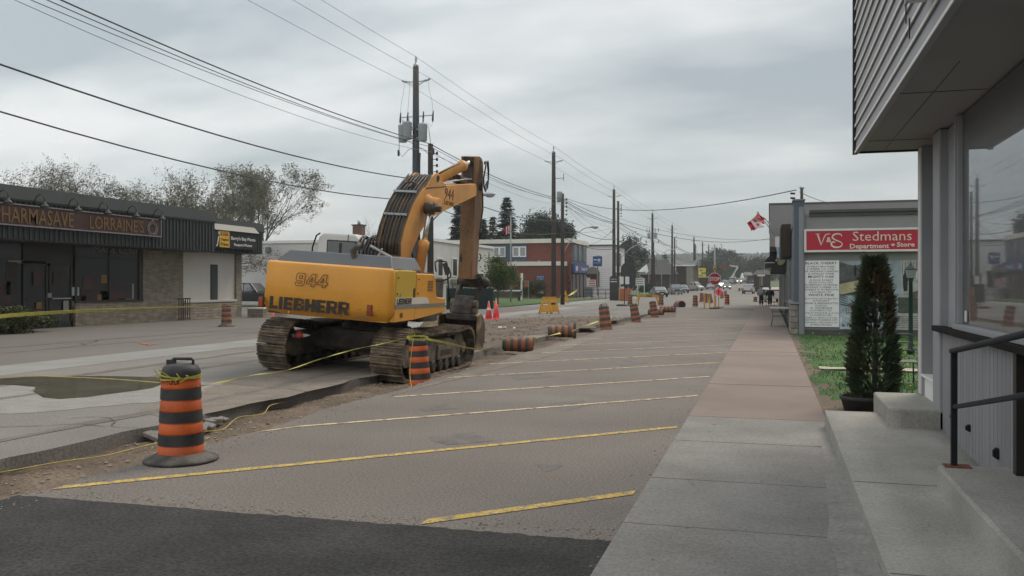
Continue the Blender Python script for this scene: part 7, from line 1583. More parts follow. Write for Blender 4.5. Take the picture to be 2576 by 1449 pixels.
# ================================================================ VEHICLES
CARN = {}
def car_mesh(kind, paint, lit=False):
    q = empty({'sedan': 'parked_car', 'suv': 'suv', 'pickup': 'pickup_truck', 'van': 'van'}[kind])
    L, W, H = {'sedan': (4.6, 1.80, 1.45), 'suv': (4.7, 1.88, 1.70), 'pickup': (5.4, 1.95, 1.85), 'van': (5.6, 2.0, 2.1)}[kind]
    h = L / 2; zh = {'sedan': .92, 'suv': 1.05, 'pickup': 1.12, 'van': 1.15}[kind]
    if kind == 'sedan': low = [(-h, .42), (-h + .05, .68), (-h + .5, .84), (-1.15, zh), (1.55, zh + .05), (h - .1, .95), (h, .6), (h - .05, .32), (-h + .1, .28)]; cab = [(-1.20, zh - .02), (-.42, H - .03), (.1, H), (.9, H - .02), (1.75, zh + .02)]
    elif kind == 'suv': low = [(-h, .45), (-h + .04, .8), (-h + .5, .96), (-1.25, zh), (h - .1, zh + .05), (h, .7), (h - .05, .38), (-h + .1, .32)]; cab = [(-1.35, zh - .02), (-.6, H - .04), (.3, H), (1.9, H - .04), (2.25, zh)]
    elif kind == 'pickup': low = [(-h, .5), (-h + .03, .95), (-h + .4, 1.08), (-1.3, zh), (h, zh + .03), (h, .55), (h - .05, .45), (-h + .1, .4)]; cab = [(-1.4, zh - .02), (-.75, H - .03), (.1, H), (.85, H - .03), (1.0, zh)]
    else: low = [(-h, .5), (-h + .04, .9), (-h + .5, 1.1), (-1.9, 1.25), (h, 1.25), (h, .5), (h - .05, .38), (-h + .1, .35)]; cab = [(-1.95, 1.23), (-1.35, H - .12), (-1.0, H), (h - .06, H), (h, 1.2)]
    MB().prism([(a, b) for a, b in low], 'x', -W / 2, W / 2).build('body', paint, q, bevel=.09, seg=3)
    n = len(cab); b = MB(); sy = .80
    A = [b.V((-W / 2 * (.97 - (.16 if i not in (0, n - 1) else 0)), y, z)) for i, (y, z) in enumerate(cab)]; B = [b.V((W / 2 * (.97 - (.16 if i not in (0, n - 1) else 0)), y, z)) for i, (y, z) in enumerate(cab)]
    b.F(*A[::-1]); b.F(*B)
    for i in range(n): b.F(A[i], A[(i + 1) % n], B[(i + 1) % n], B[i])
    b.build('cabin', paint, q, bevel=.05)
    def gl(y0, z0, y1, z1, w0, w1, nm):
        m = MB(); d = Vector((0, z1 - z0, -(y1 - y0))).normalized(); o = d * .02 * (1 if (y0 < 0) else 1)
        if o.y > 0 and y0 < 0: o = -o
        if o.y < 0 and y0 > 0: o = -o
        m.quad((-w0, y0 + o.y, z0 + o.z), (w0, y0 + o.y, z0 + o.z), (w1, y1 + o.y, z1 + o.z), (-w1, y1 + o.y, z1 + o.z)); ob = m.build(nm, 'car_glass', q, fix=False)
    (ya, za_), (yb_, zb_) = cab[0], cab[1]; f = lambda t: (ya + (yb_ - ya) * t, za_ + (zb_ - za_) * t)
    gl(*f(.10), *f(.93), W / 2 * .88, W / 2 * .74, 'windscreen')
    (ya, za_), (yb_, zb_) = cab[-1], cab[-2]
    gl(*f(.25), *f(.9), W / 2 * .84, W / 2 * .73, 'rear_window')
    if kind != 'van':
        for s in (-1, 1):
            m = MB(); z0, z1 = zh + .06, H - .12; ym = (cab[0][0] + cab[-1][0]) / 2
            for (a0, a1, b0, b1) in ((cab[0][0] + .35, ym - .05, cab[1][0] + .12, ym - .05), (ym + .05, cab[-1][0] - .35, ym + .05, cab[-2][0] - .05)):
                m.quad(*[(s * (W / 2 * (.97 - .16 * t) + .012), y, z) for y, z, t in ((a0, z0, .15), (a1, z0, .15), (b1, z1, .8), (b0, z1, .8))])
            m.build('side_window', 'car_glass', q, fix=False)
    else:
        for s in (-1, 1): MB().quad(*[(s * (W / 2 * .92 + .02), y, z) for y, z in ((-1.7, 1.35), (-1.1, 1.35), (-1.05, 1.8), (-1.35, 1.8))]).quad(*[(s * (W / 2 * .90 + .03), y, z) for y, z in ((-.7, 1.4), (-.1, 1.4), (-.1, 1.75), (-.7, 1.75))]).build('side_window', 'car_glass', q, fix=False)
        b = MB()
        for x in (-.6, .6): b.box(x - .03, x + .03, -1.2, 2.4, H + .10, H + .16)
        for k in range(9): b.box(-.6, .6, -1.1 + k * .42, -1.05 + k * .42, H + .11, H + .15)
        b.build('ladder_rack', 'sign_yellow', q)
    for s in (-1, 1):
        for y in (-h + .85, h - .95):
            w_ = MB(Matrix.Translation((s * (W / 2 - .09), y, .33)) @ Matrix.Rotation(PI / 2, 4, 'Y')).lathe([(.25, -.11), (.325, -.10), (.335, 0), (.325, .10), (.25, .11)], 18).build('wheel', 'tyre', q)
            MB(Matrix.Translation((s * (W / 2 + .012), y, .33)) @ Matrix.Rotation(PI / 2, 4, 'Y')).lathe([(.20, -.02), (.20, .012), (.06, .02)], 12).build('hubcap', 'hub', w_)
        MB().box(s * (W / 2 - .12), s * (W / 2 - .52), -h - .012, -h + .3, .60 if kind == 'sedan' else .72, .76 if kind == 'sedan' else .92).build('headlight', 'lamp_lit' if lit else 'lamp_off', q, bevel=.03)
        MB().box(s * (W / 2 - .06), s * (W / 2 - .34), h - .2, h + .012, .75, .98).build('tail_light', 'lamp_red', q, bevel=.02)
        MB().box(s * (W / 2), s * (W / 2 + .16), cab[0][0] + .25, cab[0][0] + .40, zh + .0, zh + .13).build('mirror', paint, q, bevel=.03)
    MB().box(-W / 2 + .02, W / 2 - .02, -h - .03, -h + .1, .34, .50).build('bumper', 'rubber' if kind != 'pickup' else 'zinc', q, bevel=.03); MB().box(-W / 2 + .02, W / 2 - .02, h - .1, h + .03, .40, .58).build('bumper', 'rubber', q, bevel=.03)
    MB().box(-.42, .42, -h - .008, -h + .1, .58, .76).build('grille', 'rubber', q); MB().box(-.2, .2, -h - .045, -h - .028, .40, .52).build('plate', 'plate', q); MB().box(-.2, .2, h + .018, h + .035, .62, .74).build('plate', 'plate', q)
    return q
def car(kind, paint, u, d, rz, lab, lit=False, s=1.0, v=None):
    q = car_mesh(kind, paint, lit); p = P(u, 730, d); q.location = (p.x, p.y, gz(p.y) + .01); q.rotation_euler = (0, 0, math.radians(rz)); q.scale = (s,) * 3
    if kind == 'van': nm = 'van'
    return tag(q, lab, {'sedan': 'car', 'suv': 'car', 'pickup': 'pickup truck', 'van': 'van'}[kind], 'vehicles along the street')
car('sedan', 'car_charcoal', 1658, 127, 18, 'dark grey sedan parked facing us beside the fourth utility pole')
car('pickup', 'car_navy', 1698, 158, 14, 'dark blue pickup facing us next to the fifth utility pole')
car('suv', 'car_slate', 1715, 176, 20, 'slate grey car right behind the dark pickup')
car('van', 'car_beige', 1741, 205, 62, 'pale work van with a yellow ladder rack seen from the side', s=1.0)
car('sedan', 'car_silver', 1787, 225, 10, 'pale silver car just left of the stop sign')
car('sedan', 'car_silver', 1812, 240, 25, 'pale car with its lamps on, half behind the stop sign', lit=True)
car('sedan', 'car_charcoal', 1828, 226, 6, 'dark car driving towards us with bright headlights, right of the stop sign', lit=True)
car('suv', 'car_slate', 1822, 280, 12, 'grey van-like car behind the two with headlights on')
car('suv', 'car_silver', 1858, 300, 8, 'pale car with lit lamps in front of the pale gable', lit=True)
car('suv', 'car_charcoal', 1865, 318, 20, 'dark car behind the pale one below the gable')
car('suv', 'car_slate', 1840, 288, -10, 'grey pickup-sized car parked before the bucket truck')
car('sedan', 'car_maroon', 1873, 310, 4, 'small dark red car up the street, right of the gable')
car('sedan', 'car_charcoal', 1889, 300, 0, 'low dark car partly behind the silver one')
car('sedan', 'car_charcoal', 1899, 200, 180, 'dark car hidden to the right behind the silver car')
car('suv', 'car_silver', 1883, 166, 176, 'silver hatchback car seen from behind on the right lane', s=1.04)
car('pickup', 'car_black', 621, 69, 95, 'dark pickup parked beyond the pharmacy, cut by the excavator', s=1.0)
# bucket truck
p = P(1843, 715, 300); z0 = gz(p.y); q = empty('bucket_truck', (p.x, p.y, z0), label='white utility truck with a raised jointed boom far up the street', cat='truck')
child(MB().box(p.x - 1.1, p.x + 1.1, p.y, p.y + 2, z0 + .6, z0 + 2.2), 'cab', 'car_white', q, bevel=.15); child(MB().box(p.x - .9, p.x + .9, p.y - .03, p.y - .0, z0 + 1.4, z0 + 2.0), 'windscreen', 'car_glass', q)
child(MB().box(p.x - 1.2, p.x + 1.2, p.y + 2.1, p.y + 6, z0 + .6, z0 + 1.6), 'bed', 'car_white', q, bevel=.05)
for s in (-1, 1):
    for y in (.9, 4.8): child(MB(Matrix.Translation((p.x + s * .95, p.y + y, z0 + .45)) @ Matrix.Rotation(PI / 2, 4, 'Y')).lathe([(.35, -.15), (.45, -.12), (.45, .12), (.35, .15)], 14), 'wheel', 'tyre', q)
Yb = p.y + 3.5; B_ = lambda u, v: PY(u, v, Yb)
child(MB().bar(B_(1836, 702), B_(1848, 690), .55, .55), 'boom_base', 'car_white', q); child(MB().bar(B_(1841, 697), B_(1856, 672), .45, .5), 'lower_boom', 'car_white', q); child(MB().bar(B_(1857, 671), B_(1836, 668), .35, .45), 'upper_boom', 'car_white', q); child(MB().bar(B_(1836, 668), B_(1822, 670), .35, .4), 'boom_tip', 'stop_red', q); a = B_(1820, 671); child(MB().box(a.x - .6, a.x + .5, a.y - .5, a.y + .5, a.z - .9, a.z + .3), 'basket', 'stop_red', q, bevel=.08)
# white covered trailer / van back beyond the walkers
p = P(1937, 762, 86); q = empty('white_van', (p.x, p.y, 0), label='white box van with a thin red stripe behind the two walkers', cat='van')
x0, x1 = PY(1919, 740, p.y).x, PY(1962, 740, p.y).x; zt_ = P(1935, 724, 86).z
child(MB().box(x0, x1, p.y, p.y + 5, .35, zt_ - .32), 'body', 'car_white', q, bevel=.06); child(MB().box(x0 - .03, x1, p.y - .03, p.y + 5, zt_ - .22, zt_), 'roof', 'gable_white', q, bevel=.06); child(MB().box(x0 - .012, x1, p.y - .012, p.y + 5, zt_ - .31, zt_ - .225), 'red_stripe', 'stop_red', q); child(MB().box(x0 + .5, x0 + 1.0, p.y - .02, p.y, .9, 1.02), 'plate', 'decal_grey', q)
for x in (x0 + .15, x1 - .35): child(MB().box(x, x + .2, p.y + .3, p.y + .95, 0, .6), 'wheel', 'tyre', q, bevel=.08)

# ================================================================ PEOPLE
def body(name, joints, edges, radii, mat, parent=None, sub=2):
    me = bpy.data.meshes.new(name); me.from_pydata(joints, edges, []); o = bpy.data.objects.new(name, me); COL.objects.link(o)
    sk = o.modifiers.new('skin', 'SKIN'); sd_ = me.skin_vertices[0].data if me.skin_vertices else None
    if sd_ is None: bm = bmesh.new(); bm.from_mesh(me); bm.verts.layers.skin.verify(); bm.to_mesh(me); bm.free(); sd_ = me.skin_vertices[0].data
    for i, r in enumerate(radii): sd_[i].radius = (r if isinstance(r, tuple) else (r, r)); sd_[i].use_root = (i == 0)
    s = o.modifiers.new('sub', 'SUBSURF'); s.levels = sub; s.render_levels = sub
    bpy.context.view_layer.update(); dg = bpy.context.evaluated_depsgraph_get(); m2 = bpy.data.meshes.new_from_object(o.evaluated_get(dg)); bpy.data.objects.remove(o)
    m2.materials.clear(); m2.materials.append(MATS[mat])
    for p_ in m2.polygons: p_.use_smooth = True
    o = bpy.data.objects.new(name, m2); COL.objects.link(o)
    if parent: o.parent = parent
    return o
def person(loc, jacket, lab, hunch=.12, stride=.12, s=1.0, wide=1.0, arms=.35, bag=False, seat=0):
    # facing +Y (backs to the camera)
    hz = .90 - seat; sh = 1.36 - seat; k = wide
    J = [(0, 0, hz), (0, .02, 1.08 - seat), (0, hunch * .6, 1.28 - seat), (0, hunch, 1.44 - seat), (0, hunch + .04, 1.56 - seat), (0, hunch + .05, 1.66 - seat),
         (.09, 0, hz - .05), (.10, stride + seat * .4, .48 - seat * .1), (.10, stride * .5 + seat * .4, .09), (.10, stride * .5 + .13 + seat * .4, .04),
         (-.09, 0, hz - .05), (-.10, -stride + seat * .4, .48 - seat * .1), (-.10, -stride * 1.3 + seat * .4, .09), (-.10, -stride * 1.3 + .13 + seat * .4, .05),
         (.19 * k, hunch * .8, sh), (.26 * k, hunch * .5 + .02, 1.10 - seat), (.25 * k, hunch * .5 + arms * .6, .88 - seat * .7),
         (-.19 * k, hunch * .8, sh), (-.26 * k, hunch * .5 + .02, 1.10 - seat), (-.25 * k, hunch * .5 + arms * .6, .88 - seat * .7)]
    E_ = [(0, 1), (1, 2), (2, 3), (3, 4), (4, 5), (0, 6), (6, 7), (7, 8), (8, 9), (0, 10), (10, 11), (11, 12), (12, 13), (2, 14), (14, 15), (15, 16), (2, 17), (17, 18), (18, 19)]
    Rr = [(.145, .11), (.14, .11), (.15, .11), .055, (.085, .10), (.075, .085), .095, .07, .045, .035, .095, .07, .045, .035, .075, .055, .035, .075, .055, .035]
    q = body('person', J, E_, Rr, 'skin'); q.location = loc; q.scale = (s,) * 3
    tag(q, lab, 'person')
    jt = [J[i] for i in (0, 1, 2, 14, 15, 17, 18)]; jt += [tuple(Vector(J[15]).lerp(Vector(J[16]), .85)), tuple(Vector(J[18]).lerp(Vector(J[19]), .85)), (0, hunch * .9, 1.40 - seat)]
    body('jacket', jt, [(0, 1), (1, 2), (2, 3), (3, 4), (2, 5), (5, 6), (4, 7), (6, 8), (2, 9)], [(.225 * k, .19), (.22 * k, .19), (.225 * k, .18), .125, .10, .125, .10, .07, .07, .095], jacket, q)
    jl_ = [J[i] for i in (0, 6, 7, 8, 10, 11, 12)]; body('trousers', jl_, [(0, 1), (1, 2), (2, 3), (0, 4), (4, 5), (5, 6)], [(.165 * k, .135), .13, .11, .085, .13, .11, .085], 'trousers', q)
    MB().sphere(Vector(J[5]) + Vector((0, -.015, .03)), (.098, .115, .10), 14, 10).build('hair', 'hair_dark', q)
    for i in (9, 13): MB().sphere(Vector(J[i]) + Vector((0, -.05, .01)), (.05, .14, .05), 12, 8).build('shoe', 'shoe', q)
    for i, sx in ((16, 1), (19, -1)):      # hands with five separate curled fingers
        c = Vector(J[i]); hb = MB().sphere(c + Vector((0, .04, -.03)), (.025, .045, .05), 10, 8)
        for f in range(4): hb.tube([c + Vector((0, .02 + .018 * f, -.06)), c + Vector((-sx * .012, .022 + .019 * f, -.095 - .006 * (1 - abs(f - 1.5)))), c + Vector((-sx * .035, .024 + .018 * f, -.105))], [.0095, .009, .007], 6)
        hb.tube([c + Vector((-sx * .01, .06, -.01)), c + Vector((-sx * .03, .085, -.035)), c + Vector((-sx * .035, .088, -.06))], [.011, .010, .008], 6); hb.build('hand', 'skin', q)
    return q
pa = P(1915, 768, 73.5); p1_ = person((pa.x, pa.y, 0), 'jacket_grey', 'person in a grey jacket walking away down the sidewalk with a white bag', s=.93, wide=1.12, hunch=.16)
pb = P(1937.5, 768, 73.0); p2_ = person((pb.x - .02, pb.y, 0), 'jacket_black', 'person in a black coat bent over a walker beside the one in grey', s=.86, wide=1.3, hunch=.30, stride=.08, arms=.75)
q = empty('carrier_bag', (pa.x + .36, pa.y + .2, .42), label='white plastic bag carried by the person in the grey jacket', cat='bag'); MB().lathe([(.02, .42), (.05, .36), (.14, .22), (.17, .08), (.12, 0), (.02, -.01)], 12).build('bag_body', 'bag_white', q); MB().tube([(0, 0, .40), (0, 0, .50)], .012, 6).build('bag_handle', 'bag_white', q)
q = empty('walking_frame', (pb.x, pb.y + .55, 0), label='wheeled walking frame pushed by the person in the black coat', cat='walker'); b = MB()
for sx in (-.30, .30): b.tube([(sx, -.1, .80), (sx, .05, .78), (sx * 1.05, .28, .06)], .014, 6).tube([(sx, .02, .70), (sx * 1.1, -.32, .06)], .014, 6)
b.tube([(-.30, .15, .45), (.30, .15, .45)], .014, 6); b.build('frame', 'zinc', q)
for sx in (-.32, .32):
    for y in (.28, -.32): MB(Matrix.Translation((sx, y, .09)) @ Matrix.Rotation(PI / 2, 4, 'Y')).lathe([(.06, -.02), (.09, -.015), (.09, .015), (.06, .02)], 12).build('wheel', 'tyre', q)

# ================================================================ TREES
def leaf_quad(b, c, s, rr):
    a = Vector((rr.gauss(0, 1), rr.gauss(0, 1), rr.gauss(0, 1))).normalized(); d = a.orthogonal().normalized(); e_ = a.cross(d)
    b.F(b.V(c + d * s), b.V(c + e_ * s * .55), b.V(c - d * s), b.V(c - e_ * s * .55))
def bare_tree(loc, H, spread, seed, lab, leaf=.10, leafn=3, mat='bud_leaf', bark='bark', levels=6, trunk=.28, first=.30, lean=0, group='budding trees behind the shops', cat='tree'):
    rr = random.Random(seed); q = empty('budding_tree', loc); tag(q, lab, cat, group); tb, lb = MB(), MB()
    def grow(p, d, L, r, lv):
        n = 3 if lv else 4; pts = [p]; c = p; dd = d
        for i in range(n):
            dd = (dd + Vector((rr.gauss(0, .13), rr.gauss(0, .13), rr.gauss(0, .10) + .05))).normalized(); c = c + dd * L / n; pts.append(c)
        r1 = r * .62; tb.tube(pts, [r + (r1 - r) * i / n for i in range(n + 1)], 7 if r > .08 else (5 if r > .03 else 3), caps=False)
        if lv >= levels - 2:
            for k in range(leafn * (2 if lv == levels else 1)):
                t = rr.random(); m_ = pts[min(n - 1, int(t * n))].lerp(pts[min(n, int(t * n) + 1)], rr.random()); leaf_quad(lb, m_ + Vector((rr.gauss(0, .12), rr.gauss(0, .12), rr.gauss(0, .12))), leaf * (.6 + .8 * rr.random()), rr)
        if lv == levels: return
        nb = 2 + (rr.random() < .65) + (lv < 2)
        for k in range(nb):
            a = rr.random() * 6.28 if lv == 0 else None; ang = rr.uniform(.30, .75) * spread
            ax = Vector((rr.gauss(0, 1), rr.gauss(0, 1), rr.gauss(0, .6))).normalized(); nd_ = (Matrix.Rotation(ang, 3, dd.cross(ax).normalized() if dd.cross(ax).length > .1 else dd.orthogonal()) @ dd).normalized()
            nd_.z = max(nd_.z, -.15); st = pts[-1] if k < 2 else pts[-2]; grow(st, nd_, L * rr.uniform(.66, .86), r1 * rr.uniform(.72, .95), lv + 1)
    grow(Vector((0, 0, -.2)), Vector((lean, 0, 1)).normalized(), H * first, trunk, 0)
    # scale to the wanted height
    mz = max(v.z for v in tb.v); k = H / mz
    for m in (tb, lb): m.v = [v * k for v in m.v]
    tb.build('trunk', bark, q, fix=False); lb.build('crown', mat, q, fix=False); return q
def at_tree(u, d, vt): p = P(u, 718, d); return (p.x, p.y, 0), P(u, vt, d).z
for (u, d, vt, H_, sp_, sd_, lab, kw) in (
    (130, 52, 408, 0, 1.15, 11, 'leftmost budding tree spreading above the pharmacy roof', {}), (215, 56, 392, 0, 1.05, 5, 'tall thin-leaved budding tree above the gold pharmacy lettering', {}), (330, 54, 408, 0, 1.2, 23, 'wide budding tree above the word LORRAINE\'S', {}), (425, 58, 438, 0, 1.2, 31, 'lower budding tree at the gap before the pair of big trees', {}),
    (535, 98, 392, 0, .78, 9, 'upright budding tree just right of the pharmacy roof corner', dict()), (590, 96, 436, 0, .75, 14, 'dense middle budding tree behind the photo sign', dict()), (662, 94, 402, 0, .58, 41, 'rightmost big budding tree, leaning crown left of the white cab', dict(leafn=5))):
    l, h = at_tree(u, d, vt); bare_tree(l, h, sp_, sd_, lab, leaf=.055 if d < 80 else .085, levels=7, **{**dict(leafn=2, trunk=.30), **{k: (3 if k == 'leafn' else v) for k, v in kw.items()}})
l, h = at_tree(846, 110, 534); bare_tree(l, h, .9, 3, 'small leafless tree on the skyline left of the brick chimney', leaf=.05, leafn=1, bark='bark_pale', trunk=.25, first=.35)
l, h = at_tree(1625, 215, 650); bare_tree(l, h, 1.1, 8, 'pale feathery tree behind the dark hall', leaf=.25, leafn=3, levels=5)
def conifer(loc, H, R_, seed, lab, mat='needle', tier=.5, gap=0.0, dense=1.0, name='spruce_tree'):
    rr = random.Random(seed); q = empty(name, loc); tag(q, lab, 'conifer', 'conifers behind the roofs'); MB().tube([(0, 0, -.2), (0, 0, H * .5), (0, 0, H)], [R_ * .09, R_ * .05, .02], 8).build('trunk', 'bark', q); b = MB(); br = MB(); z = H * .06
    while z < H * .99:
        f = 1 - z / H; rad = R_ * (f ** .85) * rr.uniform(.8, 1.12) + .08; nb = max(6, int(15 * dense * (f + .25)))
        for k in range(nb):
            a = rr.random() * 6.28; L = rad * rr.uniform(.7, 1.1); dr = -.22 * L + .10 * rr.random(); n = max(3, int(L * 7))
            br.tube([(0, 0, z), (L * .9 * math.cos(a), L * .9 * math.sin(a), z + dr)], [.03, .01], 3, caps=False)
            for i in range(n):
                t = (i + rr.random()) / n; w_ = .10 + .26 * (1 - t) * L * .45; c = Vector((L * t * math.cos(a), L * t * math.sin(a), z + dr * t + .1 * t * t))
                for j in range(int(3 * dense) + 1):
                    o = c + Vector((rr.gauss(0, w_), rr.gauss(0, w_), rr.gauss(0, .05) - .04)); s = rr.uniform(.35, .75)
                    dv = Vector((math.cos(a + rr.gauss(0, .7)), math.sin(a + rr.gauss(0, .7)), -.25 + rr.gauss(0, .25))) * s; sv = Vector((-dv.y, dv.x, 0)) * .4
                    b.F(b.V(o - sv), b.V(o + dv), b.V(o + sv))
        z += tier * rr.uniform(.7, 1.2) * (.55 + .45 * f)
    br.build('branches', 'bark', q, fix=False); b.build('crown', mat, q, fix=False); return q
for (u, d, vt, R_, sd_, lab, kw) in ((1153, 100, 505, 1.35, 1, 'dark spruce just left of the excavator stick', dict(dense=1.3)), (1213, 102, 548, 1.5, 2, 'dark spruce just right of the excavator stick', dict(dense=1.3)), (1239, 112, 542, .95, 3, 'small thin spruce between the stick and the tall pale spruce', dict(dense=.8, mat='needle_pale', tier=.6)), (1275, 108, 492, 2.0, 4, 'tall pale blue spruce behind the post office roof', dict(dense=1.0, mat='needle_pale', tier=.55))):
    l, h = at_tree(u, d * 1.25, vt); conifer(l, h, R_ * 2.1, sd_, lab, **kw)
def bushy(loc, rx, ry, rz_, seed, lab, mat, n=9000, leaf=.12, cz_=None, trunk=.15, name='tree', cat='tree', clump=26, group=None, zmin=.3, hollow=.55):
    rr = random.Random(seed); q = empty(name, loc); tag(q, lab, cat, group); cz_ = cz_ or rz_; b = MB(); tb = MB().tube([(0, 0, -.2), (.03 * rx, 0, cz_ * .6), (0, 0, cz_)], [trunk, trunk * .8, trunk * .5], 8)
    cl = []
    for k in range(clump):
        v = Vector((rr.gauss(0, 1), rr.gauss(0, 1), rr.gauss(0, 1))).normalized() * (hollow + (1 - hollow) * rr.random()) ; c = Vector((v.x * rx, v.y * ry, cz_ + v.z * rz_)); s = rr.uniform(.22, .42); cl.append((c, s)); tb.tube([(0, 0, min(cz_ * .8, max(.1, c.z * .5))), tuple(c.lerp(Vector((0, 0, cz_)), .3)), tuple(c)], [trunk * .35, trunk * .2, .012], 4, caps=False)
    for i in range(n):
        c, s = cl[rr.randrange(clump)]; o = c + Vector((rr.gauss(0, rx * s * .6), rr.gauss(0, ry * s * .6), rr.gauss(0, rz_ * s * .55)))
        if o.z < zmin: continue
        leaf_quad(b, o, leaf * rr.uniform(.6, 1.3), rr)
    tb.build('trunk', 'bark', q, fix=False); b.build('crown', mat, q, fix=False); return q
l = G(1252, 766); bushy(l, 1.45, 1.4, 1.55, 4, 'young tree with fresh green leaves before the post office', 'spring_leaf', n=9000, leaf=.085, cz_=P(1252, 690, (l.y * CA - l.x * SA)).z, name='young_tree', trunk=.07, zmin=.7, hollow=.2, clump=34)
l = G(1335, 752); bushy(l, 2.2, 1.5, 1.15, 6, 'brownish green shrub against the brick wall', 'shrub_leaf', n=9000, leaf=.10, cz_=1.15, name='shrub', cat='shrub', zmin=.0, trunk=.05, hollow=.1, clump=34)
p = P(1372, 600, 150); bushy((p.x, p.y, 0), 3.9, 3, 3.6, 12, 'dense dark pine rising behind the post office roof', 'needle', n=15000, leaf=.20, cz_=P(1372, 592, 150).z, name='pine_tree', trunk=.3, hollow=.3, clump=44)
p = P(1335, 600, 155); bushy((p.x, p.y, 0), 2.6, 2, 2.2, 13, 'lower dark pine left of the dense one on the roofline', 'needle', n=5000, leaf=.2, cz_=P(1335, 612, 155).z, name='pine_tree', trunk=.2, clump=24)
p = P(1415, 600, 150); bushy((p.x, p.y, 0), 2.0, 2, 2.4, 14, 'dark pine showing between the second poles', 'needle', n=5000, leaf=.2, cz_=P(1415, 598, 150).z, name='pine_tree', trunk=.2, clump=24)
p = P(1597, 650, 225); bushy((p.x, p.y, .5), 3.4, 3, 6.0, 15, 'dark evergreen behind the flagpoles', 'needle', n=9000, leaf=.25, cz_=P(1590, 672, 225).z, name='evergreen_tree', trunk=.3, clump=36)
p = P(1577, 640, 200); bushy((p.x, p.y, 0), 2.2, 3, 5.4, 16, 'dark tree right behind the third pole', 'needle', n=5000, leaf=.25, cz_=P(1571, 668, 200).z, name='evergreen_tree', trunk=.3, clump=26)
p = P(1672, 640, 230); conifer((p.x, p.y, 0), P(1672, 637, 230).z, 3.2, 21, 'pointed dark spruce behind the hall roof', dense=1.2, tier=.8)
p = P(1825, 670, 420); bushy((p.x, p.y, gz(p.y)), 7.5, 6, 6, 17, 'round dark tree breaking the skyline right of the stop sign', 'needle', n=9000, leaf=.55, cz_=P(1825, 655, 420).z - gz(p.y), name='skyline_tree', trunk=.5, clump=30)
for k, (u, v, d, rx, rz_, mt, lab) in enumerate(((1783, 690, 300, 5, 5, 'mid_leaf', 'green tree behind the stop sign pole'), (1803, 690, 330, 5, 5, 'mid_leaf', 'green tree between the stop sign and the bucket truck'), (1842, 688, 380, 8, 6, 'mid_leaf', 'leafy tree behind the bucket truck boom'), (1880, 690, 420, 9, 6, 'mid_leaf', 'leafy tree beyond the grey hill house'), (1905, 695, 360, 7, 6, 'shrub_leaf', 'brownish tree beyond the dark hipped house'), (1926, 690, 380, 6, 7, 'needle', 'dark tree next to the tall grey building'), (1722, 712, 215, 2.2, 2.2, 'needle', 'dark bush behind the pickup and the van'), (1737, 700, 250, 4, 4, 'needle', 'dark tree beside the sixth pole'))):
    p = P(u, v, d); g0 = gz(p.y); bushy((p.x, p.y, g0), rx, rx, rz_, 50 + k, lab, mt, n=3200, leaf=.07 * rx, cz_=max(rz_ * .6, (p.z - g0) * .8), name='street_tree', trunk=.2, clump=20)
p = G(1633, 742); bushy((p.x, p.y, .1), 1.5, 1.2, .8, 71, 'round dark shrub on the green by the fourth pole', 'needle', n=2500, leaf=.14, cz_=.9, name='shrub', cat='shrub', zmin=.05, trunk=.04, clump=16)
l = G(1165, 775); bare_tree((l.x - .5, l.y, 0), 2.9, 1.2, 77, 'small crab apple with few leaves by the white building', leaf=.05, leafn=2, levels=4, trunk=.05, first=.35)
l = G(28, 838); bushy((l.x, l.y, 0), 1.2, 1.2, .42, 81, 'low yellow green juniper at the pharmacy door, left edge', 'shrub_leaf', n=7000, leaf=.06, cz_=.38, name='juniper_shrub', cat='shrub', zmin=.02, trunk=.03, clump=26, hollow=.1)
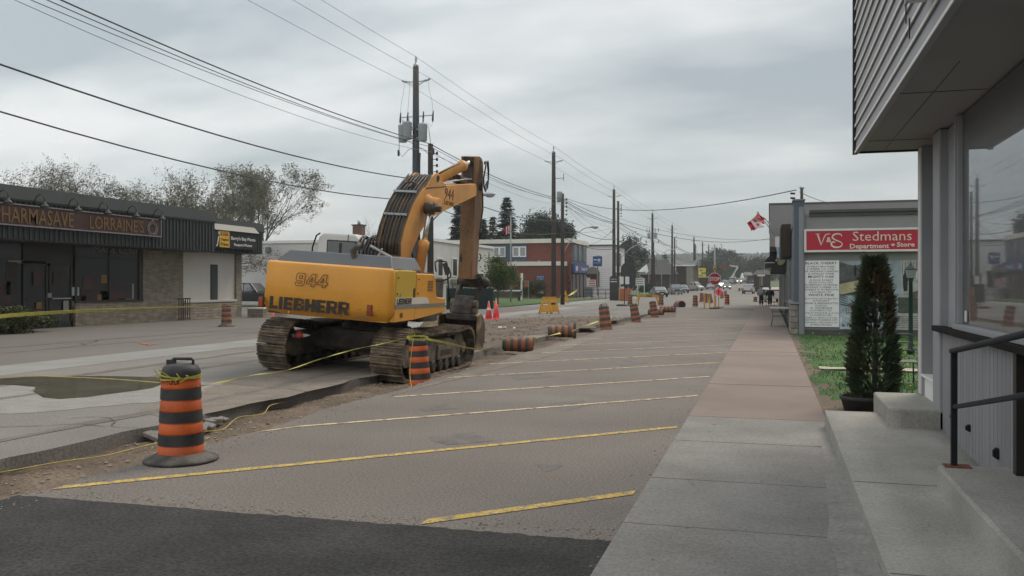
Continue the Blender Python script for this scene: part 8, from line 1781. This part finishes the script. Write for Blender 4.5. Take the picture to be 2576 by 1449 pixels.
# cedar in its pot
cl_ = (1.36, 12.85, 0); rr = random.Random(9); q = empty('cedar_shrub', cl_, label='tall narrow dark cedar with browned lower sprays standing in a black pot', cat='shrub')
MB().tube([(0, 0, .1), (.02, 0, 1.0), (0, 0, 1.9)], [.04, .03, .01], 8).build('trunk', 'bark', q); b = MB(); Hc = 2.08
def crad(z, a):
    f = (z - .12) / (Hc - .12); base = .05 + .275 * (1 - f ** 1.5) ** .8 * (.86 + .2 * math.sin(min(1, f * 3) * PI / 2))
    return base * (1 + .16 * nz(math.cos(a) * 1.4 + 5, math.sin(a) * 1.4, z * 2.2) + .16 * nz(math.cos(a) * 4, math.sin(a) * 4 + 3, z * 6))
for i in range(3600):
    z = .14 + (Hc - .2) * rr.random() ** .93; a = rr.random() * 6.283; r_ = crad(z, a) * (.45 + .55 * rr.random() ** .45)
    if math.cos(a + .9) > .8 and .95 < z < 1.45 and rr.random() < .6: continue
    c = Vector((r_ * math.cos(a), r_ * math.sin(a), z)); up = Vector((math.cos(a) * .75 + rr.gauss(0, .25), math.sin(a) * .75 + rr.gauss(0, .25), rr.uniform(.15, 1.0))).normalized(); L = rr.uniform(.05, .12); sd = up.cross(Vector((rr.gauss(0, 1), rr.gauss(0, 1), .3))).normalized()
    for k in range(7):
        t = k / 6; w_ = (1 - t) * .028 + .006; m_ = c + up * L * t
        for sg in (-1, 1): b.F(b.V(m_ - up * .006), b.V(m_ + sd * sg * w_ + up * .016), b.V(m_ + up * .012))
b.build('crown', 'cedar_leaf', q, fix=False)
q = empty('plant_pot', (1.20, 12.45, 0), label='black plastic nursery pot at the foot of the cedar', cat='pot'); MB().lathe([(.25, 0), (.29, .15), (.31, .16), (.31, .20), (.28, .20), (.26, .14)], 22).build('pot', 'pot_dark', q); MB().lathe([(.26, .13), (.02, .16)], 18).build('potting_soil', 'soil', q)
p = G(1510 / 1.267 * 1.267 + 0, 833) if False else G(1307 + 0, 900)
q = empty('litter', (G(1288 - 30, 829).x, G(1258, 829).y, .02), label='crumpled white paper scraps on the spilled soil behind the bucket', cat='litter'); b = MB()
for k, (x_, y_) in enumerate(((0, 0), (.16, .1), (.62, -.25))): b.cbox((x_, y_, .05), (.15, .10, .07), rot=Matrix.Rotation(rr.random() * 3, 3, 'Z') @ Matrix.Rotation(.5, 3, 'X'))
b.build('paper', 'litter', q, bevel=.02)
# ================================================================ HAZE
if HAZE:
    m = bpy.data.materials.new('haze'); m.use_nodes = True; t = m.node_tree; t.nodes.clear(); o_ = t.nodes.new('ShaderNodeOutputMaterial'); v_ = t.nodes.new('ShaderNodeVolumePrincipled'); v_.inputs['Color'].default_value = (.86, .91, .92, 1); v_.inputs['Density'].default_value = HAZE; v_.inputs['Anisotropy'].default_value = .0; t.links.new(v_.outputs[0], o_.inputs['Volume']); MATS['haze'] = m
    tag(MB().box(-2600, 2600, -90, 3600, -2.5, 130).build('haze', 'haze'), 'thin grey air over the whole street', 'haze', kind='stuff')
